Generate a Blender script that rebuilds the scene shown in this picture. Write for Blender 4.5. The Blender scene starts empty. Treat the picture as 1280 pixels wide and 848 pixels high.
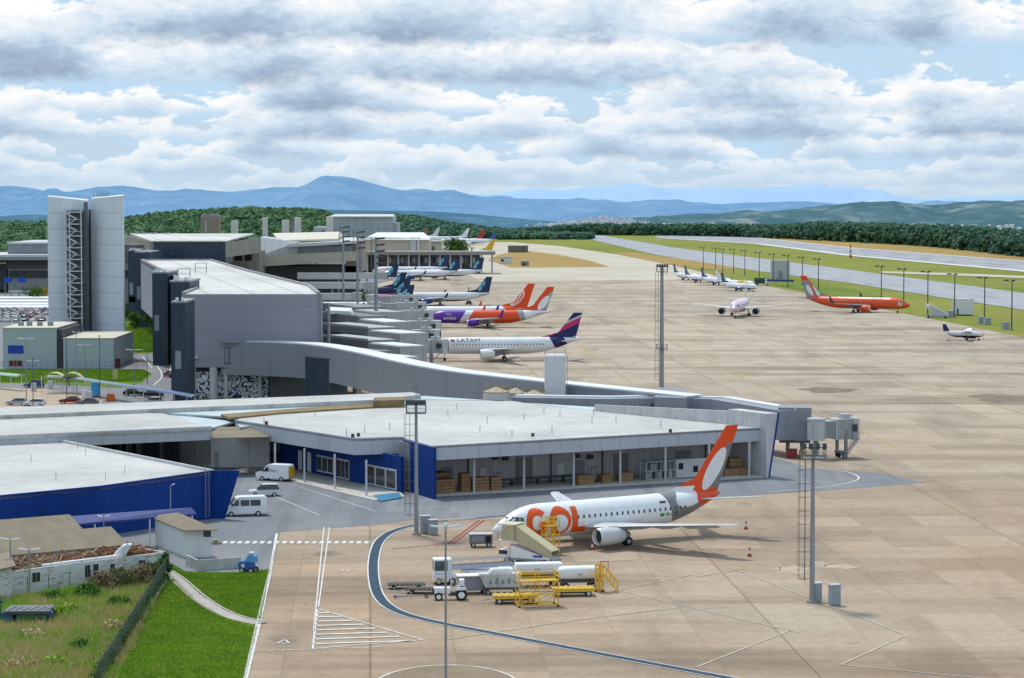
import bpy, bmesh, math, random
import numpy as np
from mathutils import Vector, Matrix
random.seed(7); rng = np.random.default_rng(7)
R = math.radians
SC = bpy.context.scene
C = SC.collection
# ------------------------------------------------------------------ camera
FPX, HY, CH = 3100.0, 247.0, 40.0
PITCH = math.atan((424 - HY) / FPX)
cam = bpy.data.objects.new('camera', bpy.data.cameras.new('camera'))
C.objects.link(cam)
cam.location = (0, 0, CH)
cam.rotation_euler = (math.pi / 2 - PITCH, 0, 0)
cam.data.sensor_width = 36
cam.data.lens = 36 * FPX / 1280
cam.data.clip_start = 1
cam.data.clip_end = 120000
SC.camera = cam
_c, _s = math.cos(PITCH), math.sin(PITCH)
def ray(px, py):
    a = (px - 640) / FPX; b = (424 - py) / FPX
    return Vector((a, _c + b * _s, b * _c - _s))
def P(px, py, z=0.0):                      # point of the photograph on the level z
    d = ray(px, py); t = (z - CH) / d.z
    return Vector((d.x * t, d.y * t, z))
def Q(px, py, D):                          # point of the photograph at the distance D
    d = ray(px, py); t = D / d.y
    return Vector((d.x * t, D, CH + d.z * t))
# ------------------------------------------------------------------ objects
def tag(o, label=None, cat=None, group=None, kind=None):
    if label: o['label'] = label
    if cat: o['category'] = cat
    if group: o['group'] = group
    if kind: o['kind'] = kind
    return o
def thing(name, label, cat, loc=(0, 0, 0), rz=0.0, group=None):
    o = bpy.data.objects.new(name, None); C.objects.link(o)
    o.empty_display_size = 0.5
    o.location = loc; o.rotation_euler = (0, 0, rz)
    return tag(o, label, cat, group)
KIDS = {}
def copy_tree(o, parent=None):
    c = o.copy(); C.objects.link(c)
    if parent: c.parent = parent; KIDS.setdefault(parent.name, []).append(c)
    for ch in list(KIDS.get(o.name, [])): copy_tree(ch, c)
    return c
def dup(o, loc, rz=0.0, label=None, group=None, scale=None):
    c = copy_tree(o); c.location = loc; c.rotation_euler = (0, 0, rz)
    if label: c['label'] = label
    if group: c['group'] = group
    if scale: c.scale = (scale,) * 3
    return c
class MB:
    def __init__(s, o=(0, 0, 0)):
        s.v = []; s.f = []; s.m = []; s.mi = 0; s.o = Vector(o)
    def add(s, vs, fs):
        n = len(s.v)
        for p in vs: s.v.append((p[0] - s.o.x, p[1] - s.o.y, p[2] - s.o.z))
        for f in fs: s.f.append(tuple(i + n for i in f)); s.m.append(s.mi)
        return s
    def box(s, x0, x1, y0, y1, z0, z1):
        return s.add([(x0,y0,z0),(x1,y0,z0),(x1,y1,z0),(x0,y1,z0),(x0,y0,z1),(x1,y0,z1),(x1,y1,z1),(x0,y1,z1)],
                     [(0,3,2,1),(4,5,6,7),(0,1,5,4),(1,2,6,5),(2,3,7,6),(3,0,4,7)])
    def obox(s, c, ax, ay, hx, hy, z0, z1):            # box turned to the axes ax, ay in plan
        c = Vector((c[0], c[1])); ax = Vector(ax[:2]).normalized(); ay = Vector(ay[:2]).normalized()
        q = [c - ax*hx - ay*hy, c + ax*hx - ay*hy, c + ax*hx + ay*hy, c - ax*hx + ay*hy]
        return s.prism(q, z0, z1)
    def prism(s, poly, z0, z1):
        n = len(poly); p = [(a[0], a[1]) for a in poly]
        if sum(p[i][0]*p[(i+1)%n][1] - p[(i+1)%n][0]*p[i][1] for i in range(n)) < 0: p.reverse()
        vs = [(a, b, z0) for a, b in p] + [(a, b, z1) for a, b in p]
        fs = [tuple(range(n-1, -1, -1)), tuple(range(n, 2*n))]
        for i in range(n): j = (i+1) % n; fs.append((i, j, n+j, n+i))
        return s.add(vs, fs)
    def hexa(s, bottom, top):                          # any four-sided block
        return s.add(list(bottom) + list(top), [(3,2,1,0),(4,5,6,7),(0,1,5,4),(1,2,6,5),(2,3,7,6),(3,0,4,7)])
    def wall(s, a, b, z0, z1, t=0.25):                 # upright slab from a to b
        a = Vector((a[0], a[1])); b = Vector((b[0], b[1])); d = (b - a).normalized(); n = Vector((-d.y, d.x)) * t
        return s.prism([a, b, b + n, a + n], z0, z1)
    def quad(s, *p): return s.add(p, [tuple(range(len(p)))])
    def tube(s, a, b, r0, r1=None, n=8, cap=True):
        a = Vector(a); b = Vector(b); r1 = r0 if r1 is None else r1
        d = (b - a).normalized(); u = d.orthogonal().normalized(); w = d.cross(u)
        vs = []
        for c, r in ((a, r0), (b, r1)):
            for k in range(n):
                t = 2*math.pi*k/n; vs.append(c + (u*math.cos(t) + w*math.sin(t)) * r)
        fs = [(k, (k+1) % n, n + (k+1) % n, n + k) for k in range(n)]
        if cap: fs += [tuple(range(n-1, -1, -1)), tuple(range(n, 2*n))]
        return s.add(vs, fs)
    def path(s, pts, r, n=6):
        for a, b in zip(pts, pts[1:]): s.tube(a, b, r, n=n)
        return s
    def lathe(s, prof, axis='z', c=(0, 0, 0), n=16, cap=(1, 1)):   # prof: (radius, height)
        vs = []; fs = []
        for r, h in prof:
            for k in range(n):
                t = 2*math.pi*k/n; a, b = r*math.cos(t), r*math.sin(t)
                p = (a, b, h) if axis == 'z' else ((h, a, b) if axis == 'x' else (b, h, a))
                vs.append((p[0]+c[0], p[1]+c[1], p[2]+c[2]))
        for i in range(len(prof)-1):
            for k in range(n):
                j = (k+1) % n; fs.append((i*n+k, i*n+j, (i+1)*n+j, (i+1)*n+k))
        m = (len(prof)-1)*n
        if cap[0]: fs.append(tuple(range(n-1, -1, -1)))
        if cap[1]: fs.append(tuple(range(m, m+n)))
        return s.add(vs, fs)
    def loft(s, rings, cap=True):
        n = len(rings[0]); vs = [p for r in rings for p in r]; fs = []
        for i in range(len(rings)-1):
            for k in range(n):
                j = (k+1) % n; fs.append((i*n+k, i*n+j, (i+1)*n+j, (i+1)*n+k))
        if cap: fs.append(tuple(range(n-1, -1, -1))); m = (len(rings)-1)*n; fs.append(tuple(range(m, m+n)))
        return s.add(vs, fs)
    def build(s, name, mat, parent=None, smooth=False, bevel=0.0):
        me = bpy.data.meshes.new(name); me.from_pydata(s.v, [], s.f)
        for m in (mat if isinstance(mat, (list, tuple)) else [mat]): me.materials.append(m)
        me.polygons.foreach_set('material_index', s.m)
        bm = bmesh.new(); bm.from_mesh(me); bmesh.ops.recalc_face_normals(bm, faces=bm.faces)
        if bevel: bmesh.ops.bevel(bm, geom=bm.edges[:], offset=bevel, segments=1, affect='EDGES')
        bm.to_mesh(me); bm.free()
        if smooth:
            me.polygons.foreach_set('use_smooth', [True]*len(me.polygons))
            try: me.set_sharp_from_angle(angle=R(40))
            except Exception: pass
        o = bpy.data.objects.new(name, me); C.objects.link(o)
        if parent is not None: o.parent = parent; KIDS.setdefault(parent.name, []).append(o)
        return o
def one(mb, name, mat, label, cat, group=None, **k):   # a thing that is a single mesh
    return tag(mb.build(name, mat, None, **k), label, cat, group)
# ------------------------------------------------------------------ materials
MATS = {}
def nt(name):
    m = bpy.data.materials.new(name); m.use_nodes = True
    return m, m.node_tree.nodes, m.node_tree.links, m.node_tree.nodes['Principled BSDF']
class NB:                                              # small helper for node chains
    def __init__(s, tree): s.n = tree.nodes; s.l = tree.links
    def put(s, sock, v):
        if hasattr(v, 'is_output') or isinstance(v, bpy.types.NodeSocket): s.l.new(v, sock)
        else: sock.default_value = v
    def math(s, op, a, b=0.0, c=None, clamp=False):
        x = s.n.new('ShaderNodeMath'); x.operation = op; x.use_clamp = clamp
        s.put(x.inputs[0], a); s.put(x.inputs[1], b)
        if c is not None: s.put(x.inputs[2], c)
        return x.outputs[0]
    def mix(s, f, a, b, mode='MIX'):
        x = s.n.new('ShaderNodeMix'); x.data_type = 'RGBA'; x.blend_type = mode
        s.put(x.inputs[0], f)
        for k, v in ((6, a), (7, b)): s.put(x.inputs[k], v if not isinstance(v, tuple) else (v + (1,))[:4])
        return x.outputs[2]
    def noise(s, vec, scale, detail=4, rough=0.55, dist=0.0):
        x = s.n.new('ShaderNodeTexNoise'); s.l.new(vec, x.inputs['Vector'])
        x.inputs['Scale'].default_value = scale; x.inputs['Detail'].default_value = detail
        x.inputs['Roughness'].default_value = rough; x.inputs['Distortion'].default_value = dist
        return x.outputs[0]
    def ramp(s, f, stops, interp='LINEAR'):
        x = s.n.new('ShaderNodeValToRGB'); s.l.new(f, x.inputs[0]); cr = x.color_ramp; cr.interpolation = interp
        while len(cr.elements) < len(stops): cr.elements.new(0.5)
        for e, (p, c) in zip(cr.elements, stops):
            e.position = p; e.color = (c if isinstance(c, tuple) else (c, c, c)) + (1,)
        return x.outputs[0]
    def mapr(s, f, a, b, c=0.0, d=1.0):
        x = s.n.new('ShaderNodeMapRange'); s.put(x.inputs[0], f)
        for k, v in zip((1, 2, 3, 4), (a, b, c, d)): x.inputs[k].default_value = v
        return x.outputs[0]
    def coord(s, which='Object', rot=0.0, scale=(1, 1, 1)):
        t = s.n.new('ShaderNodeTexCoord').outputs[which]
        if rot or scale != (1, 1, 1):
            m = s.n.new('ShaderNodeMapping'); s.l.new(t, m.inputs[0])
            m.inputs['Rotation'].default_value = (0, 0, rot); m.inputs['Scale'].default_value = scale
            t = m.outputs[0]
        return t
    def sep(s, v):
        x = s.n.new('ShaderNodeSeparateXYZ'); s.l.new(v, x.inputs[0]); return x.outputs
    def bump(s, h, bs, strength=0.3, dist=0.05):
        x = s.n.new('ShaderNodeBump'); x.inputs['Strength'].default_value = strength
        x.inputs['Distance'].default_value = dist
        s.l.new(h, x.inputs['Height']); s.l.new(x.outputs[0], bs.inputs['Normal'])
def M(name, col, rough=0.6, var=0.18, scale=0.6, metal=0.0, streak=0.0, seam=None, rib=None, spec=0.3):
    """painted or weathered surface: base colour broken by dirt noise, optional seams (z step) and ribs (angle, step)"""
    if name in MATS: return MATS[name]
    m, n, l, b = nt(name); k = NB(m.node_tree)
    co = k.coord()
    f = k.noise(co, scale, 5, 0.6)
    f2 = k.noise(co, scale*7, 3, 0.6)
    g = k.math('ADD', k.math('MULTIPLY', f, 0.7), k.math('MULTIPLY', f2, 0.3))
    v = k.mapr(g, 0.3, 0.7, 1 - var, 1 + var*0.6)
    if streak:
        st = k.noise(k.coord(scale=(1.6, 1.6, 0.12)), 0.9, 4, 0.65)
        v = k.math('MULTIPLY', v, k.mapr(st, 0.35, 0.65, 1 - streak, 1.0))
    xyz = k.sep(co)
    if seam:
        w = k.math('FRACT', k.math('MULTIPLY', xyz[2], 1.0/seam))
        v = k.math('MULTIPLY', v, k.mapr(k.math('LESS_THAN', w, 0.07), 0, 1, 1, 0.82))
    if rib:
        a, st, amt = rib
        t = k.math('ADD', k.math('MULTIPLY', xyz[0], math.cos(a)/st), k.math('MULTIPLY', xyz[1], math.sin(a)/st))
        w = k.math('FRACT', t)
        v = k.math('MULTIPLY', v, k.mapr(k.math('LESS_THAN', w, 0.12), 0, 1, 1, amt))
    cc = n.new('ShaderNodeVectorMath'); cc.operation = 'SCALE'
    cc.inputs[0].default_value = col; l.new(v, cc.inputs['Scale'])
    l.new(cc.outputs[0], b.inputs['Base Color'])
    b.inputs['Roughness'].default_value = rough; b.inputs['Metallic'].default_value = metal
    b.inputs['Specular IOR Level'].default_value = spec
    MATS[name] = m
    return m
def livery(name, base, regions=(), rough=0.35):
    """paint scheme laid out in the craft's own x and z: each region is a list of tests that all hold"""
    m, n, l, b = nt(name); k = NB(m.node_tree)
    co = k.coord(); x, y, z = k.sep(co)
    col = k.mix(0.0, base, base)
    for tests, c in regions:
        mask = None
        for t in tests:
            if t[0] == 'h':      # a*x + c*z > d
                q = k.math('GREATER_THAN', k.math('ADD', k.math('MULTIPLY', x, t[1]), k.math('MULTIPLY', z, t[2])), t[3])
            elif t[0] == 'e':    # inside an ellipse, leaning by the shear t[5]
                zz = k.math('SUBTRACT', z, t[2])
                dx = k.math('MULTIPLY', k.math('SUBTRACT', k.math('SUBTRACT', x, t[1]), k.math('MULTIPLY', zz, t[5] if len(t) > 5 else 0.0)), 1/t[3])
                dz = k.math('MULTIPLY', zz, 1/t[4])
                q = k.math('LESS_THAN', k.math('ADD', k.math('MULTIPLY', dx, dx), k.math('MULTIPLY', dz, dz)), 1.0)
            mask = q if mask is None else k.math('MULTIPLY', mask, q)
        col = k.mix(mask, col, c)
    f = k.noise(co, 0.5, 5, 0.65); f2 = k.noise(k.coord(scale=(0.4, 1, 1.5)), 2.5, 4)
    g = k.mapr(k.math('ADD', k.math('MULTIPLY', f, 0.6), k.math('MULTIPLY', f2, 0.4)), 0.35, 0.65, 0.88, 1.03)
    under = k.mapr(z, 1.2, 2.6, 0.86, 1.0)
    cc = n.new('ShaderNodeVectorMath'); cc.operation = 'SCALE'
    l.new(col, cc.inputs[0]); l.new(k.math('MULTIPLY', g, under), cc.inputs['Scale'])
    l.new(cc.outputs[0], b.inputs['Base Color'])
    b.inputs['Roughness'].default_value = rough; b.inputs['Specular IOR Level'].default_value = 0.4
    return m
def glass(name, col=(0.03, 0.045, 0.06), rough=0.12):
    if name in MATS: return MATS[name]
    m, n, l, b = nt(name)
    k = NB(m.node_tree); f = k.noise(k.coord(), 0.8, 2)
    l.new(k.mix(k.mapr(f, .4, .6), tuple(c*.6 for c in col), col), b.inputs['Base Color'])
    b.inputs['Roughness'].default_value = rough; b.inputs['Specular IOR Level'].default_value = 0.6
    MATS[name] = m; return m
WHITE = M('white_paint', (.72,.73,.74), .5, .12, .5, streak=.08)
WHITE2 = M('white_coach', (.78,.79,.80), .35, .06, .6)
GREYL = M('light_grey_paint', (.50,.52,.55), .5, .12)
GREYM = M('mid_grey_paint', (.26,.28,.31), .55, .15)
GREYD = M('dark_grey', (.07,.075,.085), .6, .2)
BLACK = M('black_rubber', (.018,.018,.02), .8, .2, 3)
STEEL = M('galvanised_steel', (.30,.32,.35), .45, .15, .8, metal=.4)
STEELD = M('dark_steel', (.10,.11,.125), .5, .2, .8, metal=.3)
YELLOW = M('yellow_paint', (.80,.50,.04), .5, .25, 1.5)
RED = M('red_paint', (.45,.03,.03), .5, .2)
BLUE = M('cobalt_blue_cladding', (.003,.046,.255), .55, .28, .12, seam=1.1, streak=.15, spec=.15)
BLUED = M('dark_blue_cladding', (.012,.045,.20), .5, .2, .3)
NAVY = M('slate_blue_cladding', (.035,.058,.085), .55, .2, .4, rib=(0.4, 1.1, .8))
GLASS = glass('dark_glass')
GLASSB = glass('blue_glass', (.03,.06,.10))
ORANGE = M('orange_paint', (.78,.10,.012), .4, .08)
WOOD = M('pallet_wood', (.32,.19,.095), .8, .35, 1.2)
# ------------------------------------------------------------------ sky and light
SUN_EL, SUN_AZ = R(61), R(-28)              # azimuth from +Y, positive to the right
def make_world():
    w = bpy.data.worlds.new('World'); SC.world = w; w.use_nodes = True
    k = NB(w.node_tree); n = k.n; l = k.l
    bg = n['Background']
    sky = n.new('ShaderNodeTexSky'); sky.sky_type = 'NISHITA'; sky.sun_disc = False
    sky.sun_elevation = SUN_EL; sky.sun_rotation = SUN_AZ; sky.air_density = 1.2; sky.dust_density = 1.5
    d = k.coord('Generated'); x, y, z = k.sep(d)
    zc = k.math('MAXIMUM', z, 0.0)
    az = k.math('ARCTAN2', x, y)
    def vec2(a_, b_, c_=0.0):
        cb = n.new('ShaderNodeCombineXYZ')
        for i_, q_ in enumerate((a_, b_, c_)): k.put(cb.inputs[i_], q_)
        return cb.outputs[0]
    zl = k.math('MULTIPLY', k.math('POWER', k.math('ADD', zc, .012), .75), 2.1)        # finer towards the horizon
    dv = vec2(k.math('MULTIPLY', az, 105.0), k.math('MULTIPLY', zl, 68.0))
    D = k.noise(dv, .55, 7, .62, .4)
    D2 = k.noise(vec2(k.math('MULTIPLY', az, 105.0), k.math('MULTIPLY', zl, 68.0), 9.0), .22, 4, .55, .2)
    D3 = k.noise(dv, 1.5, 5, .68, .3)
    wn = n.new('ShaderNodeTexNoise'); l.new(dv, wn.inputs['Vector']); wn.inputs['Scale'].default_value = .9; wn.inputs['Detail'].default_value = 3
    wv = n.new('ShaderNodeVectorMath'); wv.operation = 'MULTIPLY_ADD'; l.new(wn.outputs['Color'], wv.inputs[0]); wv.inputs[1].default_value = (1.5, 1.5, 0); l.new(dv, wv.inputs[2])
    vo = n.new('ShaderNodeTexVoronoi'); vo.feature = 'F1'; l.new(wv.outputs[0], vo.inputs['Vector']); vo.inputs['Scale'].default_value = .46; vo.inputs['Detail'].default_value = 2.0; vo.inputs['Roughness'].default_value = .6; vo.normalize = True
    puff = k.math('SUBTRACT', .42, vo.outputs['Distance'])
    skyc = k.mix(1.0, sky.outputs[0], (.135,.135,.135), 'MULTIPLY')
    skyc = k.mix(0.88, skyc, (.52,.70,.87))
    col = k.mix(k.mapr(k.math('ADD', D2, k.math('MULTIPLY', k.math('SUBTRACT', D, .5), .6)), .36, .60), skyc, (.52,.72,.92))
    pert = k.math('ADD', k.math('MULTIPLY', k.math('SUBTRACT', D, .5), 1.5), k.math('MULTIPLY', puff, 1.05))
    rows_ = [(.002,.006,.6),(.0065,.008,.75),(.012,.010,.85),(.0185,.013,.95),(.027,.016,1.0),(.038,.020,1.0),(.051,.024,1.0),(.068,.030,1.0),(.090,.034,1.0),(.14,.08,1.0),(.30,.25,1.0)]
    for i_, (e, H, op) in enumerate(rows_):
        base_n = k.noise(vec2(k.math('MULTIPLY', az, .20/H), 13.7*i_ + 2.0), 1.0, 2, .55)
        top = k.math('MULTIPLY', k.math('SUBTRACT', base_n, .40), 5.2)                       # height of the bank here
        v_ = k.math('DIVIDE', k.math('SUBTRACT', zc, e - H*.15), H)
        up = k.mapr(k.math('SUBTRACT', k.math('ADD', top, pert), v_), -.03, .10)
        lo = k.mapr(k.math('ADD', v_, k.math('MULTIPLY', pert, .35)), -.12, .14)
        m_ = k.math('MULTIPLY', k.math('MULTIPLY', up, lo), op)
        ed = k.math('SUBTRACT', k.math('ADD', top, pert), v_)
        sh = k.math('ADD', k.math('MULTIPLY', k.math('MINIMUM', ed, 1.3), -.66), k.math('MULTIPLY', v_, .32))
        sh = k.math('ADD', k.math('ADD', sh, .81), k.math('MULTIPLY', pert, .50))
        sh = k.math('ADD', sh, k.math('MULTIPLY', k.math('SUBTRACT', D2, .5), 1.15))
        sh = k.math('ADD', sh, k.math('MULTIPLY', k.math('SUBTRACT', D3, .5), .6))
        far_ = max(0.0, 1 - e/.045)
        lerp = lambda c1, c2: tuple(a*(1-far_) + b*far_ for a, b in zip(c1, c2))
        cc = k.ramp(sh, [(0.0, lerp((.31,.405,.54), (.43,.57,.73))), (.30, lerp((.43,.555,.70), (.53,.68,.84))), (.55, lerp((.62,.75,.88), (.67,.81,.93))), (.95, lerp((1.0,1.0,1.0), (.88,.92,.95)))])
        col = k.mix(m_, col, cc)
    haze = k.math('POWER', k.mapr(zc, 0.0, 0.022, 0.85, 0.0), 1.5)
    col = k.mix(haze, col, (.58,.72,.85))
    l.new(col, bg.inputs['Color']); bg.inputs['Strength'].default_value = 1.0
    return w
make_world()
sun = bpy.data.objects.new('sun', bpy.data.lights.new('sun', 'SUN')); C.objects.link(sun)
sun.data.energy = 2.95; sun.data.angle = R(7); sun.data.color = (1.0, .95, .88)
sd = Vector((math.sin(SUN_AZ)*math.cos(SUN_EL), math.cos(SUN_AZ)*math.cos(SUN_EL), math.sin(SUN_EL)))
sun.rotation_euler = (-sd).to_track_quat('-Z', 'Y').to_euler()
SC.view_settings.view_transform = 'Standard'; SC.view_settings.look = 'None'; SC.view_settings.exposure = 0
SC.cycles.max_bounces = 6
# ------------------------------------------------------------------ ground
def sheet(name, pts, z, mat, px=True, kind='structure'):
    mb = MB()
    q = [P(a, b, 0) if px else Vector((a, b, 0)) for a, b in pts]
    vs = [(p.x, p.y, z) for p in q]
    me = bpy.data.meshes.new(name); bm = bmesh.new()
    f = bm.faces.new([bm.verts.new(p) for p in vs]); f.normal_update()
    if f.normal.z < 0: f.normal_flip()
    bmesh.ops.triangulate(bm, faces=bm.faces[:])
    bm.to_mesh(me); bm.free(); me.materials.append(mat)
    o = bpy.data.objects.new(name, me); C.objects.link(o); o['kind'] = kind
    return o
def ribbon(mb, pts, w0, w1, z):            # strip between two offsets from a line on the ground
    n = len(pts); L = []
    for i, p in enumerate(pts):
        a = pts[max(0, i-1)]; b = pts[min(n-1, i+1)]; d = (b - a); d.z = 0; d.normalize(); nn = Vector((-d.y, d.x, 0))
        L.append((p + nn*w0, p + nn*w1))
    for (a, b), (c, d) in zip(L, L[1:]):
        mb.quad((a.x,a.y,z), (b.x,b.y,z), (d.x,d.y,z), (c.x,c.y,z))
def smooth_line(pts, it=3):
    for _ in range(it):
        q = [pts[0]]
        for a, b in zip(pts, pts[1:]): q += [a*.75 + b*.25, a*.25 + b*.75]
        pts = q + [pts[-1]]
    return pts
def ground_mat(name, c1, c2, c3, s1, s2, rough=.95, thr=(.42,.58), bump=0.0):
    m, n, l, b = nt(name); k = NB(m.node_tree); co = k.coord()
    a = k.noise(co, s1, 6, .62); d = k.noise(co, s2, 5, .65); e = k.noise(co, s2*9, 3, .6)
    col = k.mix(k.mapr(a, *thr), c1, c2); col = k.mix(k.mapr(d, .50, .72), col, c3)
    col = k.mix(k.mapr(e, .3, .75, 0, .5), col, tuple(.55*x for x in c1))
    l.new(col, b.inputs['Base Color']); b.inputs['Roughness'].default_value = rough
    b.inputs['Specular IOR Level'].default_value = .1
    if bump: k.bump(e, b, 1.0, bump)
    return m
APR = R(3.3)
def apron_mat():
    m, n, l, b = nt('apron_concrete'); k = NB(m.node_tree)
    co = k.coord(rot=-APR)
    br = n.new('ShaderNodeTexBrick'); l.new(co, br.inputs['Vector']); br.offset = 0.0
    br.inputs['Scale'].default_value = 1.0; br.inputs['Brick Width'].default_value = 7.5; br.inputs['Row Height'].default_value = 9.0
    br.inputs['Mortar Size'].default_value = 0.05; br.inputs['Mortar Smooth'].default_value = 0.1; br.inputs['Bias'].default_value = 0
    br.inputs['Color1'].default_value = (.86,.85,.84,1); br.inputs['Color2'].default_value = (1.08,1.08,1.08,1)
    br.inputs['Mortar'].default_value = (.80,.78,.76,1)
    b2 = n.new('ShaderNodeTexBrick'); l.new(co, b2.inputs['Vector']); b2.offset = 0.0       # paving lanes
    b2.inputs['Scale'].default_value = 1.0; b2.inputs['Brick Width'].default_value = 37.5; b2.inputs['Row Height'].default_value = 270.0
    b2.inputs['Mortar Size'].default_value = 0.16; b2.inputs['Mortar Smooth'].default_value = 0.3
    b2.inputs['Color1'].default_value = (.93,.93,.94,1); b2.inputs['Color2'].default_value = (1.06,1.05,1.03,1)
    b2.inputs['Mortar'].default_value = (.76,.73,.70,1)
    o0 = k.coord(); xx, yy, zz = k.sep(o0)
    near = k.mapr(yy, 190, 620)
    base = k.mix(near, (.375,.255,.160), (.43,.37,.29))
    big = k.noise(o0, .012, 6, .62)
    base = k.mix(k.mapr(big, .38, .66), base, (.44,.36,.275))
    # smears laid across the lanes, as traffic and rain leave them
    st = k.noise(k.coord(rot=-APR, scale=(.010,.055,1)), 1.0, 7, .66, .3)
    base = k.mix(k.mapr(st, .48, .70, 0, .85), base, (.185,.135,.095))
    st2 = k.noise(k.coord(rot=-APR, scale=(.02,.12,1)), 1.0, 6, .6, .2)
    base = k.mix(k.mapr(st2, .56, .74, 0, .4), base, (.50,.41,.315))
    st3 = k.noise(k.coord(rot=-APR, scale=(.09,.016,1)), 1.0, 5, .6)
    base = k.mix(k.mapr(st3, .52, .70, 0, .55), base, (.21,.165,.125))
    fine = k.noise(o0, .9, 6, .7)
    base = k.mix(1.0, base, k.ramp(fine, [(.3, .84), (.7, 1.1)]), 'MULTIPLY')
    sp = k.noise(o0, .11, 3, .5)
    base = k.mix(k.mapr(sp, .66, .74, 0, .65), base, (.15,.12,.10))
    base = k.mix(1.0, base, br.outputs['Color'], 'MULTIPLY')
    base = k.mix(1.0, base, b2.outputs['Color'], 'MULTIPLY')
    l.new(base, b.inputs['Base Color']); b.inputs['Roughness'].default_value = .85; b.inputs['Specular IOR Level'].default_value = .2
    return m
def asphalt_mat(name, c=(.165,.17,.18), c2=(.22,.22,.23), rot=0.0):
    m, n, l, b = nt(name); k = NB(m.node_tree)
    a = k.noise(k.coord(), .05, 6, .6); d = k.noise(k.coord(rot=rot, scale=(.3,.02,1)), 1.0, 5, .6); e = k.noise(k.coord(), 2.0, 4, .7)
    col = k.mix(k.mapr(a, .35, .65), c, c2); col = k.mix(k.mapr(d, .5, .7, 0, .6), col, tuple(x*.7 for x in c))
    col = k.mix(1.0, col, k.ramp(e, [(.3, .85), (.7, 1.1)]), 'MULTIPLY')
    l.new(col, b.inputs['Base Color']); b.inputs['Roughness'].default_value = .9; b.inputs['Specular IOR Level'].default_value = .2
    return m
GRASSM = ground_mat('dry_ground', (.10,.13,.035), (.16,.155,.06), (.22,.17,.09), .004, .03)
g = sheet('ground', [(-3000,-300),(3000,-300),(3000,2450),(-3000,2450)], -0.02, GRASSM, px=False)
AIRGRASS = ground_mat('airfield_grass', (.17,.21,.030), (.25,.26,.05), (.30,.24,.09), .006, .02, thr=(.35,.6))
sheet('airfield_grass', [(560,294),(700,292),(1100,300),(1300,318),(1800,350),(1800,500),(1265,420),(900,347),(620,349),(540,340)], 0.02, AIRGRASS)
DRY = ground_mat('dry_grass', (.36,.23,.08), (.40,.28,.10), (.26,.24,.08), .012, .05)
sheet('dry_grass_verge', [(930,294),(1060,300),(1280,319),(1800,352),(1800,374),(1280,327),(1060,310),(940,297)], 0.06, DRY)
LIGHTC = ground_mat('light_concrete', (.56,.50,.40), (.48,.43,.35), (.60,.56,.48), .02, .06)
sheet('taxi_lane', [(530,303),(640,303),(700,308),(775,319),(850,334),(915,350),(600,352),(560,330)], 0.08, LIGHTC)
sheet('dry_grass_island', [(622,319),(652,313),(700,319),(740,327),(762,334),(640,335),(610,326)], 0.12, DRY)
sheet('grass_island', [(716,306),(742,304),(766,308),(768,312),(735,312)], 0.12, AIRGRASS)
sheet('dry_grass_wedge', [(765,316),(790,316),(860,325),(925,336),(900,338),(850,334),(800,324)], 0.12, DRY)
TAXI = asphalt_mat('taxiway_asphalt', (.30,.315,.34), (.38,.39,.41), R(4.5))
sheet('taxiway', [(712,293.5),(745,293.5),(850,311),(1060,337.5),(1280,367),(1700,424),(1700,465),(1280,388),(1180,373),(1060,354),(951,340),(820,319),(765,306)], 0.16, TAXI)
RUNW = asphalt_mat('runway_asphalt', (.24,.25,.28), (.42,.42,.43), R(4))
sheet('runway', [(820,295),(940,297),(1060,310),(1280,327),(1700,360),(1700,382),(1280,339),(1060,319),(950,305),(820,297)], 0.20, RUNW)
EDGEW = M('edge_paint', (.62,.61,.58), .8, .3, .2)
mb = MB()
ribbon(mb, [P(a, b) for a, b in [(820,297.5),(950,305.5),(1060,319.5),(1280,339.5),(1700,383)]], -4, 4, .24)
ribbon(mb, [P(a, b) for a, b in [(940,297),(1060,310),(1280,327),(1700,360)]], -2, 2, .24)
mb.build('runway_edge_line', EDGEW)['kind'] = 'structure'
sheet('taxiway_link', [(1100,339.6),(1190,342),(1280,345.5),(1500,356),(1500,360),(1280,348.5),(1190,345),(1102,342)], 0.22, LIGHTC)
sheet('grass_strip', [(960,347),(1000,350),(1060,361),(1105,371),(1060,372),(985,360),(945,352)], 0.14, ground_mat('strip_grass', (.13,.19,.025), (.17,.23,.035), (.20,.22,.05), .02, .06))
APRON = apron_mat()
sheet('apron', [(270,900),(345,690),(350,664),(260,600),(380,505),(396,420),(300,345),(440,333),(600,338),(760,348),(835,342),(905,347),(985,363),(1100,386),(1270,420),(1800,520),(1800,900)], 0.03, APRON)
ASPH = asphalt_mat('service_road_asphalt', (.17,.18,.20), (.235,.24,.255))
sheet('service_road', [(-60,640),(-60,692),(100,692),(209,702),(232,715),(300,717),(341,711),(350,665.5),(463,657),(516,650.5),(603,646),(700,640),(905,622),(1040,613),(1156,604),(1100,592),(1010,585),(960,570),(600,560),(300,560),(200,620)], 0.05, ASPH)
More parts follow.
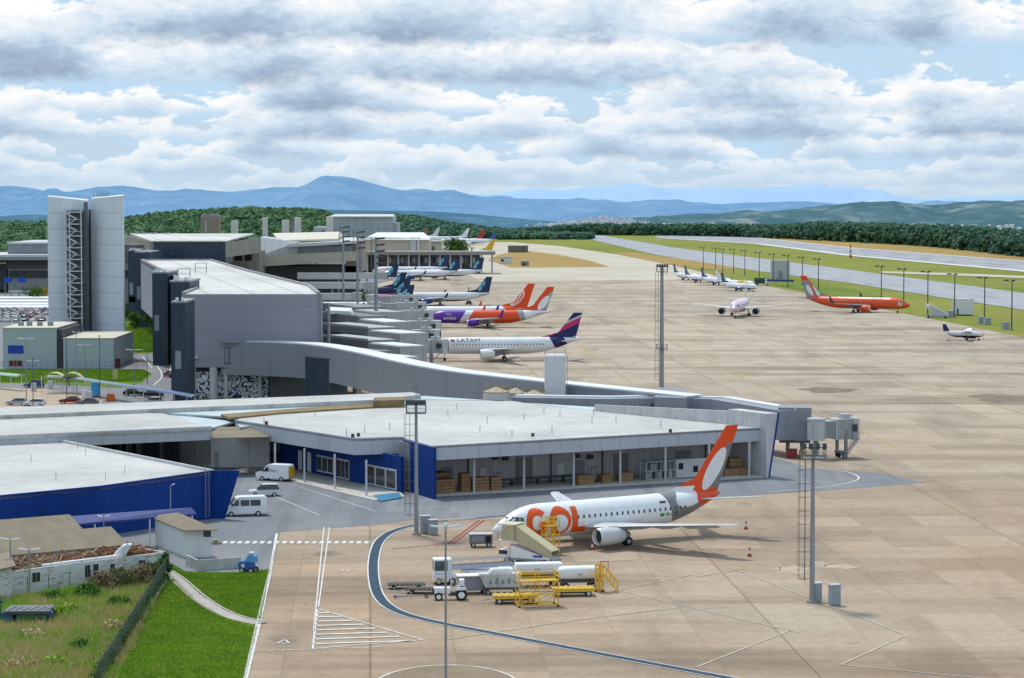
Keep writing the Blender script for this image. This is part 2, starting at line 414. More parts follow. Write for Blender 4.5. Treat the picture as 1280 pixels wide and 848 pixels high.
# painted lines ----------------------------------------------------
PAINTW = M('road_paint_white', (.66,.65,.62), .8, .35, .9)
PAINTWF = M('worn_paint', (.50,.44,.37), .85, .4, .5)
PAINTB = M('road_paint_blue', (.018,.052,.09), .8, .35, .6)
PAINTR = M('road_paint_red', (.33,.045,.04), .8, .3, .8)
PAINTY = M('road_paint_yellow', (.42,.30,.12), .85, .4, .3)
bl = smooth_line([P(a, b) for a, b in [(655,643),(600,648),(540,653),(495,662),(474,675),(467,695),(466,720),(472,748),(495,766),(540,778),(640,797),(790,826),(960,858),(1100,886)]])
mb = MB(); ribbon(mb, bl, -.5, .5, .075); mb.build('blue_lane_line', PAINTB)['kind'] = 'structure'
mb = MB(); ribbon(mb, bl, .5, .64, .075); ribbon(mb, bl, -.64, -.5, .075); mb.build('lane_edge_line', PAINTW)['kind'] = 'structure'
def lines(name, mat, segs, w, z=.07):
    mb = MB()
    for s in segs: ribbon(mb, [P(a, b) for a, b in s], -w/2, w/2, z)
    o = mb.build(name, mat); o['kind'] = 'structure'; return o
lines('apron_line', PAINTWF, [[(918,712),(1010,748)],[(1048,761),(1133,795)],[(1133,795),(1050,832)],[(1050,832),(1240,850)],[(870,835),(990,788)],[(765,740),(880,716)],
      [(560,800),(720,776),(850,760)],[(770,738),(1000,792)],[(720,705),(800,700)],[(930,712),(870,722)]], .22)
lines('road_line', PAINTW, [[(405,660),(392,790)],[(412,660),(398,760)],[(340,620),(400,645)],[(375,610),(470,640)],[(483,640),(560,634)],[(560,652),(600,647)]], .14, .08)
lines('red_line', PAINTR, [[(560,680),(599,651)],[(566,680),(605,651)],[(490,687),(552,681)]], .2, .078)
lines('taxi_guide_line', PAINTY, [[(700,360),(925,470),(1120,560)],[(860,400),(1100,470),(1290,520)],[(720,428),(790,480)],[(830,370),(1290,480)],[(650,345),(900,420)]], .35, .05)
lines('kerb_line', PAINTW, [[(305,860),(322,790),(337,720),(346,668)]], .3, .09)
def dashes(name, a, b, n, w, l, mat=PAINTW):
    a, b = P(*a), P(*b); mb = MB()
    for i in range(n):
        p = a.lerp(b, i/(n-1)); d = (b-a).normalized(); nn = Vector((-d.y, d.x, 0))
        q = [p + d*sx*w/2 + nn*sy*l/2 for sx, sy in ((-1,-1),(1,-1),(1,1),(-1,1))]
        mb.quad(*[(v.x, v.y, .085) for v in q])
    mb.build(name, mat)['kind'] = 'structure'
dashes('crosswalk', (272,679), (458,679), 21, .5, 2.0)
dashes('stop_dash', (325,815), (470,810), 12, .55, .16)
dashes('lane_dash', (318,813), (385,813), 6, .6, .16)
mb = MB(); A, B_, Cc = P(397,762), P(391,812), P(528,801)
for i in range(9):
    t = i/9; a = A.lerp(B_, t); b = A.lerp(Cc, t + .02) if t < .98 else Cc
    ribbon(mb, [a, Vector((b.x, a.y - (a.y-b.y)*.45, 0))], -.26, .26, .08)
ribbon(mb, [A, B_], -.1, .1, .08); ribbon(mb, [A, Cc], -.1, .1, .08); ribbon(mb, [B_, Cc], -.1, .1, .08)
mb.build('hatched_marking', PAINTW)['kind'] = 'structure'
mb = MB()
for cx, cy, s in ((355,803,.55),(432,714,.5),(318,636,.5)):
    c = P(cx, cy); q = [c + Vector((-s, -s*1.6, 0)), c + Vector((s, -s*1.6, 0)), c + Vector((0, s*1.8, 0))]
    for a, b in zip(q, q[1:] + q[:1]): ribbon(mb, [a, b], -.09, .09, .083)
mb.build('give_way_marking', PAINTW)['kind'] = 'structure'
c = P(557, 860); mb = MB()
ribbon(mb, [c + Vector((6.1*math.cos(t), 9.6*math.sin(t), 0)) for t in np.linspace(0, 2*math.pi, 49)], -.1, .1, .07)
mb.build('circle_marking', PAINTW)['kind'] = 'structure'
o = sheet('stained_disc', [(c.x + 6*math.cos(t), c.y + 9.5*math.sin(t)) for t in np.linspace(0, 2*math.pi, 40)[:-1]], .045, ground_mat('stained_concrete', (.26,.20,.14), (.33,.25,.18), (.22,.17,.13), .2, .8), px=False)
mb = MB(); ribbon(mb, smooth_line([P(a, b) for a, b in [(1000,586),(1050,588),(1076,596),(1070,603),(1030,610),(960,616)]]), -.12, .12, .08)
mb.build('arc_line', PAINTW)['kind'] = 'structure'
# worn stains on the stands
OIL = ground_mat('oil_stain', (.17,.145,.115), (.28,.235,.18), (.34,.25,.09), .5, .6)
for i, (cx, cy, rx, ry) in enumerate([(1037,488,5.5,7.5),(1255,498,6,9)]):
    c = P(cx, cy); sheet('oil_stain', [(c.x + (rx*(1+.25*math.sin(5*t+i)))*math.cos(t), c.y + ry*(1+.2*math.cos(3*t))*math.sin(t)) for t in np.linspace(0, 2*math.pi, 40)[:-1]], .055, OIL, px=False)
CHALK = ground_mat('chalky_patch', (.46,.36,.26), (.54,.46,.37), (.39,.28,.19), .6, 1.2)
for cx, cy, rx, ry in [(990,713,2.0,2.6),(1022,705,1.4,1.2),(1050,709,2.6,1.5)]:
    c = P(cx, cy); sheet('worn_patch', [(c.x + rx*(1+.35*math.sin(7*t))*math.cos(t), c.y + ry*(1+.3*math.cos(5*t))*math.sin(t)) for t in np.linspace(0, 2*math.pi, 60)[:-1]], .05, CHALK, px=False)
# left side: roads, lawns, car park
sheet('access_road', [(-60,520),(240,520),(245,430),(215,395),(215,372),(60,366),(-120,372),(-160,470)], 0.04, asphalt_mat('access_asphalt', (.19,.19,.205), (.25,.25,.26)))
LAWN = ground_mat('lawn_soil', (.10,.20,.010), (.15,.25,.018), (.22,.21,.06), .12, .35)
sheet('lawn_strip', [(-80,462),(180,462),(190,468),(178,479),(150,485),(60,480),(-80,478)], 0.09, LAWN)
sheet('lawn_mound', [(150,376),(165,372),(200,378),(216,410),(216,441),(150,443)], 0.09, LAWN)
sheet('footpath', [(160,410),(170,402),(185,396),(187,386),(172,383),(175,388),(172,396),(155,404)], 0.11, M('path_concrete', (.42,.40,.37), .8, .2, .2))
sheet('sand_lot', [(-80,482),(60,487),(130,500),(120,515),(-80,515)], 0.07, M('sandy_soil', (.42,.33,.24), .9, .2, .2))
mb = MB()
for s in ([(190,450),(206,470),(192,482)],[(178,446),(190,460)],[(214,440),(213,470)],[(140,462),(215,465)]): ribbon(mb, smooth_line([P(*p) for p in s]), -.15, .15, .07)
mb.build('road_marking', PAINTW)['kind'] = 'structure'
# foreground lot, lawn, path
WILD = ground_mat('overgrown_soil', (.17,.24,.03), (.30,.24,.11), (.13,.22,.02), .15, .5, thr=(.45,.55))
sheet('overgrown_lot', [(-60,900),(-60,735),(0,745),(207,700),(209,712),(120,900)], 0.06, WILD)
sheet('lawn', [(118,900),(209,706),(232,716),(300,716),(340,712),(338,720),(320,790),(296,900)], 0.07, LAWN)
PATHC = M('concrete_path', (.40,.36,.32), .85, .3, .5)
pl = smooth_line([P(a, b) for a, b in [(206,716),(222,726),(250,752),(285,772),(324,781)]], 3)
mb = MB(); ribbon(mb, pl, -.75, .75, .12); mb.build('garden_path', PATHC)['kind'] = 'structure'
KERB = M('kerb_concrete', (.50,.47,.43), .85, .25, .8)
mb = MB()
for a, b in zip(pl, pl[1:]):
    d = (b-a).normalized(); nn = Vector((-d.y, d.x, 0))
    mb.prism([a+nn*.76, b+nn*.76, b+nn*.9, a+nn*.9], 0, .2)
mb.build('path_kerb', KERB)['kind'] = 'structure'
a = [P(x, y) for x, y in [(300,880),(320,790),(336,722),(344,690)]]
mb = MB()
for p, q in zip(a, a[1:]):
    d = (q-p).normalized(); nn = Vector((-d.y, d.x, 0)); mb.prism([p, q, q+nn*.18, p+nn*.18], 0, .14)
mb.build('lawn_kerb', KERB)['kind'] = 'structure'
# ------------------------------------------------------------------ distance: valley, hills, mountains
def hill_mat(name, c1, c2, c3, s, warm=None):  # distance haze is mixed into each range's base colours as a blue tint
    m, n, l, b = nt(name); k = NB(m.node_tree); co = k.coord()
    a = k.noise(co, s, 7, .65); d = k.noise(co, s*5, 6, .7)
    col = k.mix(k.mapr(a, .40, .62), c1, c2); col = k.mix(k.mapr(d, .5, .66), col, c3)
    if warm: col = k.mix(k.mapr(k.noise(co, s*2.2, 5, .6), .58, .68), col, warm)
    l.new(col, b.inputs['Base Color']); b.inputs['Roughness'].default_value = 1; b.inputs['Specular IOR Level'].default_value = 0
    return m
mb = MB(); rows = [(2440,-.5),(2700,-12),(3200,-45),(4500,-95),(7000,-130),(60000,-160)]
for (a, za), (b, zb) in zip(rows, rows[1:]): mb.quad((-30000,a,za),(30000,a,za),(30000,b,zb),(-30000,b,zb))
mb.build('valley', hill_mat('valley_haze_green', (.045,.12,.13), (.08,.18,.21), (.13,.24,.28), .003))['kind'] = 'structure'  # bluish greens carry the haze over the valley
def ridge(name, prof, D, depth, zfoot, mat, rough=6.0, seed=0, nx=260, ny=22):
    from mathutils import noise as mn
    xs = np.array([p[0] for p in prof], float); ys = np.array([p[1] for p in prof], float)
    vs = []; fs = []
    for j in range(ny+1):
        t = j/ny                                   # 0 front foot .. .75 crest .. 1 back
        for i in range(nx+1):
            px = xs[0] + (xs[-1]-xs[0])*i/nx; py = np.interp(px, xs, ys)
            zc = Q(px, py, D).z; X = (px-640)/FPX*D
            Y = D + (t-.75)*depth
            h = math.sin(min(1, t/.75)*math.pi/2)**1.3 if t <= .75 else 1 - ((t-.75)/.25)**2*.6
            nz = mn.fractal(Vector((X*.0016, Y*.0016, seed)), 0.8, 2.1, 6)
            z = zfoot + (zc-zfoot)*h + nz*rough*(1 if t > .68 else 6*(.25 + .75*math.sin(t/.75*math.pi)))*(1 if t < .75 else .5)
            vs.append((X*(1 + (Y-D)/D*.2), Y, z))
    for j in range(ny):
        for i in range(nx): a = j*(nx+1)+i; fs.append((a, a+1, a+nx+2, a+nx+1))
    mb = MB(); mb.add(vs, fs); o = mb.build(name, mat, smooth=True); o['kind'] = 'structure'; return o
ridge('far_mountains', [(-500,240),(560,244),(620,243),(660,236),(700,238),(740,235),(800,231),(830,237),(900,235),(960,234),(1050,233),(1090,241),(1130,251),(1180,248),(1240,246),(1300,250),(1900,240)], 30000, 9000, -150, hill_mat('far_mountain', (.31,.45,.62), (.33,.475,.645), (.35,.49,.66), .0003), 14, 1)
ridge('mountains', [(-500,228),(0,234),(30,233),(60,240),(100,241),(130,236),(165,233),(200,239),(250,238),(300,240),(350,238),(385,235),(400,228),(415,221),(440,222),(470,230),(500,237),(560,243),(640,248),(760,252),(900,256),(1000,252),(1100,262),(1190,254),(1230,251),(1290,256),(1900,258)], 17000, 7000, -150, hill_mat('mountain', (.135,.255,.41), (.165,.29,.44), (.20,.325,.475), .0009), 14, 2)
ridge('hazy_hills', [(-500,266),(0,271),(50,269),(160,272),(300,270),(400,262),(480,264),(540,266),(600,269),(660,275),(720,279),(800,276),(860,267),(900,268),(1000,266),(1100,268),(1290,262),(1900,260)], 9000, 3200, -140, hill_mat('blue_hill', (.055,.135,.20), (.08,.17,.245), (.11,.21,.275), .002), 8, 3)
ridge('green_hills', [(600,296),(690,289),(730,279),(770,272),(860,270),(900,269),(960,265),(1000,263),(1060,259),(1110,260),(1150,264),(1200,261),(1280,261),(1500,255),(1900,262)], 5600, 2300, -110, hill_mat('green_hill', (.058,.125,.150), (.085,.155,.175), (.135,.215,.245), .0032, (.22,.27,.265)), 7, 4)  # greens shifted to grey-blue, haze painted into the colour
# ------------------------------------------------------------------ vegetation
def leaf_mat(name, c1, c2, c3, s=.15):
    m, n, l, b = nt(name); k = NB(m.node_tree); co = k.coord()
    a = k.noise(co, s, 3, .6); d = k.noise(co, s*6, 3, .6)
    col = k.mix(k.mapr(a, .42, .58), c1, c2); col = k.mix(k.mapr(d, .5, .7, 0, .85), col, c3)
    l.new(col, b.inputs['Base Color']); b.inputs['Roughness'].default_value = .8; b.inputs['Specular IOR Level'].default_value = .15
    return m
def ico(sub):
    bm = bmesh.new(); bmesh.ops.create_icosphere(bm, subdivisions=sub, radius=1)
    v = np.array([x.co[:] for x in bm.verts]); f = np.array([[q.index for q in p.verts] for p in bm.faces]); bm.free(); return v, f
IV, IF = ico(2)
def np_mesh(name, V, F, mat, smooth=False):
    me = bpy.data.meshes.new(name); nv, nf, w = len(V), len(F), F.shape[1]
    me.vertices.add(nv); me.vertices.foreach_set('co', V.astype(np.float32).ravel())
    me.loops.add(nf*w); me.loops.foreach_set('vertex_index', F.astype(np.int32).ravel())
    me.polygons.add(nf); me.polygons.foreach_set('loop_start', np.arange(0, nf*w, w, dtype=np.int32))
    me.polygons.foreach_set('use_smooth', np.full(nf, smooth)); me.materials.append(mat)
    me.update(calc_edges=True); me.validate()
    return me
def obj_me(name, me, parent=None):
    o = bpy.data.objects.new(name, me); C.objects.link(o)
    if parent is not None: o.parent = parent; KIDS.setdefault(parent.name, []).append(o)
    return o
def blobs(cs, rs, jit=.28, flat=.8):
    cs = np.asarray(cs, float); rs = np.asarray(rs, float); n = len(cs); k = len(IV)
    J = 1 + rng.normal(0, jit, (n, k, 1)).clip(-.5, .6)
    V = IV[None]*J*rs[:, None, None]; V[:, :, 2] *= flat
    a = rng.uniform(0, 6.28, n); ca, sa = np.cos(a)[:, None], np.sin(a)[:, None]
    x, y = V[:, :, 0]*ca - V[:, :, 1]*sa, V[:, :, 0]*sa + V[:, :, 1]*ca
    V[:, :, 0], V[:, :, 1] = x, y
    V += cs[:, None]
    F = IF[None] + (np.arange(n)*k)[:, None, None]
    return V.reshape(-1, 3), F.reshape(-1, 3)
def leafcards(cs, size, n_each, spread):
    cs = np.asarray(cs, float); N = len(cs)*n_each
    c = np.repeat(cs, n_each, 0) + rng.normal(0, 1, (N, 3))*np.asarray(spread)
    u = rng.normal(0, 1, (N, 3)); u /= np.linalg.norm(u, axis=1)[:, None]
    w = np.cross(u, rng.normal(0, 1, (N, 3))); w /= np.linalg.norm(w, axis=1)[:, None]
    s = (size*rng.uniform(.6, 1.3, N))[:, None]
    V = np.stack([c - u*s, c + w*s*.6, c + u*s, c - w*s*.6], 1).reshape(-1, 3)
    return V, np.arange(N*4).reshape(-1, 4)
FOREST = leaf_mat('forest_leaves', (.034,.100,.046), (.078,.155,.060), (.12,.21,.08), .05)
FORESTD = leaf_mat('hazed_forest_leaves', (.040,.100,.070), (.062,.135,.080), (.100,.185,.100), .05)  # far trees: leaf colours lightened towards blue to suggest haze
def interp(prof, px): return float(np.interp(px, [p[0] for p in prof], [p[1] for p in prof]))
def forest(name, prof, D0, D1, n, mat, hill_mat_, r0=2.0, r1=4.2, th=9.0, foot=0.0, label=None):
    """wooded rise whose tree tops reach the skyline of the photograph"""
    xs0, xs1 = prof[0][0], prof[-1][0]
    def zcrest(px): return Q(px, interp(prof, px), D1).z - th
    def gz(px, t): return foot + (zcrest(px) - foot)*math.sin(min(1, t)*math.pi/2)
    mb = MB(); nx, ny = 60, 8; vs = []
    for j in range(ny+2):
        t = j/ny; D = D0 + (D1-D0)*t
        for i in range(nx+1):
            px = xs0 + (xs1-xs0)*i/nx
            vs.append(((px-640)/FPX*D, D, gz(px, t) - .5 if t <= 1 else -30))
    fs = [(j*(nx+1)+i, j*(nx+1)+i+1, (j+1)*(nx+1)+i+1, (j+1)*(nx+1)+i) for j in range(ny+1) for i in range(nx)]
    mb.add(vs, fs); mb.build(name + '_slope', hill_mat_, smooth=True)['kind'] = 'structure'
    cs = []; rs = []
    for _ in range(n):
        t = random.random()**.8; px = random.uniform(xs0, xs1); D = D0 + (D1-D0)*t
        h = th*random.uniform(.6, 1.08); X = (px-640)/FPX*D; z = gz(px, t)
        for q in range(3):
            r = random.uniform(r0, r1)*(1 if q == 0 else .7)
            cs.append((X + random.uniform(-3, 3), D + random.uniform(-3, 3), z + h - r*.8 - q*random.uniform(.3, 2.2))); rs.append(r)
    V, F = blobs(cs, rs, .34)
    o = obj_me(name, np_mesh(name, V, F, mat, False))
    tag(o, label, None, None, 'stuff'); return o
SLOPE = ground_mat('forest_floor', (.03,.075,.025), (.04,.09,.03), (.06,.11,.04), .01, .05)
forest('woodland', [(-260,282),(0,277),(60,275),(155,271),(200,265),(250,262),(300,258),(345,260),(395,260),(412,268),(425,282)], 1500, 2150, 6000, FOREST, SLOPE, label='green wooded hill behind the terminal roofs')
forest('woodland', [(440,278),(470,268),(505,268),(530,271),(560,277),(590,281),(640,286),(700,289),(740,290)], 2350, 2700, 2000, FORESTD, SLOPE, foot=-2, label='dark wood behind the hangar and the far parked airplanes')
def belt(name, near, far, n, mat, th, label):
    cs = []; rs = []
    for _ in range(n):
        px = random.uniform(near[0][0], near[-1][0]); t = random.random()
        D0 = P(px, interp(near, px)).y; D = D0 + far*t
        X = (px-640)/FPX*D; h = th*random.uniform(.65, 1.15)*min(1, .55 + (px - near[0][0])/220)
        for q in range(4):
            r = random.uniform(1.1, 2.7)
            cs.append((X + random.uniform(-3, 3), D + random.uniform(-2, 2), max(h - r*.8 - q*random.uniform(.5, h*.3), .8))); rs.append(r)
    V, F = blobs(cs, rs, .36); o = obj_me(name, np_mesh(name, V, F, mat, False)); tag(o, label, None, None, 'stuff'); return o
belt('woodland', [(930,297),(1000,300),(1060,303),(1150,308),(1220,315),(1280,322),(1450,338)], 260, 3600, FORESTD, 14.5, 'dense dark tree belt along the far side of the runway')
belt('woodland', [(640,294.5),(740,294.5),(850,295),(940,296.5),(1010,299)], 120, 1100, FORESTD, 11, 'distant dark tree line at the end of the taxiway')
# single trees and shrubs ------------------------------------------
BARK = M('bark', (.10,.075,.05), .9, .3, 2)
def tree(label, loc, h, rad, mat, group=None, trunk=.3, name='broadleaf_tree', cat='tree', ncl=46):
    t = thing(name, label, cat, loc, random.uniform(0, 6), group)
    mb = MB(); mb.tube((0,0,-.1), (0,0,h*.55), h*.035, h*.018, 7)
    for k in range(5):
        a = k*1.26; mb.tube((0,0,h*(trunk+.04*k)), (math.cos(a)*rad*.6, math.sin(a)*rad*.6, h*.72), h*.015, h*.006, 5)
    mb.build('trunk', BARK, t)
    cl = []
    for _ in range(ncl):
        a = random.uniform(0, 6.28); e = random.random()**.5; zz = random.uniform(trunk, .97)
        rr = rad*e*math.sin(math.pi*min(1, max(.12, (zz-trunk*.7)/(1.06-trunk*.7))))**.6
        cl.append((math.cos(a)*rr, math.sin(a)*rr, h*zz))
    V, F = leafcards(cl, max(h*.05, .13), 55, rad*.13)
    obj_me('crown', np_mesh('crown', V, F, mat), t)
    return t
TREEG = leaf_mat('tree_leaves', (.035,.105,.02), (.06,.15,.025), (.11,.21,.035), .5)
TREEL = leaf_mat('light_leaves', (.07,.16,.03), (.11,.22,.04), (.17,.28,.05), .5)
TREEY = leaf_mat('olive_leaves', (.12,.14,.05), (.20,.18,.08), (.08,.12,.03), .9)
tree('round green tree left of its pair behind the flat canopy roof', P(496,327), 12.5, 10, TREEL, 'round trees behind the canopy', .12)
tree('round dark green tree right of its pair behind the canopy roof', P(571,327), 13, 10, TREEG, 'round trees behind the canopy', .12)
tree('pale green tree at the far left edge behind the old terminal', P(2,347), 9, 7, TREEL, None, .15)
for i, (px, py, h, r, mt, lb) in enumerate([(37,371,3.5,3.2,TREEG,'small green shrub left in the row by the terminal forecourt'),(46,372,4.2,2.6,TREEL,'palm like light shrub in the row by the terminal forecourt'),
        (168,412,5.2,2.0,TREEL,'thin young tree left of the pair on the lawn beside the grey terminal'),(190,413,6,2.2,TREEL,'thin young tree right of the pair on the lawn beside the grey terminal'),
        (160,398,4.6,2.6,TREEG,'dark rounded bush close to the white tower base'),(183,388,3.2,4.5,TREEG,'low dark hedge bush under the blue road signs')]):
    tree(lb, P(px, py), h, r, mt, None, .1, 'shrub', 'shrub', 30)
YEL = leaf_mat('flowering_leaves', (.45,.28,.02), (.30,.30,.03), (.5,.18,.02), .8)
tree('shrub with yellow and orange flowers by the terminal forecourt', P(53,371), 3.6, 3, YEL, None, .1, 'shrub', 'shrub', 30)
DRYB = leaf_mat('dry_bush', (.22,.17,.09), (.30,.24,.13), (.12,.13,.045), 1.2)
for i, (px, py, h, r, mt, lb) in enumerate([(130,741,2.0,1.5,DRYB,'dry brown bush leftmost before the old white wall'),(150,738,2.2,1.7,TREEY,'olive bush under the dark windows of the old white wall'),
        (170,735,2.2,1.7,DRYB,'dry thicket in the middle of the old white wall'),(188,732,2.2,1.5,TREEY,'olive bush near the right end of the old white wall'),
        (203,726,2.9,1.1,TREEG,'dark green bush at the corner of the green fence'),(112,750,1.5,1.3,TREEL,'low light green bush in the overgrown lot'),(60,778,1.2,1.0,TREEG,'low dark bush beside the green trailer')]):
    tree(lb, P(px, py), h, r, mt, None, .05, 'bush', 'bush', 34)
def grass_in(name, poly, n, h0, h1, w, mat, label, lean=.35, z=.05, clump=0):
    q = [P(a, b) for a, b in poly]; xs = [p.x for p in q]; ys = [p.y for p in q]
    px = np.array([[p.x, p.y] for p in q]); pts = []
    tot = 0
    while tot < n:
        c = np.stack([rng.uniform(min(xs), max(xs), n*2), rng.uniform(min(ys), max(ys), n*2)], 1)
        ins = np.zeros(len(c), bool); j = len(px)-1
        for i in range(len(px)):
            (xi, yi), (xj, yj) = px[i], px[j]
            ins ^= ((yi > c[:, 1]) != (yj > c[:, 1])) & (c[:, 0] < (xj-xi)*(c[:, 1]-yi)/(yj-yi+1e-12)+xi); j = i
        pts.append(c[ins]); tot += ins.sum()
    c = np.concatenate(pts)[:n]
    if clump:
        cc = c[:clump]; idx = rng.integers(0, clump, n)
        mv = rng.random(n) < .75; c = np.where(mv[:, None], cc[idx] + rng.normal(0, .22, (n, 2)), c)
    hh = rng.uniform(h0, h1, n)*rng.uniform(.6, 1.1, n)
    a = rng.uniform(0, 6.28, n); d = np.stack([np.cos(a), np.sin(a)], 1)*w
    tip = c + rng.normal(0, lean, (n, 2))*hh[:, None]
    zz = np.full((n, 1), z)
    V = np.stack([np.hstack([c-d, zz]), np.hstack([c+d, zz]), np.hstack([tip, zz + hh[:, None]])], 1).reshape(-1, 3)
    o = obj_me(name, np_mesh(name, V, np.arange(n*3).reshape(-1, 3), mat)); return tag(o, label, None, None, 'stuff')
LAWNG = leaf_mat('lawn_blades', (.15,.29,.012), (.22,.36,.02), (.36,.40,.08), .3)
WILDG = leaf_mat('wild_grass_blades', (.30,.46,.05), (.56,.46,.19), (.24,.48,.04), .2)
STRAW = leaf_mat('straw_blades', (.62,.50,.28), (.50,.40,.20), (.30,.34,.10), .4)
grass_in('lawn_grass', [(122,900),(209,716),(222,728),(250,756),(285,776),(322,786),(294,900)], 90000, .08, .22, .03, LAWNG, 'short bright green lawn below the concrete path')
grass_in('lawn_grass', [(210,707),(232,717),(300,717),(339,713),(336,722),(326,776),(285,767),(250,745),(222,719)], 40000, .08, .22, .03, LAWNG, 'short bright green lawn above the concrete path')
grass_in('wild_grass', [(-60,900),(-60,757),(20,749),(120,734),(206,723),(118,900)], 110000, .25, 1.0, .035, WILDG, 'tall uncut green grass in the fenced lot', .35, .05, 1500)
grass_in('straw_grass', [(-60,900),(-60,790),(90,775),(170,728),(206,725),(120,900)], 36000, .3, 1.1, .03, STRAW, 'dry straw coloured grass in the fenced lot', .4, .05, 700)
grass_in('lawn_grass', [(150,378),(200,380),(215,410),(215,440),(151,442)], 30000, .2, .6, .12, LAWNG, 'green lawn between the white tower and the grey terminal')
grass_in('lawn_grass', [(-40,463),(180,463),(188,468),(176,478),(60,479),(-40,478)], 30000, .15, .4, .08, LAWNG, 'green verge before the grey metal sheds')
# ------------------------------------------------------------------ buildings
def V2(p): return (p.x, p.y)
ROOFW = M('white_roof_sheet', (.53,.525,.50), .65, .32, .05, streak=.10, rib=(2.15, 1.0, .84))
ROOFW2 = M('white_roof_membrane', (.55,.54,.51), .7, .28, .03, rib=(0.2, 9.0, .82))
ROOFT = M('translucent_roof_sheet', (.50,.58,.60), .45, .2, .2, rib=(2.15, 1.2, .85))
FASCIA = M('fascia_panel', (.46,.48,.52), .5, .08, .15, rib=(0.5, 3.2, .90))
RENDERW = M('white_render', (.60,.60,.61), .85, .18, .3, streak=.2)
RENDERG = M('grey_render', (.30,.30,.31), .85, .15, .3, streak=.2)
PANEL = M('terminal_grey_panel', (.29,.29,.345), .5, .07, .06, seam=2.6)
PANELC = M('terminal_curved_panel', (.27,.29,.335), .5, .08, .08, seam=1.5, rib=(0.0, 6.0, .93))
PANELP = M('parapet_concrete', (.30,.30,.32), .7, .15, .3, rib=(1.2, 3.0, .85))
CONC = M('raw_concrete', (.36,.34,.30), .85, .22, .15, streak=.3)
CONCD = M('dark_concrete', (.20,.19,.18), .85, .25, .2, streak=.3)
TOWERW = M('tower_panel', (.66,.71,.76), .5, .06, .08, seam=4.0, rib=(0.0, 3.4, .95))
SHEDG = M('shed_metal', (.42,.48,.53), .5, .08, .1, rib=(0.0, .5, .90))
STAIN = M('stained_roof', (.24,.17,.085), .9, .4, .5)
FIBRO = M('fibre_cement_roof', (.25,.21,.15), .9, .25, .5, rib=(2.2, .36, .72))
def level(mb, pts, z0, z1): return mb.prism([V2(P(a, b, z1)) for a, b in pts], z0, z1)
def railing_posts(mb, pts, h=.9): 
    for p in pts: mb.tube(p, p + Vector((0,0,h)), .035, n=4)
# --- cargo building in front ---
root = thing('cargo_terminal', 'white roofed cargo building with grey fascia and blue walls behind the parked airplane', 'building', P(560,612))
o0 = root.location
ZR = 7.0
A, B_, Cc, D1, E1, F1 = [P(a, b, ZR) for a, b in [(293.5,526.4),(443,549.5),(504.4,547.5),(542,558.5),(955,535.3),(743,514)]]
back = [P(a, b, ZR) for a, b in [(640,502),(530,500),(300,523)]]
mb = MB(o0); mb.prism([V2(p) for p in [A, B_, Cc, D1, E1, F1] + back], ZR-.25, ZR)
mb.build('roof', ROOFW, root)
mb = MB(o0)
for a, b in ((A, B_), (B_, Cc)):
    mb.wall(a, b, ZR-2.15, ZR+.18, .3)
mb.build('fascia', FASCIA, root)
mb = MB(o0); mb.wall(D1, E1, ZR-1.85, ZR+.12, .3); mb.build('fascia', FASCIA, root)
# the wall under the left canopy and its floor
w0, w1 = P(350,584), P(501.5,617)
mb = MB(o0); mb.wall(w0, w1, 0, ZR-2.0, .4); mb.build('wall', BLUE, root)
w2, w3 = P(503.5,613.5), P(542,625)
mb = MB(o0); mb.wall(w2, w3, 0, ZR-.05, .4); mb.build('wall', BLUE, root)
k0, k1 = P(300,587), P(468,627)
mb = MB(o0); mb.prism([V2(p) for p in (k0, k1, P(505,622), w1, w0)], 0, .16); mb.build('walkway', KERB, root)
mb = MB(o0); mb.prism([V2(p) for p in (P(476,628.5), P(503,623.5), P(498,617.5), P(466,621))], .165, .19); mb.build('painted_ramp', M('painted_ramp_blue', (.04,.20,.36), .8, .3, 1), root)
cp = [P(310,589), P(344,597), P(380.7,604.5), P(418.6,612.5), P(458,621)]
for p in cp:
    m_ = MB(o0); m_.tube((p.x,p.y,.16), (p.x,p.y,ZR-2.1), .15, n=8); m_.build('post', RENDERW, root)
def along(a, b, t): return a.lerp(b, t)
wd = (w1-w0).normalized(); wn = Vector((wd.y, -wd.x, 0))
for t0, t1, z0, z1, kind in ((.17,.20,.3,3.1,0),(.25,.28,.3,3.1,0),(.33,.47,.6,3.0,1),(.50,.60,.3,3.1,1),(.73,.97,.3,3.1,1)):
    a, b = w0.lerp(w1, t0) + wn*.05, w0.lerp(w1, t1) + wn*.05
    fr = MB(o0); fr.wall(b, a, z0, z1, .1); f = fr.build('door_frame', WHITE if kind == 0 else GREYL, root)
    if kind:
        n_ = 3
        for q in range(n_):
            c, d = a.lerp(b, (q+.1)/n_) + wn*.14, a.lerp(b, (q+.9)/n_) + wn*.14
            g_ = MB(o0); g_.wall(d, c, z0+.25, z1-.25, .03); g_.build('door_pane', GLASS, f)
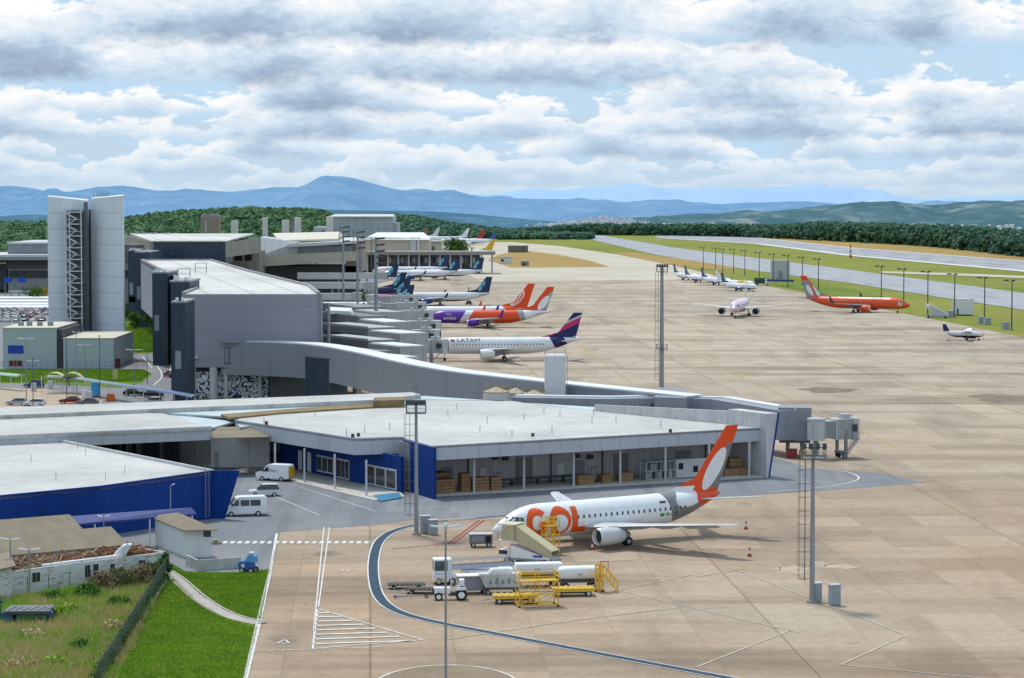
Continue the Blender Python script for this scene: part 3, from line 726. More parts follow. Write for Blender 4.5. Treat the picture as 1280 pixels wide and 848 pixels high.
# loading dock
e1 = (E1-D1).normalized(); e1.z = 0; e2 = Vector((-.463, .886, 0)); e2 = (e2*.6 + Vector((-.62,.78,0))*.4).normalized()
d0 = P(545,621.5); d1 = P(955,597.5); DEP = 9.0
b0, b1 = d0 + e2*DEP, d1 + e2*DEP
mb = MB(o0); mb.wall(b0, b1, .25, ZR-.26, .3); mb.build('dock_wall', RENDERW, root)
mb = MB(o0); mb.wall(d0 + e2*.3 - e1*.3, b0 - e1*.3, .25, ZR-.26, .3); mb.build('dock_wall', RENDERG, root)
mb = MB(o0); mb.prism([V2(p) for p in (d0, d1, b1, b0)], 0, .3); mb.build('dock_platform', KERB, root)
for x in (592,652,713,771,828.5,885,938):
    t = (x-545)/410; p = d0.lerp(d1, t) + e2*.5
    yv = None
    m_ = MB(o0); m_.tube((p.x,p.y,.3), (p.x,p.y,ZR-1.8), .16, n=8); m_.build('post', RENDERW, root)
for t, w, h, mt in ((.13,1.6,2.6,GREYM),(.235,1.1,2.2,WHITE),(.36,2.6,3.4,RENDERG),(.47,1.2,2.3,WHITE),(.53,1.6,2.6,GREYM),(.66,2.4,3.2,RENDERG),(.86,2.6,3.2,GREYM)):
    p = b0.lerp(b1, t) - e2*.06; m_ = MB(o0); m_.obox(p, e1, e2, w/2, .05, .3, h+.3); dd = m_.build('dock_door', mt, root)
for t, z in ((.30,3.4),(.52,3.2),(.56,3.0),(.79,4.4),(.82,4.6),(.27,3.6)):
    p = b0.lerp(b1, t) - e2*.3; m_ = MB(o0); m_.obox(p, e1, e2, .4, .25, z, z+.6); m_.build('wall_lamp', GREYD, root)
for t in (.19,.44,.60,.80,.93):
    p = b0.lerp(b1, t) - e2*.2; m_ = MB(o0); m_.tube((p.x,p.y,.3), (p.x,p.y,ZR-.3), .1, n=6); m_.build('downpipe', GREYD, root)
# end wall with its leaning edge and parapet
r0, r1 = P(956,597.5), P(972.5,514.5, 9.0)
tb = e1*2.6
mb = MB(o0)
q = [d1 + e1*.1 - e2*.3]
base = q[0]
mb.hexa([(base.x, base.y, 0), (base.x+e1.x*.5, base.y+e1.y*.5, 0), (base.x+e1.x*.5+e2.x*9, base.y+e1.y*.5+e2.y*9, 0), (base.x+e2.x*9, base.y+e2.y*9, 0)],
        [(base.x, base.y, 9.2), (base.x+e1.x*2.1, base.y+e1.y*2.1, 9.2), (base.x+e1.x*2.1+e2.x*9, base.y+e1.y*2.1+e2.y*9, 9.2), (base.x+e2.x*9, base.y+e2.y*9, 9.2)])
mb.build('end_wall', RENDERW, root)
mb = MB(o0)
f_ = base - e2*.06
mb.hexa([(f_.x+e1.x*.42, f_.y+e1.y*.42, 0), (f_.x+e1.x*.66, f_.y+e1.y*.66, 0), (f_.x+e1.x*.66+e2.x*.05, f_.y+e1.y*.66+e2.y*.05, 0), (f_.x+e1.x*.42+e2.x*.05, f_.y+e1.y*.42+e2.y*.05, 0)],
        [(f_.x+e1.x*2.0, f_.y+e1.y*2.0, 9.25), (f_.x+e1.x*2.3, f_.y+e1.y*2.3, 9.25), (f_.x+e1.x*2.3+e2.x*.05, f_.y+e1.y*2.3+e2.y*.05, 9.25), (f_.x+e1.x*2.0+e2.x*.05, f_.y+e1.y*2.0+e2.y*.05, 9.25)])
mb.build('edge_trim', BLUE, root)
pf, pb = P(955,514.0, 9.2), P(744,507.5, 8.6)
mb = MB(o0); a, b = E1 + Vector((0,0,0)), F1
mb.hexa([(E1.x, E1.y, ZR-.2), (E1.x+.5, E1.y+.3, ZR-.2), (F1.x+.5, F1.y+.3, ZR-.2), (F1.x, F1.y, ZR-.2)], [(E1.x, E1.y, 9.2), (E1.x+.5, E1.y+.3, 9.2), (F1.x+.5, F1.y+.3, 8.0), (F1.x, F1.y, 8.0)])
mb.build('parapet', RENDERW, root)
# things on the roof: posts of the lifeline
for px, py in [(330,531),(394,520),(433,545),(487,537),(456,541),(609,529),(655,525),(700,522),(740,530),(690,542),(640,546),(600,541),(770,528),(826,534),(742,519),(560,522),(520,512),(571,512),(680,517),(826,522)]:
    p = P(px, py, ZR); m_ = MB(o0); m_.tube(p, p + Vector((0,0,1.0)), .05, n=5); m_.build('lifeline_post', GREYM, root)
p = P(443,547, ZR); 
for px, py in ((441,547),(448,546),(666,546),(838,541),(333,531)):
    p = P(px, py, ZR+.2); m_ = MB(o0); m_.obox(p, (1,0), (0,1), .22, .18, ZR+.2, ZR+.7); m_.build('roof_floodlight', GREYD, root)
# --- annex strips behind: stained gutter, translucent roofs, rear roof ---
root = thing('annex_building', 'long low white roofed annex with a brown stained gutter and pale skylight sheets', 'building', P(300,560))
o0 = root.location
mb = MB(o0); level(mb, [(204,517),(330,531),(300,534),(293,527),(264,535)], 6.35, 6.6); mb.build('skylight_roof', ROOFT, root)
mb = MB(o0); level(mb, [(200,516),(530,495),(650,503),(760,510),(740,513.5),(640,501.5),(530,499.5),(300,522)], 6.6, 6.9); mb.build('skylight_roof', ROOFT, root)
mb = MB(o0); level(mb, [(276,518),(340,513),(420,507),(500,503),(497,507),(430,511),(352,516),(287,522.5)], 6.9, 7.25); mb.build('roof_gutter', STAIN, root)
mb = MB(o0); level(mb, [(466,501),(505,500),(506,496),(468,497)], 6.95, 8.2); mb.build('gutter_box', STAIN, root)
mb = MB(o0); level(mb, [(-60,512),(0,509.5),(515,490.5),(526,493.5),(470,500),(200,511),(-60,522)], 0, 7.6); mb.build('rear_roof', ROOFW, root)
mb = MB(o0); level(mb, [(46.7,544),(264.6,534.5),(205,517),(0,514),(-80,516),(-80,550)], 6.6, 7.0); mb.build('roof', ROOFW, root)
a, b = P(-80,549.5,7.0), P(265,534.3,7.0)
mb = MB(o0); mb.wall(a, b, 5.2, 7.15, .3); mb.build('fascia', FASCIA, root)
# recessed wall and dark openings under it
a, b = P(60,580), P(241,583); c, d = P(264,585), P(337,584.5)
s2 = Vector((-.6,.8,0))
a2, b2 = a + s2*3, b + s2*3
mb = MB(o0); mb.wall(a2, b2, 0, 5.2, .3); mb.build('wall', RENDERG, root)
mb = MB(o0); mb.wall(b2, c, 0, 5.2, .3); mb.build('wall', RENDERW, root)
mb = MB(o0); mb.wall(c, d, 0, 5.4, .3); mb.build('wall', M('shade_lifted_render', (.86,.86,.86), .8, .08, .3), root)  # paler copy of the white render, makes up for the shade here
for t0, t1, mt in ((.30,.42,BLUED),(.44,.55,GREYD),(.57,.62,GREYL),(.64,.69,GREYL),(.72,.84,GREYD),(.87,.98,GREYD)):
    p, q = a2.lerp(b2, t0), a2.lerp(b2, t1); n_ = Vector((0,-.12,0)); m_ = MB(o0); m_.wall(p+n_, q+n_, 0, 4.2, .1); f = m_.build('shutter', mt, root)
    if mt is GREYL: m_ = MB(o0); m_.wall(p.lerp(q,.15)+n_*1.3, p.lerp(q,.85)+n_*1.3, .3, 3.9, .03); m_.build('pane', GLASS, f)
p, q = c.lerp(d, .05), c.lerp(d, .13); m_ = MB(o0); m_.wall(p+Vector((0,-.1,0)), q+Vector((0,-.1,0)), 0, 2.4, .1); m_.build('door', GREYL, root)
mb = MB(o0)
h0, h1, h2, h3 = P(264,549,5.4), P(338,547.5,5.4), P(335,535,6.3), P(264,535,6.3)
mb.hexa([h0, h1, h2, h3], [x + Vector((0,0,.15)) for x in (h0, h1, h2, h3)]); mb.build('corrugated_roof', FIBRO, root)
# --- blue fronted building at the left ---
root = thing('blue_warehouse', 'low warehouse with a white roof and a bright blue leaning front wall', 'building', P(150,655))
o0 = root.location; ZB = 5.8
k = [P(0,538,ZB), P(264.6,591,ZB), P(127,610,ZB), P(1.5,622,ZB)]
far = P(-60,526,ZB); nearl = P(-60,628,ZB)
mb = MB(o0); mb.prism([V2(p) for p in (far, k[0], k[1], k[2], k[3], nearl)], ZB-.25, ZB); mb.build('roof', ROOFW, root)
mb = MB(o0); mb.wall(far, k[1], ZB-.3, ZB+.35, .35); mb.build('parapet', RENDERW, root)
L0, L1, L2 = k[3], k[2], k[1]
mb = MB(o0)
tip = P(299,589.5,6.0)
for a, b in ((nearl, L0), (L0, L1), (L1, L2)): mb.wall(a, b, 0, ZB+.25, .3)
d = (tip - L2); d.z = 0; n_ = Vector((-d.y, d.x, 0)).normalized()*.3
bt = L2 + d*.45
mb.hexa([(L2.x,L2.y,0), (bt.x,bt.y,0), (bt.x+n_.x,bt.y+n_.y,0), (L2.x+n_.x,L2.y+n_.y,0)], [(L2.x,L2.y,ZB+.25), (tip.x,tip.y,ZB+.3), (tip.x+n_.x,tip.y+n_.y,ZB+.3), (L2.x+n_.x,L2.y+n_.y,ZB+.25)])
mb.build('front_wall', BLUE, root)
sw = L2 + n_*3; mb = MB(o0); mb.wall(L2 + d*.2 + n_*1.2, far, 0, ZB-.3, .3); mb.build('side_wall', RENDERG, root)
mb = MB(o0)
pa = L2 + (L1-L2)*.06
fw = Vector(((L2-L1).y, -(L2-L1).x, 0)).normalized()
for s in (-.35, .35):
    q = pa + (L2-L1).normalized()*s + fw*.3; mb.tube((q.x,q.y,.3), (q.x,q.y,ZB+1.1), .04, n=5)
for i in range(18):
    q = pa + fw*.3; u_ = (L2-L1).normalized()*.35; mb.tube((q.x-u_.x,q.y-u_.y,.5+i*.33), (q.x+u_.x,q.y+u_.y,.5+i*.33), .025, n=4)
mb.build('wall_ladder', GREYM, root)
for px, py in [(39,577),(70,600),(97,562),(14,556),(43,540),(156,592),(132,601),(75,556),(107,570)]:
    p = P(px, py, ZB); m_ = MB(o0); m_.tube(p, p + Vector((0,0,.9)), .04, n=4); m_.build('lifeline_post', GREYM, root)
# blue canopy with posts in front of the warehouse
cz = 3.2
c0, c1, c2, c3 = P(100,657,cz), P(246,644,cz), P(239,636.5,cz+.6), P(78,648,cz+.6)
mb = MB(o0); mb.hexa([c0, c1, c2, c3], [x + Vector((0,0,.18)) for x in (c0, c1, c2, c3)]); mb.build('canopy', M('violet_blue_canopy', (.032,.05,.19), .5, .15, .5), root)
for px in (118,186,240):
    t = (px-100)/146; p = c0.lerp(c1, t); m_ = MB(o0); m_.tube((p.x,p.y,0), (p.x,p.y,cz), .09, n=6); m_.build('post', WHITE, root)
# --- white kiosk with a hipped roof ---
root = thing('kiosk', 'small white cabin with a brown hipped roof beside the blue wall', 'building', P(230,697))
o0 = root.location
c0 = P(229.5,697.5); c1 = P(264.5,697.0); l0 = P(194,682)
zt = 3.25
dA = (c1-c0).normalized(); dB = Vector((-dA.y, dA.x, 0)); wA = (c1-c0).length
la = (l0-c0); ll = la.length; dl = la.normalized()
q = [c0, c1, c1 + la, l0]
mb = MB(o0); mb.prism([V2(p) for p in q], 0, zt); mb.build('wall', M('kiosk_paint', (.74,.77,.74), .8, .1, .6, streak=.10), root)
ov = []
cen = (q[0]+q[1]+q[2]+q[3])/4
for p in q: ov.append(p + (p-cen).normalized()*1.35)
mb = MB(o0)
rg0 = cen + la*.18; rg1 = cen - la*.18
vs = [(p.x,p.y,zt) for p in ov] + [(rg1.x,rg1.y,zt+.95), (rg0.x,rg0.y,zt+.95)] + [(p.x,p.y,zt-.12) for p in ov]
mb.add(vs, [(0,1,4),(1,2,5,4),(2,3,5),(3,0,4,5),(6,9,8,7),(0,6,7,1),(1,7,8,2),(2,8,9,3),(3,9,6,0)])
mb.build('roof', FIBRO, root)
p, r_ = c0.lerp(c1, .72), c0.lerp(c1, .98); m_ = MB(o0); m_.wall(p + Vector((0,-.06,0)), r_ + Vector((0,-.06,0)), 2.3, 3.1, .04); m_.build('window', GLASSB, root)
mb = MB(); a, b, c = P(232,708), P(247,715), P(301,711)
mb.wall(a, b, 0, 1.25, .2); mb.wall(b, c, 0, 1.25, .2)
one(mb, 'low_wall', M('pale_concrete', (.54,.54,.52), .85, .2, .6, streak=.3), 'low pale concrete wall below the white cabin', 'wall')
# --- old building with the broken roof ---
OLDW = None
def old_wall_mat():
    m, n, l, b = nt('peeling_whitewash'); k = NB(m.node_tree); co = k.coord()
    a = k.noise(co, 1.2, 6, .7); st = k.noise(k.coord(scale=(.5,.5,4)), 1.1, 5, .65)
    col = k.mix(k.mapr(a, .5, .68), (.60,.62,.62), (.36,.37,.36)); col = k.mix(k.mapr(st, .57, .66), col, (.16,.165,.16))
    z = k.sep(co)[2]; w = k.math('FRACT', k.math('MULTIPLY', z, 1/.62)); col = k.mix(k.mapr(k.math('LESS_THAN', w, .06), 0, 1, 0, .4), col, (.2,.2,.2))
    l.new(col, b.inputs['Base Color']); b.inputs['Roughness'].default_value = .9; return m
OLDW = old_wall_mat()
root = thing('derelict_building', 'old white walled shed with its roof torn open and rafters exposed', 'building', P(110,736))
o0 = root.location; zo = 2.55
a, b = P(-60,756), P(207.5,720)
bd = (b-a).normalized(); bn = Vector((-bd.y, bd.x, 0))
mb = MB(o0); mb.wall(a, b, 0, zo, .25); mb.build('wall', OLDW, root)
mb = MB(o0); mb.wall(b, b + bn*7, 0, zo, .25); mb.wall(a + bn*7, b + bn*7, 0, zo-.1, .25); mb.build('wall', OLDW, root)
mb = MB(o0); mb.prism([V2(p) for p in (a + bn*.26, b + bn*.26, b + bn*6.9, a + bn*6.9)], zo-.7, zo-.45); mb.build('ceiling', CONCD, root)
for t, w, z0, z1 in ((.375,.9,1.1,2.2),(.615,.6,.9,2.3),(.655,.6,.9,2.3),(.735,.5,1.0,2.1),(.88,.8,1.1,2.1)):
    p = a.lerp(b, t) - bn*.03; m_ = MB(o0); m_.obox(p, bd, bn, w*.62, .04, z0, z1); f = m_.build('window', WHITE, root)
    for s in (-1, 1): m_ = MB(o0); m_.obox(p + bd*s*w*.28 - bn*.04, bd, bn, w*.25, .02, z0+.08, z1-.08); m_.build('pane', GLASS, f)
RAFT = M('reddish_rafter_wood', (.26,.10,.045), .9, .45, 1.5)
PLANK = M('pale_plank', (.40,.27,.15), .9, .35, 1.5)
mb = MB(o0)
for i in range(44):
    t = .28 + .70*i/44; p = a.lerp(b, t) + bn*random.uniform(.5, 1.0); q = p + bn*random.uniform(3, 5.6) + bd*random.uniform(-.5,.5)
    mb.tube((p.x,p.y,zo+random.uniform(-.3,.1)), (q.x,q.y,zo+random.uniform(.0,.7)), .07, n=4)
mb.build('rafter', RAFT, root)
mb = MB(o0)
for i in range(260):
    p = a.lerp(b, random.uniform(.27, .99)) + bn*random.uniform(.4, 6.3); an = random.uniform(0, 6.28); L_ = random.uniform(.5, 1.7)
    q = p + Vector((math.cos(an), math.sin(an), 0))*L_; z0 = zo + random.uniform(-.4, .3)
    mb.tube((p.x,p.y,z0), (q.x,q.y,z0 + random.uniform(-.2,.5)), random.uniform(.04,.09), n=4)
mb.build('broken_planks', PLANK, root)['kind'] = 'stuff'
mb = MB(o0)
for i in range(160):
    p = a.lerp(b, random.uniform(.80, .99)) + bn*random.uniform(.8, 6.3); an = random.uniform(0, 6.28)
    q = p + Vector((math.cos(an), math.sin(an), 0))*random.uniform(.3,.8); z0 = zo + random.uniform(-.3, .35)
    mb.tube((p.x,p.y,z0), (q.x,q.y,z0 + random.uniform(-.1,.15)), random.uniform(.08,.16), n=4)
mb.build('tile_rubble', M('clay_rubble', (.30,.115,.05), .9, .4, 1.5), root)['kind'] = 'stuff'
s0 = a.lerp(b, .76) + bn*1.0
mb = MB(o0)
for i in range(3):
    p = s0 + bd*(.35*i); mb.hexa([(p.x,p.y,zo-.1), (p.x+.8,p.y+.2,zo-.1), (p.x+.8-.1,p.y+2.2,zo+.2), (p.x,p.y+2.2,zo+.2)], [(p.x+1.0,p.y+.4,zo+1.0+.15*i), (p.x+1.3,p.y+.5,zo+1.1), (p.x+1.3,p.y+2.3,zo+1.0), (p.x+1.0,p.y+2.3,zo+1.1)])
mb.build('torn_sheet', WHITE, root)
m_ = MB(o0); p, q = a.lerp(b, .42) + bn*.3, a.lerp(b, .80) + bn*.3; m_.wall(p, q, zo, zo+.22, .5); m_.build('wall_cap', WHITE, root)
def gable(root, o0, pts, z0, zr, mat, name='roof'):   # pts: near-left, near-right, far-right, far-left in plan
    a, b, c, d = pts; m0, m1 = (a+d)/2, (b+c)/2
    mb = MB(o0); vs = [(p.x,p.y,z0) for p in (a,b,c,d)] + [(m0.x,m0.y,zr), (m1.x,m1.y,zr)] + [(p.x,p.y,z0-.15) for p in (a,b,c,d)]
    mb.add(vs, [(0,1,5,4),(2,3,4,5),(1,2,5),(3,0,4),(6,9,8,7),(0,6,7,1),(1,7,8,2),(2,8,9,3),(3,9,6,0)]); return mb.build(name, mat, root)
for lab, pts, px in (('long grey brown corrugated roof shed directly behind the torn roof', [(-40,699),(161,681),(142,664),(-40,690)], 100), ('long grey brown corrugated roof shed nearest the blue wall', [(-40,677),(107,665),(93,650),(-40,660)], 60)):
    zz = 3.0; q = [P(x, y, zz) for x, y in pts]; r_ = thing('shed', lab, 'shed', P(px, pts[0][1]+14), 0, 'corrugated roof sheds')
    ax = (q[1]-q[0]).normalized(); ay = Vector((-ax.y, ax.x, 0))
    qq = [q[0], q[1], q[1] + ay*8.5, q[0] + ay*8.5]
    gable(r_, r_.location, qq, zz, zz+1.5, FIBRO)
    m_ = MB(r_.location); cen = sum(qq, Vector())/4; m_.prism([V2(p + (cen-p).normalized()*.6) for p in qq], 0, zz-.2); m_.build('wall', OLDW, r_)
r_ = thing('shed', 'small corrugated roof lean-to at the left frame edge before the torn roof', 'shed', P(5,745), 0, 'corrugated roof sheds')
q = [P(x, y, 3.3) for x, y in [(-40,722),(20,709),(12,692),(-40,700)]]
m_ = MB(r_.location); m_.hexa(q, [p + Vector((0,0,.15)) for p in q]); m_.build('roof', FIBRO, r_)
m_ = MB(r_.location); cen = sum(q, Vector())/4; m_.prism([V2(p + (cen-p).normalized()*.6) for p in q], 0, 3.29); m_.build('wall', OLDW, r_)
# ------------------------------------------------------------------ terminal complex
def part(root, name, mat, fn, **k):
    mb = MB(root.location); fn(mb); return mb.build(name, mat, root, **k)
# --- big grey concourse ---
root = thing('concourse_building', 'huge windowless grey panelled concourse with a broad pale flat roof', 'building', Q(316,499,0.1) if False else P(316,499))
D0 = root.location.y; ZT = 21.0
tl = Vector((-65.5, D0)); tr = Vector((-38.0, D0)); k1 = Vector((-66.5, 520)); k2 = Vector((-113, 755)); m1 = Vector((-91.5, 755)); m2 = Vector((-67.5, 640)); m3 = Vector((-43.5, 535))
poly = [tl, tr, m3, m2, m1, k2, k1]
cen = sum(poly, Vector((0,0)))/len(poly)
part(root, 'upper_wall', PANEL, lambda m: m.prism(poly, 6.3, ZT-.2))
inner = [p + (cen-p).normalized()*.9 for p in poly]
part(root, 'roof', ROOFW2, lambda m: m.prism(inner, ZT-.3, ZT-.15))
def parap(m):
    for a, b in zip(poly, poly[1:] + poly[:1]):
        if a is tl: continue
        m.wall(b, a, ZT-.9, ZT+.35, -.8) if False else m.wall(a, b, ZT-.9, ZT+.3, .7)
part(root, 'parapet', PANELP, parap)
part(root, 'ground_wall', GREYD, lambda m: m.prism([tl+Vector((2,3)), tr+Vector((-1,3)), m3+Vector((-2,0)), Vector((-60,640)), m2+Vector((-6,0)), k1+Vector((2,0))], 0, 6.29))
for px in (241.5, 266, 281.5, 324):
    x = (px-640)/FPX*(D0+.6); part(root, 'column', RENDERW, lambda m: m.tube((x, D0+.7, 0), (x, D0+.7, 6.3), .42 if px != 266 else .8, n=10), smooth=True)
# patterned screen
def arab():
    m, n, l, b = nt('arabesque_screen'); k = NB(m.node_tree); co = k.coord()
    vo = n.new('ShaderNodeTexVoronoi'); vo.feature = 'DISTANCE_TO_EDGE'; vo.inputs['Scale'].default_value = .6; l.new(co, vo.inputs['Vector'])
    w = n.new('ShaderNodeTexNoise'); w.inputs['Scale'].default_value = .62; w.inputs['Detail'].default_value = 1; w.inputs['Distortion'].default_value = 1.2; l.new(co, w.inputs['Vector'])
    ring = k.math('ABSOLUTE', k.math('SUBTRACT', k.math('FRACT', k.math('MULTIPLY', w.outputs[0], 4.2)), .5))
    f = k.math('GREATER_THAN', ring, .27)
    l.new(k.mix(f, (.70,.72,.76), (.02,.035,.10)), b.inputs['Base Color']); b.inputs['Roughness'].default_value = .6; return m
part(root, 'patterned_screen', arab(), lambda m: m.box(-64.0, -48.6, D0+1.6, D0+1.75, 0, 5.3))
part(root, 'side_wall', M('dark_grey_wall', (.16,.17,.18), .8), lambda m: m.box(-48.4, -37, D0+2.2, D0+2.4, 0, 6.2))  # one even dark grey
# window in the front
wx0, wx1 = (280-640)/FPX*D0, (297-640)/FPX*D0; wz0, wz1 = CH-(455-HY)/FPX*D0, CH-(434-HY)/FPX*D0
f = part(root, 'window', GREYD, lambda m: m.box(wx0, wx1, D0-.12, D0-.02, wz0, wz1))
for i in range(3):
    a, b = wx0 + (wx1-wx0)*(i+.08)/3, wx0 + (wx1-wx0)*(i+.92)/3
    part(f, 'pane', M('pale_glazing', (.22,.27,.33), .2), lambda m: m.box(a - 0, b, D0-.16, D0-.125, wz0+.15, wz1-.15)) if False else None
mb = MB(root.location)
for i in range(3):
    a, b = wx0 + (wx1-wx0)*(i+.1)/3, wx0 + (wx1-wx0)*(i+.9)/3; mb.box(a, b, D0-.17, D0-.125, wz0+.15, wz1-.15)
mb.build('pane', M('pale_glazing', (.22,.27,.33), .2), f)
part(root, 'ledge', M('ledge_grey', (.27,.28,.32), .5), lambda m: m.box(-57.5, -40, D0-.9, D0-.01, 11.2, 11.9))
for px, py in ((243,447),(382,431)):
    x = (px-640)/FPX*D0; z = CH-(py-HY)/FPX*D0; part(root, 'wall_lamp', WHITE, lambda m: m.box(x-.7, x+.7, D0-1.1, D0-.05, z-.1, z+.15))
for px, py in ((230,346),(251,338)):      # roof access frames
    p = P(px, py+3, ZT)
    def fr(m):
        for s in (-1.4, 1.4): m.tube((p.x+s,p.y,ZT-.2), (p.x+s,p.y,ZT+2.4), .1, n=4)
        for h in (1.2, 2.4): m.tube((p.x-1.4,p.y,ZT+h), (p.x+1.4,p.y,ZT+h), .08, n=4)
    part(root, 'roof_access_frame', STEELD, fr)
part(root, 'downpipe', STEEL, lambda m: (m.tube((-37.8, D0-.3, 6), (-37.8, D0-.3, ZT), .25, n=8), m.tube((-36.6, D0+3, 0), (-36.6, D0+3, ZT-2), .3, n=8)))
# slate blue stair cores along the left side
for i, (x0, x1, yt, D, dep, lb) in enumerate([(215,231,379,468,14,'nearest slate blue stair tower at the front corner of the grey concourse'),(213,237,353,512,16,'slate blue stair tower second from the front along the grey concourse'),
        (190,209,342,590,18,'slate blue stair tower in the middle of the row along the grey concourse'),(169,187,316,760,20,'slate blue stair tower second from the back, beside the white tower'),(160,170,314,800,20,'slate blue stair tower at the back, closest to the white tower')]):
    X0, X1 = (x0-640)/FPX*D, (x1-640)/FPX*D; zt = CH-(yt-HY)/FPX*D
    r_ = thing('stair_tower', lb, 'stair tower', ((X0+X1)/2, D, 0), 0, 'slate blue stair towers')
    part(r_, 'shaft', NAVY, lambda m: m.box(X0, X1, D, D+dep, 0, zt))
    part(r_, 'roof', PANELP, lambda m: m.box(X0-.2, X1+.2, D-.2, D+dep+.2, zt, zt+.35))
    part(r_, 'louvre', GREYM, lambda m: m.box(X0+.5, X0+1.6, D-.12, D-.01, zt*.38, zt*.55))
    part(r_, 'roof_lamp', WHITE, lambda m: (m.box(X0+.5, X0+1.5, D+1, D+1.6, zt+.36, zt+1.0), m.box(X1-1.3, X1-.5, D+1, D+1.6, zt+.36, zt+1.0)))
# --- curved connecting pier ---
root = thing('connecting_pier', 'long curving grey elevated pier with a white roof edge linking the concourse to the jetways', 'building', P(640,505))
pp = [(276,427.2,11.4),(330,428.3,11.4),(386,431,11.35),(440,440.5,10.9),(505,456,10.1),(560,465.5,9.4),(640,474.5,8.8),(720,483,8.2),(800,491,7.7),(858,497,7.4)]
tops = smooth_line([P(a, b, z) for a, b, z in pp], 2)
def pier(m, lo, hi, off0, off1):
    rings = []
    for i, p in enumerate(tops):
        a = tops[max(0,i-1)]; b = tops[min(len(tops)-1,i+1)]; d = Vector((b.x-a.x, b.y-a.y, 0)).normalized(); n_ = Vector((-d.y, d.x, 0))
        A, B = p + n_*off0, p + n_*off1
        rings.append([(A.x,A.y,p.z+lo), (B.x,B.y,p.z+lo), (B.x,B.y,p.z+hi), (A.x,A.y,p.z+hi)])
    m.loft(rings)
part(root, 'wall', PANELC, lambda m: pier(m, -6.6, 0, 0, 4.6))
part(root, 'roof', M('bright_roof_edge', (.70,.71,.72), .5, .08, .1), lambda m: pier(m, .01, .22, .25, 4.7))
for px in (395, 450, 478, 520):
    i = min(range(len(tops)), key=lambda q: abs(640 + tops[q].x/tops[q].y*FPX - px)); p = tops[i]
    part(root, 'column', CONC, lambda m: m.tube((p.x, p.y+1.5, 0), (p.x, p.y+1.5, p.z-6.5), .4, n=8))
part(root, 'end_block', PANELC, lambda m: m.prism([V2(P(a,b,7.4)) for a, b in ((818,497.5),(858,498.5),(858,487),(822,485))], 2.5, 7.5))
part(root, 'vent', GREYD, lambda m: m.obox(P(822,508,6), (1,0), (0,1), 1.2, .1, 4.6, 6.5))
q2 = [P(640,497,7.0), P(760,499,7.0), P(830,497.5,7.1), P(888,499,7.2), P(974,513.5,7.3)]
def pier2(m, lo, hi, o_0, o_1):
    rings = []
    for i, p in enumerate(q2):
        a = q2[max(0,i-1)]; b = q2[min(len(q2)-1,i+1)]; d = Vector((b.x-a.x, b.y-a.y, 0)).normalized(); n_ = Vector((-d.y, d.x, 0))
        A, B = p + n_*o_0, p + n_*o_1
        rings.append([(A.x,A.y,p.z+lo), (B.x,B.y,p.z+lo), (B.x,B.y,p.z+hi), (A.x,A.y,p.z+hi)])
    m.loft(rings)
part(root, 'gallery', PANELC, lambda m: pier2(m, -4.6, 0, 0, 4.2))
part(root, 'gallery_roof', M('bright_roof_edge', ()), lambda m: pier2(m, .01, .2, 2.6, 4.4))
e0, e1_, e2_ = P(976,513,7.5), P(1017,515.5,7.5), None
jd = Vector((1, -.25, 0)).normalized()
ej = P(995, 578)
ec = Q(996, 512, 381)
part(root, 'end_room', M('end_room_panel', (.25,.265,.30), .5, .06, .2, seam=5.0), lambda m: m.obox((ec.x, ec.y+2.4), (1,-.12), (.12,1), 2.55, 2.6, 2.55, 7.65))
for s in (-1.2, 1.0):
    part(root, 'column', CONC, lambda m: m.tube((ec.x+s, ec.y+1.5, 0), (ec.x+s, ec.y+1.5, 2.6), .3, n=8))
part(root, 'floor_frame', STEELD, lambda m: m.obox((ec.x, ec.y+2.4), (1,-.12), (.12,1), 2.4, 2.5, 2.2, 2.54))
# slate box below the pier
pb = P(400,505); r_ = thing('plant_room', 'dark slate blue box standing under the curved pier', 'building', (-39.2, 478, 0))
part(r_, 'wall', NAVY, lambda m: m.prism([(-40.2,481),(-34.9,474.5),(-31.8,478.5),(-37,485)], 0, 8.9))
part(r_, 'roof', GREYD, lambda m: m.prism([(-40.3,481),(-34.9,474.3),(-31.6,478.5),(-37,485.2)], 8.9, 9.15))
# silo and tanks behind the white roof
D = 415; r_ = thing('silo', 'tall white square water tower with a tapered foot behind the white roof', 'water tower', ((694-640)/FPX*D, D, 0))
x0, x1 = (681-640)/FPX*D, (707.5-640)/FPX*D; cx = (x0+x1)/2
zt, zb, zn = CH-(444-HY)/FPX*D, CH-(497-HY)/FPX*D, CH-(504-HY)/FPX*D
TANKW = M('tank_white', (.66,.67,.68), .5, .08, .3, streak=.1)
part(r_, 'tank', TANKW, lambda m: m.box(x0, x1, D, D+3.6, zb, zt), bevel=.25)
part(r_, 'hopper', GREYL, lambda m: m.hexa([(cx-1,D+.8,zn),(cx+1,D+.8,zn),(cx+1,D+2.8,zn),(cx-1,D+2.8,zn)], [(x0,D,zb),(x1,D,zb),(x1,D+3.6,zb),(x0,D+3.6,zb)]))
part(r_, 'neck', TANKW, lambda m: m.lathe([(1.0, 0), (1.0, zn)], c=(cx, D+1.8, 0)))
part(r_, 'ladder', STEEL, lambda m: (m.tube((x1+.25,D+1,0),(x1+.25,D+1,zt),.06,n=4), m.tube((x1+.25,D+1.6,0),(x1+.25,D+1.6,zt),.06,n=4)))
def rail(m):
    for z in (zt+.5, zt+1.0):
        for a, b in (((x0,D),(x1,D)),((x0,D+3.6),(x1,D+3.6)),((x0,D),(x0,D+3.6)),((x1,D),(x1,D+3.6))): m.tube((*a,z),(*b,z),.04,n=4)
    for a in ((x0,D),(x1,D),(cx,D),(x0,D+3.6),(x1,D+3.6)): m.tube((*a,zt),(*a,zt+1),.04,n=4)
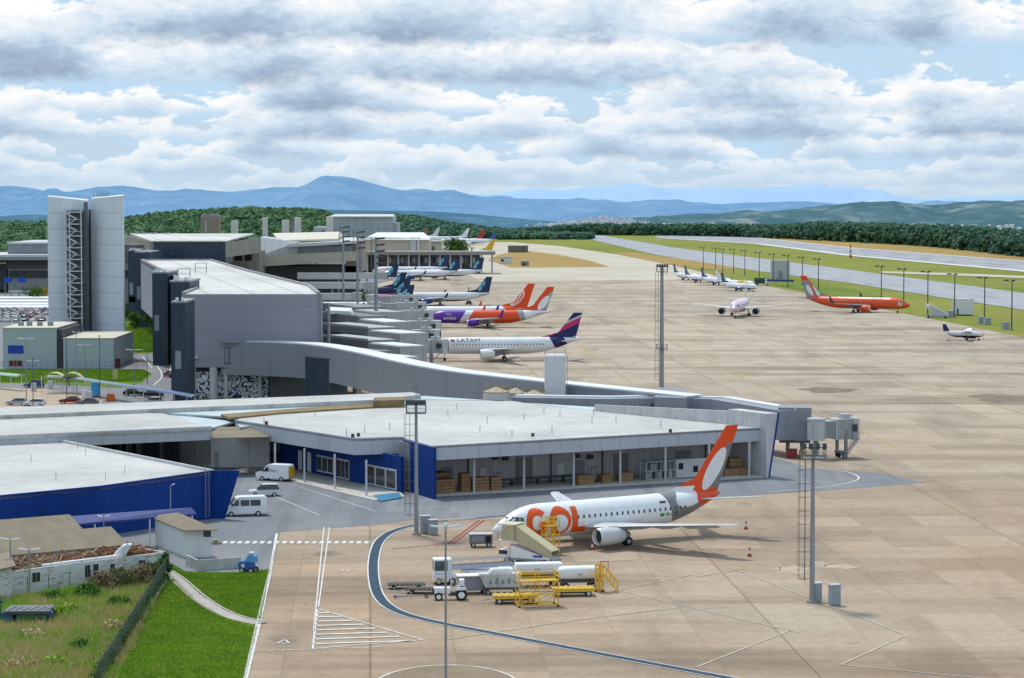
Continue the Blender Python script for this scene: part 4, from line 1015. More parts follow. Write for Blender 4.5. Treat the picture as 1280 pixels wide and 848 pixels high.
part(r_, 'top_railing', YELLOW if False else STEEL, rail)
TANKT = M('tan_tank_top', (.45,.38,.27), .8, .3, .5)
for i, (x0_, x1_, yt, D, lb) in enumerate([(604,636,488,420,'leftmost pale tank with a tan top behind the white roof'),(628,662,489,424,'middle pale tank with a tan top behind the white roof'),(652,683,492,416,'pale tank with a tan top right beside the white water tower')]):
    cx = ((x0_+x1_)/2-640)/FPX*D; rr = (x1_-x0_)/2/FPX*D; zt = CH-(yt+3-HY)/FPX*D
    r_ = thing('storage_tank', lb, 'tank', (cx, D, 0), 0, 'pale storage tanks')
    part(r_, 'shell', TANKW, lambda m: m.lathe([(rr, 0), (rr, zt)], c=(cx, D, 0), n=24), smooth=True)
    part(r_, 'lid', TANKT, lambda m: m.lathe([(rr*1.02, zt), (rr*1.02, zt+.15), (rr*.25, zt+.75), (.1, zt+1.0)], c=(cx, D, 0), n=24), smooth=True)
    def ry(m):
        for k in range(12):
            t = k*math.pi/6; p = (cx+rr*math.cos(t), D+rr*math.sin(t)); m.tube((*p,zt),(*p,zt+1.1),.05,n=4)
            t2 = t+math.pi/6; m.tube((*p,zt+1.1),(cx+rr*math.cos(t2),D+rr*math.sin(t2),zt+1.1),.045,n=4)
    part(r_, 'railing', M('ochre_railing', (.42,.30,.10), .6), ry)
# fixed gate bridges between the concourse and the jetways
LINK = M('gate_link_panel', (.20,.20,.22), .6, .12, .2, seam=1.2)
LINKL = M('gate_link_light', (.40,.41,.42), .6, .15, .3, rib=(0, 2.4, .85))
LINKT = M('gate_link_roof', (.42,.42,.41), .7, .15, .2)
for i, (xa, ya, xb, yb, z, hgt, w, lb) in enumerate([(398,440,492,442,9.0,5.0,7,'nearest stepped grey gate corridor'),(398,424,500,428,9.6,5,7,'second nearest stepped grey gate corridor'),(398,409,500,412,10.2,5,8,'middle stepped grey gate corridor'),(398,395,480,398,10.6,6,8,'fourth stepped grey gate corridor with a skylight hatch'),(398,384,470,386,11,6,9,'farthest stepped grey gate corridor below the parked jets')]):
    a, b = P(xa, ya-4, z), P(xb, yb+3, z)
    r_ = thing('gate_corridor', lb + ' beside the concourse', 'corridor', (a.x, a.y, 0), 0, 'grey gate corridors')
    cut = a.lerp(b, .62)
    part(r_, 'wall', LINK, lambda m: m.wall(a, cut, z-hgt, z, w)); part(r_, 'wall', LINKL, lambda m: m.wall(cut, b, z-hgt*.9, z-.5, w*.9))
    d = (b-a).normalized(); n_ = Vector((-d.y, d.x, 0))
    part(r_, 'roof', LINKT if i in (1, 2) else LINK, lambda m: m.wall(a + d*.2 + n_*.2, cut - d*.2 + n_*.2, z, z+.2, w-.4)); part(r_, 'roof', M('bright_roof_edge', ()) if i < 4 else LINKT, lambda m: m.wall(cut + d*.3 + n_*.5, b - d*.3 + n_*.5, z-.5, z-.3, w*.9-1.0))
    for t in (.3, .7, .95): 
        p = a.lerp(b, t) + n_*w/2; part(r_, 'column', CONC, lambda m: m.tube((p.x,p.y,0),(p.x,p.y,z-hgt),.5,n=8))
    part(r_, 'glazing', GLASS, lambda m: m.wall(a.lerp(b,.08) - n_*.06, a.lerp(b,.55) - n_*.06, z-2.4, z-1.5, .05)); part(r_, 'service_door', GREYL, lambda m: m.wall(a.lerp(b,.80) - n_*.06, a.lerp(b,.86) - n_*.06, z-3.6, z-1.4, .05)); part(r_, 'parapet_rail', GREYL, lambda m: m.wall(a - n_*.05, cut - n_*.05, z+.21, z+.5, .12))
    if i == 3: p = a.lerp(b, .25) + n_*2; part(r_, 'skylight', M('skylight_white', (.7,.7,.68), .5), lambda m: m.hexa([(p.x-3,p.y-3,z+.21),(p.x+3,p.y-3,z+.21),(p.x+3,p.y+3,z+.21),(p.x-3,p.y+3,z+.21)], [(p.x-3.6,p.y-3,z+1.2),(p.x+2.4,p.y-3,z+.9),(p.x+2.4,p.y+3,z+1.5),(p.x-3.6,p.y+3,z+1.8)]))
# --- white tower ---
D = P(107,447).y; tower = root = thing('tower_block', 'tall white twin slab tower with a grey steel escape stair in its slot', 'tower', ((107-640)/FPX*D, D, 0))
def tx(px): return (px-640)/FPX*D
def tz(py): return CH-(py-HY)/FPX*D
def shell(m, pxs, y_off, tops_):
    r0 = []; ft = [(tx(p), D+yo) for p, yo in zip(pxs, y_off)]; bk = [(x, y+2.2) for x, y in ft]
    n = len(ft); vs = []; 
    for (x, y), (x2, y2), t in zip(ft, bk, tops_): vs += [(x,y,0),(x,y,tz(t)),(x2,y2,tz(t)+.3),(x2,y2,0)]
    m.loft([vs[i*4:i*4+4] for i in range(n)])
part(root, 'left_slab', TOWERW, lambda m: shell(m, (60,72,84,95,106), (0,.9,2.0,3.4,5.0), (246,247,248.3,249.6,251)), smooth=True)
part(root, 'right_slab', TOWERW, lambda m: shell(m, (110,120,132,143,154), (5.0,3.2,1.8,.8,0), (248.5,247.6,246.8,245.8,245)), smooth=True)
part(root, 'back_wall', GREYD, lambda m: m.box(tx(84), tx(130), D+7.3, D+8.5, 0, tz(262)))
part(root, 'stair_shade', M('slot_shade_grey', (.12,.125,.135), .7), lambda m: m.box(tx(82.3), tx(104.5), D+1.82, D+1.97, 0, tz(263)))  # dark sheet before the slab, painted shade of the stair slot
STAIRG = M('stair_steel', (.58,.60,.63), .5, .1, 1)
n_l = 10; ztop, zbot = tz(265), tz(412)
for i in range(n_l+1):
    z = ztop + (zbot-ztop)*i/n_l
    part(root, 'stair_landing', STAIRG, lambda m: (m.box(tx(83), tx(103), D-1.2, D+2.2, z-.22, z), m.box(tx(83), tx(103), D-1.25, D-1.15, z+.95, z+1.05)))
    if i < n_l:
        z2 = ztop + (zbot-ztop)*(i+1)/n_l
        part(root, 'stair_flight', STAIRG, lambda m: (m.hexa([(tx(85),D-1.1,z-.25),(tx(85),D+.2,z-.25),(tx(85),D+.2,z-.6),(tx(85),D-1.1,z-.6)], [(tx(96),D-1.1,(z+z2)/2),(tx(96),D+.2,(z+z2)/2),(tx(96),D+.2,(z+z2)/2-.35),(tx(96),D-1.1,(z+z2)/2-.35)]),
                                                    m.hexa([(tx(96),D+.4,(z+z2)/2),(tx(96),D+1.7,(z+z2)/2),(tx(96),D+1.7,(z+z2)/2-.35),(tx(96),D+.4,(z+z2)/2-.35)], [(tx(86),D+.4,z2),(tx(86),D+1.7,z2),(tx(86),D+1.7,z2-.35),(tx(86),D+.4,z2-.35)])))
for px in (83, 88.5, 103):
    part(root, 'stair_post', STAIRG, lambda m: m.box(tx(px)-.12, tx(px)+.12, D-1.35, D-1.1, 0, ztop+1.1))
part(root, 'pipe_rack', STEELD, lambda m: [m.tube((tx(p), D+1.4, 0), (tx(p), D+1.4, tz(253)), .16, n=6) for p in (105,106.7,108.4)])
part(root, 'pipe', STEEL, lambda m: [m.tube((tx(p), D+1.8, 0), (tx(p), D+1.8, tz(262)), .1, n=5) for p in (113,115,117)])
part(root, 'antenna', STEELD, lambda m: [m.tube((tx(p), D+6, tz(250)), (tx(p), D+6, tz(q)), .12, .05, n=5) for p, q in ((113,242),(117,241),(121,240),(124,239),(127,242),(131,241),(119,243),(129,240))])
# --- grey metal sheds before it ---
for x0, x1, yt, yb, dep, lb in ((2.5,76,411,461,28,'larger grey metal shed with a blue sign'),(78,141,424,461,30,'smaller grey metal shed with a cream roof below the white tower')):
    D = P(40, yb).y; X0, X1 = (x0-640)/FPX*D, (x1-640)/FPX*D; zt = CH-(yt-HY)/FPX*D
    r_ = thing('metal_shed', lb, 'shed', ((X0+X1)/2, D, 0))
    xr = X1 - (1.2 if x0 < 10 else 0)
    part(r_, 'wall', SHEDG, lambda m: m.box(X0, xr, D, D+dep, 0, zt))
    if x0 < 10: part(r_, 'recess', GREYD, lambda m: m.box(xr+.01, X1, D+1.0, D+dep, 0, zt-.3))
    part(r_, 'roof', M('cream_roof', (.58,.54,.44), .7, .15, .2), lambda m: m.box(X0-.15, xr+.15, D-.15, D+dep, zt, zt+.25))
    if x0 < 10:
        [part(r_, 'roof_unit', GREYM, lambda m: m.box(X0+a, X0+a+1.1, D+8, D+9.5, zt+.26, zt+1.2)) for a in (2,4,6.5,9)]
        s = part(r_, 'sign', M('sign_blue', (.01,.06,.42), .4), lambda m: m.box((9-640)/FPX*D, (28-640)/FPX*D, D-.15, D-.02, CH-(442-HY)/FPX*D, CH-(432-HY)/FPX*D))
        part(s, 'sign_lettering', WHITE, lambda m: (m.box((11-640)/FPX*D, (20-640)/FPX*D, D-.19, D-.155, CH-(434.6-HY)/FPX*D, CH-(433.6-HY)/FPX*D), m.box((22-640)/FPX*D, (26-640)/FPX*D, D-.19, D-.155, CH-(435.5-HY)/FPX*D, CH-(433.3-HY)/FPX*D), m.box((14-640)/FPX*D, (23-640)/FPX*D, D-.19, D-.155, CH-(439-HY)/FPX*D, CH-(438-HY)/FPX*D)))
        part(r_, 'red_panel', M('maroon_panel', (.17,.02,.03), .5), lambda m: [m.box((a-640)/FPX*D, (b-640)/FPX*D, D-.12, D-.02, .6, 1.9) for a, b in ((10,15.5),(16.2,19.5),(20.3,26))])
D = P(146,460).y
r_ = thing('fire_cabinet', 'dark red cabinet beside the smaller grey metal shed', 'cabinet', ((146-640)/FPX*D, D, 0))
part(r_, 'body', M('maroon_panel', ()), lambda m: m.box((143-640)/FPX*D, (149-640)/FPX*D, D, D+1, 0, 2.0)); part(r_, 'roof', GREYD, lambda m: m.box((142.5-640)/FPX*D, (149.5-640)/FPX*D, D-.1, D+1.1, 2.0, 2.12))
# --- hall with the dark glass front behind ---
D = 800; root = thing('terminal_hall', 'terminal hall with a dark blue glazed front and a pale low pitched roof', 'building', ((237-640)/FPX*D, D, 0))
def hx(px, d=None): return (px-640)/FPX*(d or D)
def hz(py, d=None): return CH-(py-HY)/FPX*(d or D)
def hbox(m, x0, x1, y0, y1, d, dep): return m.box(hx(x0,d), hx(x1,d), d, d+dep, hz(y1,d), hz(y0,d))
f = part(root, 'glass_front', glass('hall_glass', (.022,.05,.085), .2), lambda m: hbox(m, 192, 282, 302, 330, D, 20))
for i in range(1, 9): part(f, 'mullion', GREYD, lambda m: m.box(hx(192+i*10)-.12, hx(192+i*10)+.12, D-.2, D-.01, hz(321), hz(302)))
part(root, 'roof', ROOFW2, lambda m: m.hexa([(hx(190),D-1,hz(302.5)),(hx(284),D-1,hz(302.5)),(hx(318,930),930,hz(294,930)),(hx(163,930),930,hz(294,930))], [(hx(190),D-1,hz(301)),(hx(284),D-1,hz(301)),(hx(318,930),930,hz(292,930)),(hx(163,930),930,hz(292,930))]))
part(root, 'side_wall', CONC, lambda m: m.hexa([(hx(155,900),900,0),(hx(192),D+.5,0),(hx(192),D+2,0),(hx(155,900),903,0)], [(hx(155,900),900,hz(294,900)),(hx(192),D+.5,hz(302)),(hx(192),D+2,hz(302)),(hx(155,900),903,hz(294,900))]))
part(root, 'side_wall', CONC, lambda m: m.hexa([(hx(282),D+.4,hz(322)),(hx(325,880),880,hz(316,880)),(hx(325,880),884,hz(316,880)),(hx(282),D+3,hz(322))], [(hx(282),D+.4,hz(303)),(hx(325,880),880,hz(297,880)),(hx(325,880),884,hz(297,880)),(hx(282),D+3,hz(303))]))
part(root, 'rear_block', CONCD, lambda m: hbox(m, 155, 200, 306, 400, 830, 60))
for a, b in ((293,302),(306,314)): part(root, 'opening', BLACK, lambda m: hbox(m, a, b, 318, 326, 878, 3))
part(root, 'wing', CONC, lambda m: hbox(m, 283, 325, 314, 345, 885, 30))
f = part(root, 'window_band', GLASS, lambda m: hbox(m, 153, 161, 338, 347, 828, 1))
part(root, 'lower_wall', RENDERG, lambda m: hbox(m, 150, 172, 330, 380, 829, 3))
for i, (px, py) in enumerate([(183,292),(192,292),(196,291.5),(211,292),(174,291.5)]): part(root, 'roof_vent', GREYM, lambda m: m.box(hx(px,930)-.8, hx(px,930)+.8, 925, 927, hz(294,930), hz(py-1.5,930)))
# --- old concrete terminal ---
D = 900; root = thing('concrete_terminal', 'old concrete terminal with stacked pale roof slabs and a deep shadowed canopy', 'building', ((380-640)/FPX*D, D, 0))
part(root, 'canopy', M('beige_concrete', (.46,.42,.34), .85, .15, .1), lambda m: m.hexa([(hx(315),D,hz(334)),(hx(446),D,hz(326)),(hx(446),D+30,hz(326)),(hx(315),D+30,hz(334))], [(hx(315),D,hz(320)),(hx(446),D,hz(314)),(hx(446),D+30,hz(314)),(hx(315),D+30,hz(320))]))
part(root, 'shade_wall', GREYD, lambda m: m.box(hx(318), hx(444), D+6, D+30, 0, hz(333)))  # dark colour stands in for the deep shade below the canopy
part(root, 'upper_wall', GREYM, lambda m: hbox(m, 372, 440, 307, 320, D+2, 28))
part(root, 'curved_wall', M('pale_ribbed_wall', (.42,.44,.46), .6, .1, .1, rib=(0, 3, .85)), lambda m: m.hexa([(hx(318),D+2,hz(322)),(hx(372),D+1,hz(322)),(hx(372),D+30,hz(322)),(hx(318),D+30,hz(322))], [(hx(322),D+8,hz(297)),(hx(372),D+1,hz(303)),(hx(372),D+30,hz(303)),(hx(322),D+30,hz(297))]))
part(root, 'roof_slab', M('pale_slab', (.55,.55,.54), .7, .1, .1), lambda m: m.hexa([(hx(360),D-1,hz(309)),(hx(446),D-1,hz(304.5)),(hx(440),D+60,hz(303)),(hx(355),D+60,hz(306))], [(hx(360),D-1,hz(305)),(hx(446),D-1,hz(301)),(hx(440),D+60,hz(300)),(hx(355),D+60,hz(302))]))
part(root, 'upper_roof', M('cream_membrane', (.60,.56,.46), .7, .1, .1), lambda m: m.hexa([(hx(345),D+10,hz(303)),(hx(420),D+10,hz(302)),(hx(412),D+70,hz(297)),(hx(320),D+70,hz(298))], [(hx(345),D+10,hz(301)),(hx(420),D+10,hz(299)),(hx(408),D+70,hz(293)),(hx(318),D+70,hz(295))]))
part(root, 'side_block', CONC, lambda m: hbox(m, 432, 452, 301, 340, D+6, 30))
for x0, x1, yt, mt in ((289,297,276,WHITE),(328,334,272,WHITE),(368,376,272,WHITE),(352.5,361,275,WHITE),(408,416,271,CONC)):
    part(root, 'roof_stack', M('stack_white', (.60,.60,.57), .8, .1, .2), lambda m: hbox(m, x0, x1, yt, 300, 985, 3), bevel=.1)
r_ = thing('concrete_tower', 'squat brown concrete water tower before the wooded hill', 'water tower', ((262-640)/FPX*1000, 1000, 0))
part(r_, 'drum', M('brown_concrete', (.30,.26,.21), .8, .12, .15, streak=.15), lambda m: (m.box(hx(251,1000), hx(274,1000), 1000, 1007, 0, hz(269,1000)),), bevel=.5)
part(r_, 'roof', CONC, lambda m: m.box(hx(253,1000), hx(272,1000), 1000.5, 1006, hz(269,1000), hz(267.5,1000)))
part(r_, 'panel', M('pale_slab', ()), lambda m: m.box(hx(257,1000), hx(258.5,1000), 999.8, 999.98, hz(290,1000), hz(276,1000)))
# terminal forecourt building at the far left
D = 1050; root = thing('terminal_wing', 'grey terminal wing with dark window bands at the far left', 'building', ((30-640)/FPX*D, D, 0))
part(root, 'upper_block', GREYM, lambda m: hbox(m, 10, 75, 304, 330, D+12, 60))
part(root, 'upper_roof', GREYL, lambda m: hbox(m, 9, 76, 303, 305, D+11, 62))
part(root, 'roof_slab', M('pale_slab', ()), lambda m: m.box(hx(-60), hx(75), D-4, D+50, hz(321.5), hz(318.5)))
part(root, 'fascia', GREYM, lambda m: m.box(hx(-60), hx(75), D-3.8, D+3, hz(325), hz(321.6)))
part(root, 'dark_band', GREYD, lambda m: hbox(m, 8, 75, 325, 336, D, 40))
part(root, 'wall', M('wing_grey', (.27,.28,.30), .7), lambda m: hbox(m, 10, 75, 336, 367, D+.5, 40))
f = part(root, 'window_band', GLASS, lambda m: hbox(m, 11, 60, 338, 347, D-.1, .5))
for i in range(1, 9): part(f, 'mullion', GREYL, lambda m: m.box(hx(11+i*6)-.15, hx(11+i*6)+.15, D-.25, D-.12, hz(347), hz(338)))
part(root, 'low_roof', M('cream_roof', ()), lambda m: hbox(m, -60, 10, 328, 330, D, 30)); part(root, 'low_wall', GREYD, lambda m: hbox(m, -60, 9, 330, 362, D+4, 20))
for i, (x0, x1, y0, y1, d, lb) in enumerate([(5,15,347,353,1000,'blue road sign left of the pair before the terminal wing'),(22,32,347,353,1000,'blue road sign right of the pair before the terminal wing'),(161,176,371,378,800,'blue road sign left of the pair beside the stair towers'),(177,187,371,378,803,'blue road sign right of the pair beside the stair towers')]):
    r_ = thing('road_sign', lb, 'sign', (hx((x0+x1)/2,d), d, 0), 0, 'blue overhead road signs')
    s = part(r_, 'panel', M('road_sign_blue', (.012,.075,.50), .4), lambda m: hbox(m, x0, x1, y0, y1, d, .2))
    part(s, 'lettering', WHITE, lambda m: [m.box(hx(x0+1.5,d), hx(x1-3,d), d-.06, d-.01, hz(y0+q+.7,d), hz(y0+q,d)) for q in (1.5, 3.5)])
    part(r_, 'post', STEEL, lambda m: [m.tube((hx(p,d), d+.3, 0), (hx(p,d), d+.3, hz(y1,d)), .15, n=6) for p in (x0+1, x1-1)])
# car park roofs
for i, (y, d, lb) in enumerate([(373.5,985,'farthest white car park canopy'),(377.5,950,'second farthest white car park canopy'),(381.5,915,'third white car park canopy'),(385,880,'nearest white car park canopy')]):
    z = CH-(y-HY)/FPX*d; r_ = thing('car_canopy', lb + ' left of the white tower', 'canopy', (hx(25,d), d, 0), 0, 'car park canopies')
    part(r_, 'roof', WHITE2, lambda m: m.hexa([(hx(-60,d),d,z),(hx(62,d),d,z),(hx(62,d),d+6,z+.5),(hx(-60,d),d+6,z+.5)], [(hx(-60,d),d,z+.2),(hx(62,d),d,z+.2),(hx(62,d),d+6,z+.7),(hx(-60,d),d+6,z+.7)]))
    for p in (-20, 5, 30, 55): part(r_, 'post', STEEL, lambda m: m.tube((hx(p,d), d+3, 0), (hx(p,d), d+3, z+.3), .12, n=5))
d = 1000; r_ = thing('bus_shelter', 'pale flat roofed shelter by the terminal forecourt plants', 'shelter', (hx(25,d), d, 0))
part(r_, 'roof', LINKT, lambda m: m.box(hx(10,d), hx(39,d), d, d+5, hz(366.5,d), hz(364,d)))
for p in (12, 24, 37): part(r_, 'post', STEEL, lambda m: m.tube((hx(p,d), d+.5, 0), (hx(p,d), d+.5, hz(366,d)), .15, n=5))
# curved covered walkway
r_ = thing('covered_walkway', 'long vaulted walkway roof fading from pale green to blue beside the road', 'walkway', P(120,488))
wl = smooth_line([P(a, b, 3.0) for a, b in [(60,472),(90,473),(130,479),(175,486),(215,491),(245,497)]], 2)
def vault(m, pts, r):
    rings = []
    for i, p in enumerate(pts):
        a = pts[max(0,i-1)]; b = pts[min(len(pts)-1,i+1)]; dd = (b-a).normalized(); n_ = Vector((-dd.y, dd.x, 0))
        rr = []
        for k in range(7):
            t = math.pi*k/6; rr.append(p + n_*r*math.cos(t) + Vector((0,0,r*.55*math.sin(t))))
        for k in range(6, -1, -1):
            t = math.pi*k/6; rr.append(p + n_*(r-.1)*math.cos(t) + Vector((0,0,(r-.1)*.55*math.sin(t)-.05)))
        rings.append(rr)
    m.loft(rings)
wm, n_, l_, b_ = nt('walkway_sheet'); kk = NB(wm.node_tree); xx = kk.sep(kk.coord())[0]
l_.new(kk.mix(kk.mapr(xx, -8, 16), (.24,.34,.29), (.13,.19,.32)), b_.inputs['Base Color']); b_.inputs['Roughness'].default_value = .75
part(r_, 'vault', wm, lambda m: vault(m, wl, .85), smooth=True)
for i in range(0, len(wl), 2):
    p = wl[i]; part(r_, 'post', WHITE, lambda m: m.tube((p.x, p.y, 0), (p.x, p.y, 3.5), .08, n=5))
r_ = thing('covered_walkway', 'short pale green vaulted walkway roof at the left frame edge', 'walkway', P(15,483))
wl2 = [P(a, b, 3.0) for a, b in [(-40,464),(0,468.5),(27,471)]]
part(r_, 'vault', M('pale_green_sheet', (.34,.50,.42), .4, .1), lambda m: vault(m, wl2, .9), smooth=True)
for p in wl2[1:] + [wl2[1].lerp(wl2[2], .5)]: part(r_, 'post', WHITE, lambda m: m.tube((p.x, p.y, 0), (p.x, p.y, 3.5), .08, n=5))
CREAM = M('cream_arch', (.58,.53,.34), .6, .12)
for i, (px, lb) in enumerate(((54,'left cream arched entrance roof across the walkway'),(76,'right cream arched entrance roof across the walkway'))):
    p = P(px, 492); r_ = thing('arched_roof', lb, 'canopy', p, 0, 'cream arched roofs')
    def arch(m):
        rings = []
        for k in range(9):
            t = math.pi*(.12 + .62*k/8); x, z = p.x + 2.6 - 3.2*(1-math.cos(t)) + 3.0, 4.2*math.sin(t)
            rings.append([(x, p.y-1.3, z), (x, p.y+1.3, z), (x+.02, p.y+1.3, z+.14), (x+.02, p.y-1.3, z+.14)])
        m.loft(rings)
    part(r_, 'shell', CREAM, arch)
    part(r_, 'post', WHITE, lambda m: [m.tube((p.x+s, p.y, 0), (p.x+s, p.y, 3.6), .1, n=5) for s in (-.3, 2.6)])
# barriers and fence panels along the road
r_ = thing('mesh_fence', 'tall light metal mesh fence along the road in front of the metal sheds', 'fence', P(100,462.5))
fa, fb = P(-20,464), P(180,464)
for i in range(26):
    p = fa.lerp(fb, i/25); part(r_, 'post', STEELD, lambda m: m.tube((p.x,p.y,0), (p.x,p.y,2.2), .05, n=4))
part(r_, 'rail', STEELD, lambda m: [m.tube((fa.x,fa.y,z), (fb.x,fb.y,z), .03, n=4) for z in (.4, 1.2, 2.1)])
for i, (px, py, lb) in enumerate([(105,499,'white turnstile box beside the blue totem'),(112,501,'grey gate post left of the blue totem'),(63,487,'grey ticket gate under the left cream arch'),(42,490,'grey ticket gate at the left walkway')]):
    p = P(px, py); r_ = thing('ticket_gate', lb, 'gate'if i else 'box', p)
    part(r_, 'cabinet', GREYL if i else WHITE, lambda m: m.box(p.x-.5, p.x+.5, p.y, p.y+.6, 0, 1.8), bevel=.05); part(r_, 'arm', STEEL, lambda m: m.tube((p.x+.5,p.y+.3,1.0), (p.x+2.2,p.y+.3,1.0), .05, n=5))
p = P(119,497); r_ = thing('totem', 'light blue totem sign by the walkway gates', 'sign', p)
part(r_, 'panel', M('totem_blue', (.05,.32,.62), .4), lambda m: m.box(p.x-.85, p.x+.95, p.y, p.y+.4, .3, 3.1), bevel=.08); part(r_, 'base', GREYD, lambda m: m.box(p.x-.7, p.x+.8, p.y+.02, p.y+.38, 0, .29))
p = P(138,502); r_ = thing('barrier', 'orange traffic barrier beside the road gates', 'barrier', p)
part(r_, 'panel', M('safety_orange', (.60,.13,.03), .6), lambda m: m.hexa([(p.x-.9,p.y,0),(p.x+.9,p.y,0),(p.x+.9,p.y+.7,0),(p.x-.9,p.y+.7,0)], [(p.x-.7,p.y+.2,1.5),(p.x+.7,p.y+.2,1.5),(p.x+.7,p.y+.5,1.5),(p.x-.7,p.y+.5,1.5)])); part(r_, 'foot', GREYD, lambda m: m.box(p.x-1, p.x+1, p.y-.1, p.y+.8, 0, .12))
p = P(144,477); r_ = thing('notice_board', 'small yellow and white notice board on the green verge', 'sign', p)
part(r_, 'panel', M('cream_notice', (.55,.50,.22), .6), lambda m: m.box(p.x-.55, p.x+.55, p.y, p.y+.1, .5, 2.6)); part(r_, 'post', STEEL, lambda m: m.tube((p.x,p.y+.15,0),(p.x,p.y+.15,2.6),.06,n=5))
# --- hangars and canopy far behind ---
D = 1700; root = thing('hangar', 'large pale blue grey ribbed hangar before the wooded hill', 'hangar', (hx(454,D), D, 0))
part(root, 'wall', M('hangar_ribbed', (.40,.45,.49), .6, .08, .05, rib=(0, 5.2, .80), seam=9.0), lambda m: hbox(m, 411, 491, 271.5, 320, D, 50))
part(root, 'roof', M('pale_slab', ()), lambda m: m.hexa([(hx(410),D-1,hz(272)),(hx(492),D-1,hz(272)),(hx(490),D+50,hz(271)),(hx(412),D+50,hz(271))], [(hx(411),D-1,hz(270.6)),(hx(491),D-1,hz(270.6)),(hx(489),D+50,hz(268.5)),(hx(413),D+50,hz(268.5))]))
part(root, 'annex', M('hangar_annex', (.36,.41,.46), .6), lambda m: hbox(m, 491, 497, 279, 320, D+2, 40))
part(root, 'low_wing', GREYL, lambda m: hbox(m, 392, 411, 284, 320, D-6, 40))
D = 1400; root = thing('hangar', 'long low cream hangar with a bright white roof beside the ribbed hangar', 'hangar', (hx(500,D), D, 0))
part(root, 'wall', M('cream_wall', (.48,.44,.38), .8, .12, .05), lambda m: hbox(m, 455, 536, 299, 330, D, 40))
part(root, 'roof', WHITE2, lambda m: m.hexa([(hx(452),D-2,hz(300)),(hx(538),D-2,hz(300)),(hx(534),D+44,hz(298)),(hx(458),D+44,hz(298))], [(hx(460),D-1,hz(296)),(hx(536),D-1,hz(298)),(hx(526),D+44,hz(292)),(hx(466),D+44,hz(292))]))
part(root, 'door', GREYL, lambda m: (hbox(m, 513, 520, 297, 315, D-1, .9), hbox(m, 521, 525, 297, 315, D-1, .9)))
for i, (x0, x1, y0, d, lb) in enumerate([(390,432,297,1250,'low cream block left of the white roofed hangar'),(536,552,303,1500,'small cream block right of the white roofed hangar')]):
    r_ = thing('low_building', lb, 'building', (hx((x0+x1)/2,d), d, 0)); part(r_, 'wall', M('cream_wall', ()), lambda m: hbox(m, x0, x1, y0, 340, d, 25)); part(r_, 'roof', LINKT, lambda m: hbox(m, x0-.6, x1+.6, y0-1.5, y0, d-1, 27)); part(r_, 'door', GREYD, lambda m: hbox(m, x0+4, x0+7, y0+5, 340, d-.3, .3))
D = 1300; root = thing('apron_canopy', 'long flat grey canopy over glazed gates behind the parked jets', 'canopy', (hx(535,D), D, 0))
part(root, 'roof', M('canopy_grey', (.26,.25,.22), .8), lambda m: m.box(hx(440), hx(619), D-5, D+20, hz(318.5), hz(314.5)))
part(root, 'glazing', GLASS, lambda m: hbox(m, 442, 600, 318.5, 343, D+8, 6))
for i in range(14): part(root, 'pillar', GREYL, lambda m: m.box(hx(446+i*13)-.5, hx(446+i*13)+.5, D, D+1, 0, hz(318.6)))
for i in range(22): part(root, 'gate_panel', [WHITE, GREYM, BLUED][i % 3], lambda m: hbox(m, 486+i*5, 489+i*5, 322, 329, D+7.5, .4))
for i, (x0, x1, y0, y1, lb) in enumerate([(624,640,321,330,'small white guard hut beyond the apron edge'),(651,661,326,333,'small grey equipment hut beyond the apron edge')]):
    d = P(630, y1).y; r_ = thing('hut', lb, 'hut', (hx((x0+x1)/2,d), d, 0)); part(r_, 'wall', [WHITE, GREYM][i], lambda m: hbox(m, x0, x1, y0+1, y1, d, 5)); part(r_, 'roof', LINKT, lambda m: hbox(m, x0-.5, x1+.5, y0, y0+1, d-.5, 6)); part(r_, 'window', GLASS, lambda m: hbox(m, x0+2, x0+6, y0+3, y0+6, d-.1, .1))
d = P(640,316).y; r_ = thing('water_reservoir', 'low rust streaked grey reservoir box beyond the apron', 'tank', (hx(647,d), d, 0))
part(r_, 'wall', CONCD, lambda m: hbox(m, 635, 660, 308, 316, d, 12)); part(r_, 'rim', CONC, lambda m: hbox(m, 634.5, 660.5, 307, 308, d-.4, 13))
# white shed and blast fence at the right
D = P(1205,395).y; r_ = thing('generator_shed', 'plain white box shed on the grass beyond the orange airplane', 'shed', (hx(1205,D), D, 0))
part(r_, 'wall', WHITE, lambda m: m.prism([(hx(1191),D+1.5),(hx(1201),D),(hx(1219),D+1),(hx(1209),D+3.5)], .4, 5.6)); part(r_, 'roof', WHITE2, lambda m: m.prism([(hx(1190.6),D+1.5),(hx(1201),D-.2),(hx(1219.4),D+1),(hx(1209),D+3.7)], 5.6, 5.75)); part(r_, 'door', GREYD, lambda m: m.box(hx(1198)-.3, hx(1198)+.5, D+.3, D+.36, .5, 2.5)); part(r_, 'base', GREYD, lambda m: m.box(hx(1192), hx(1217), D+.8, D+3, 0, .4))
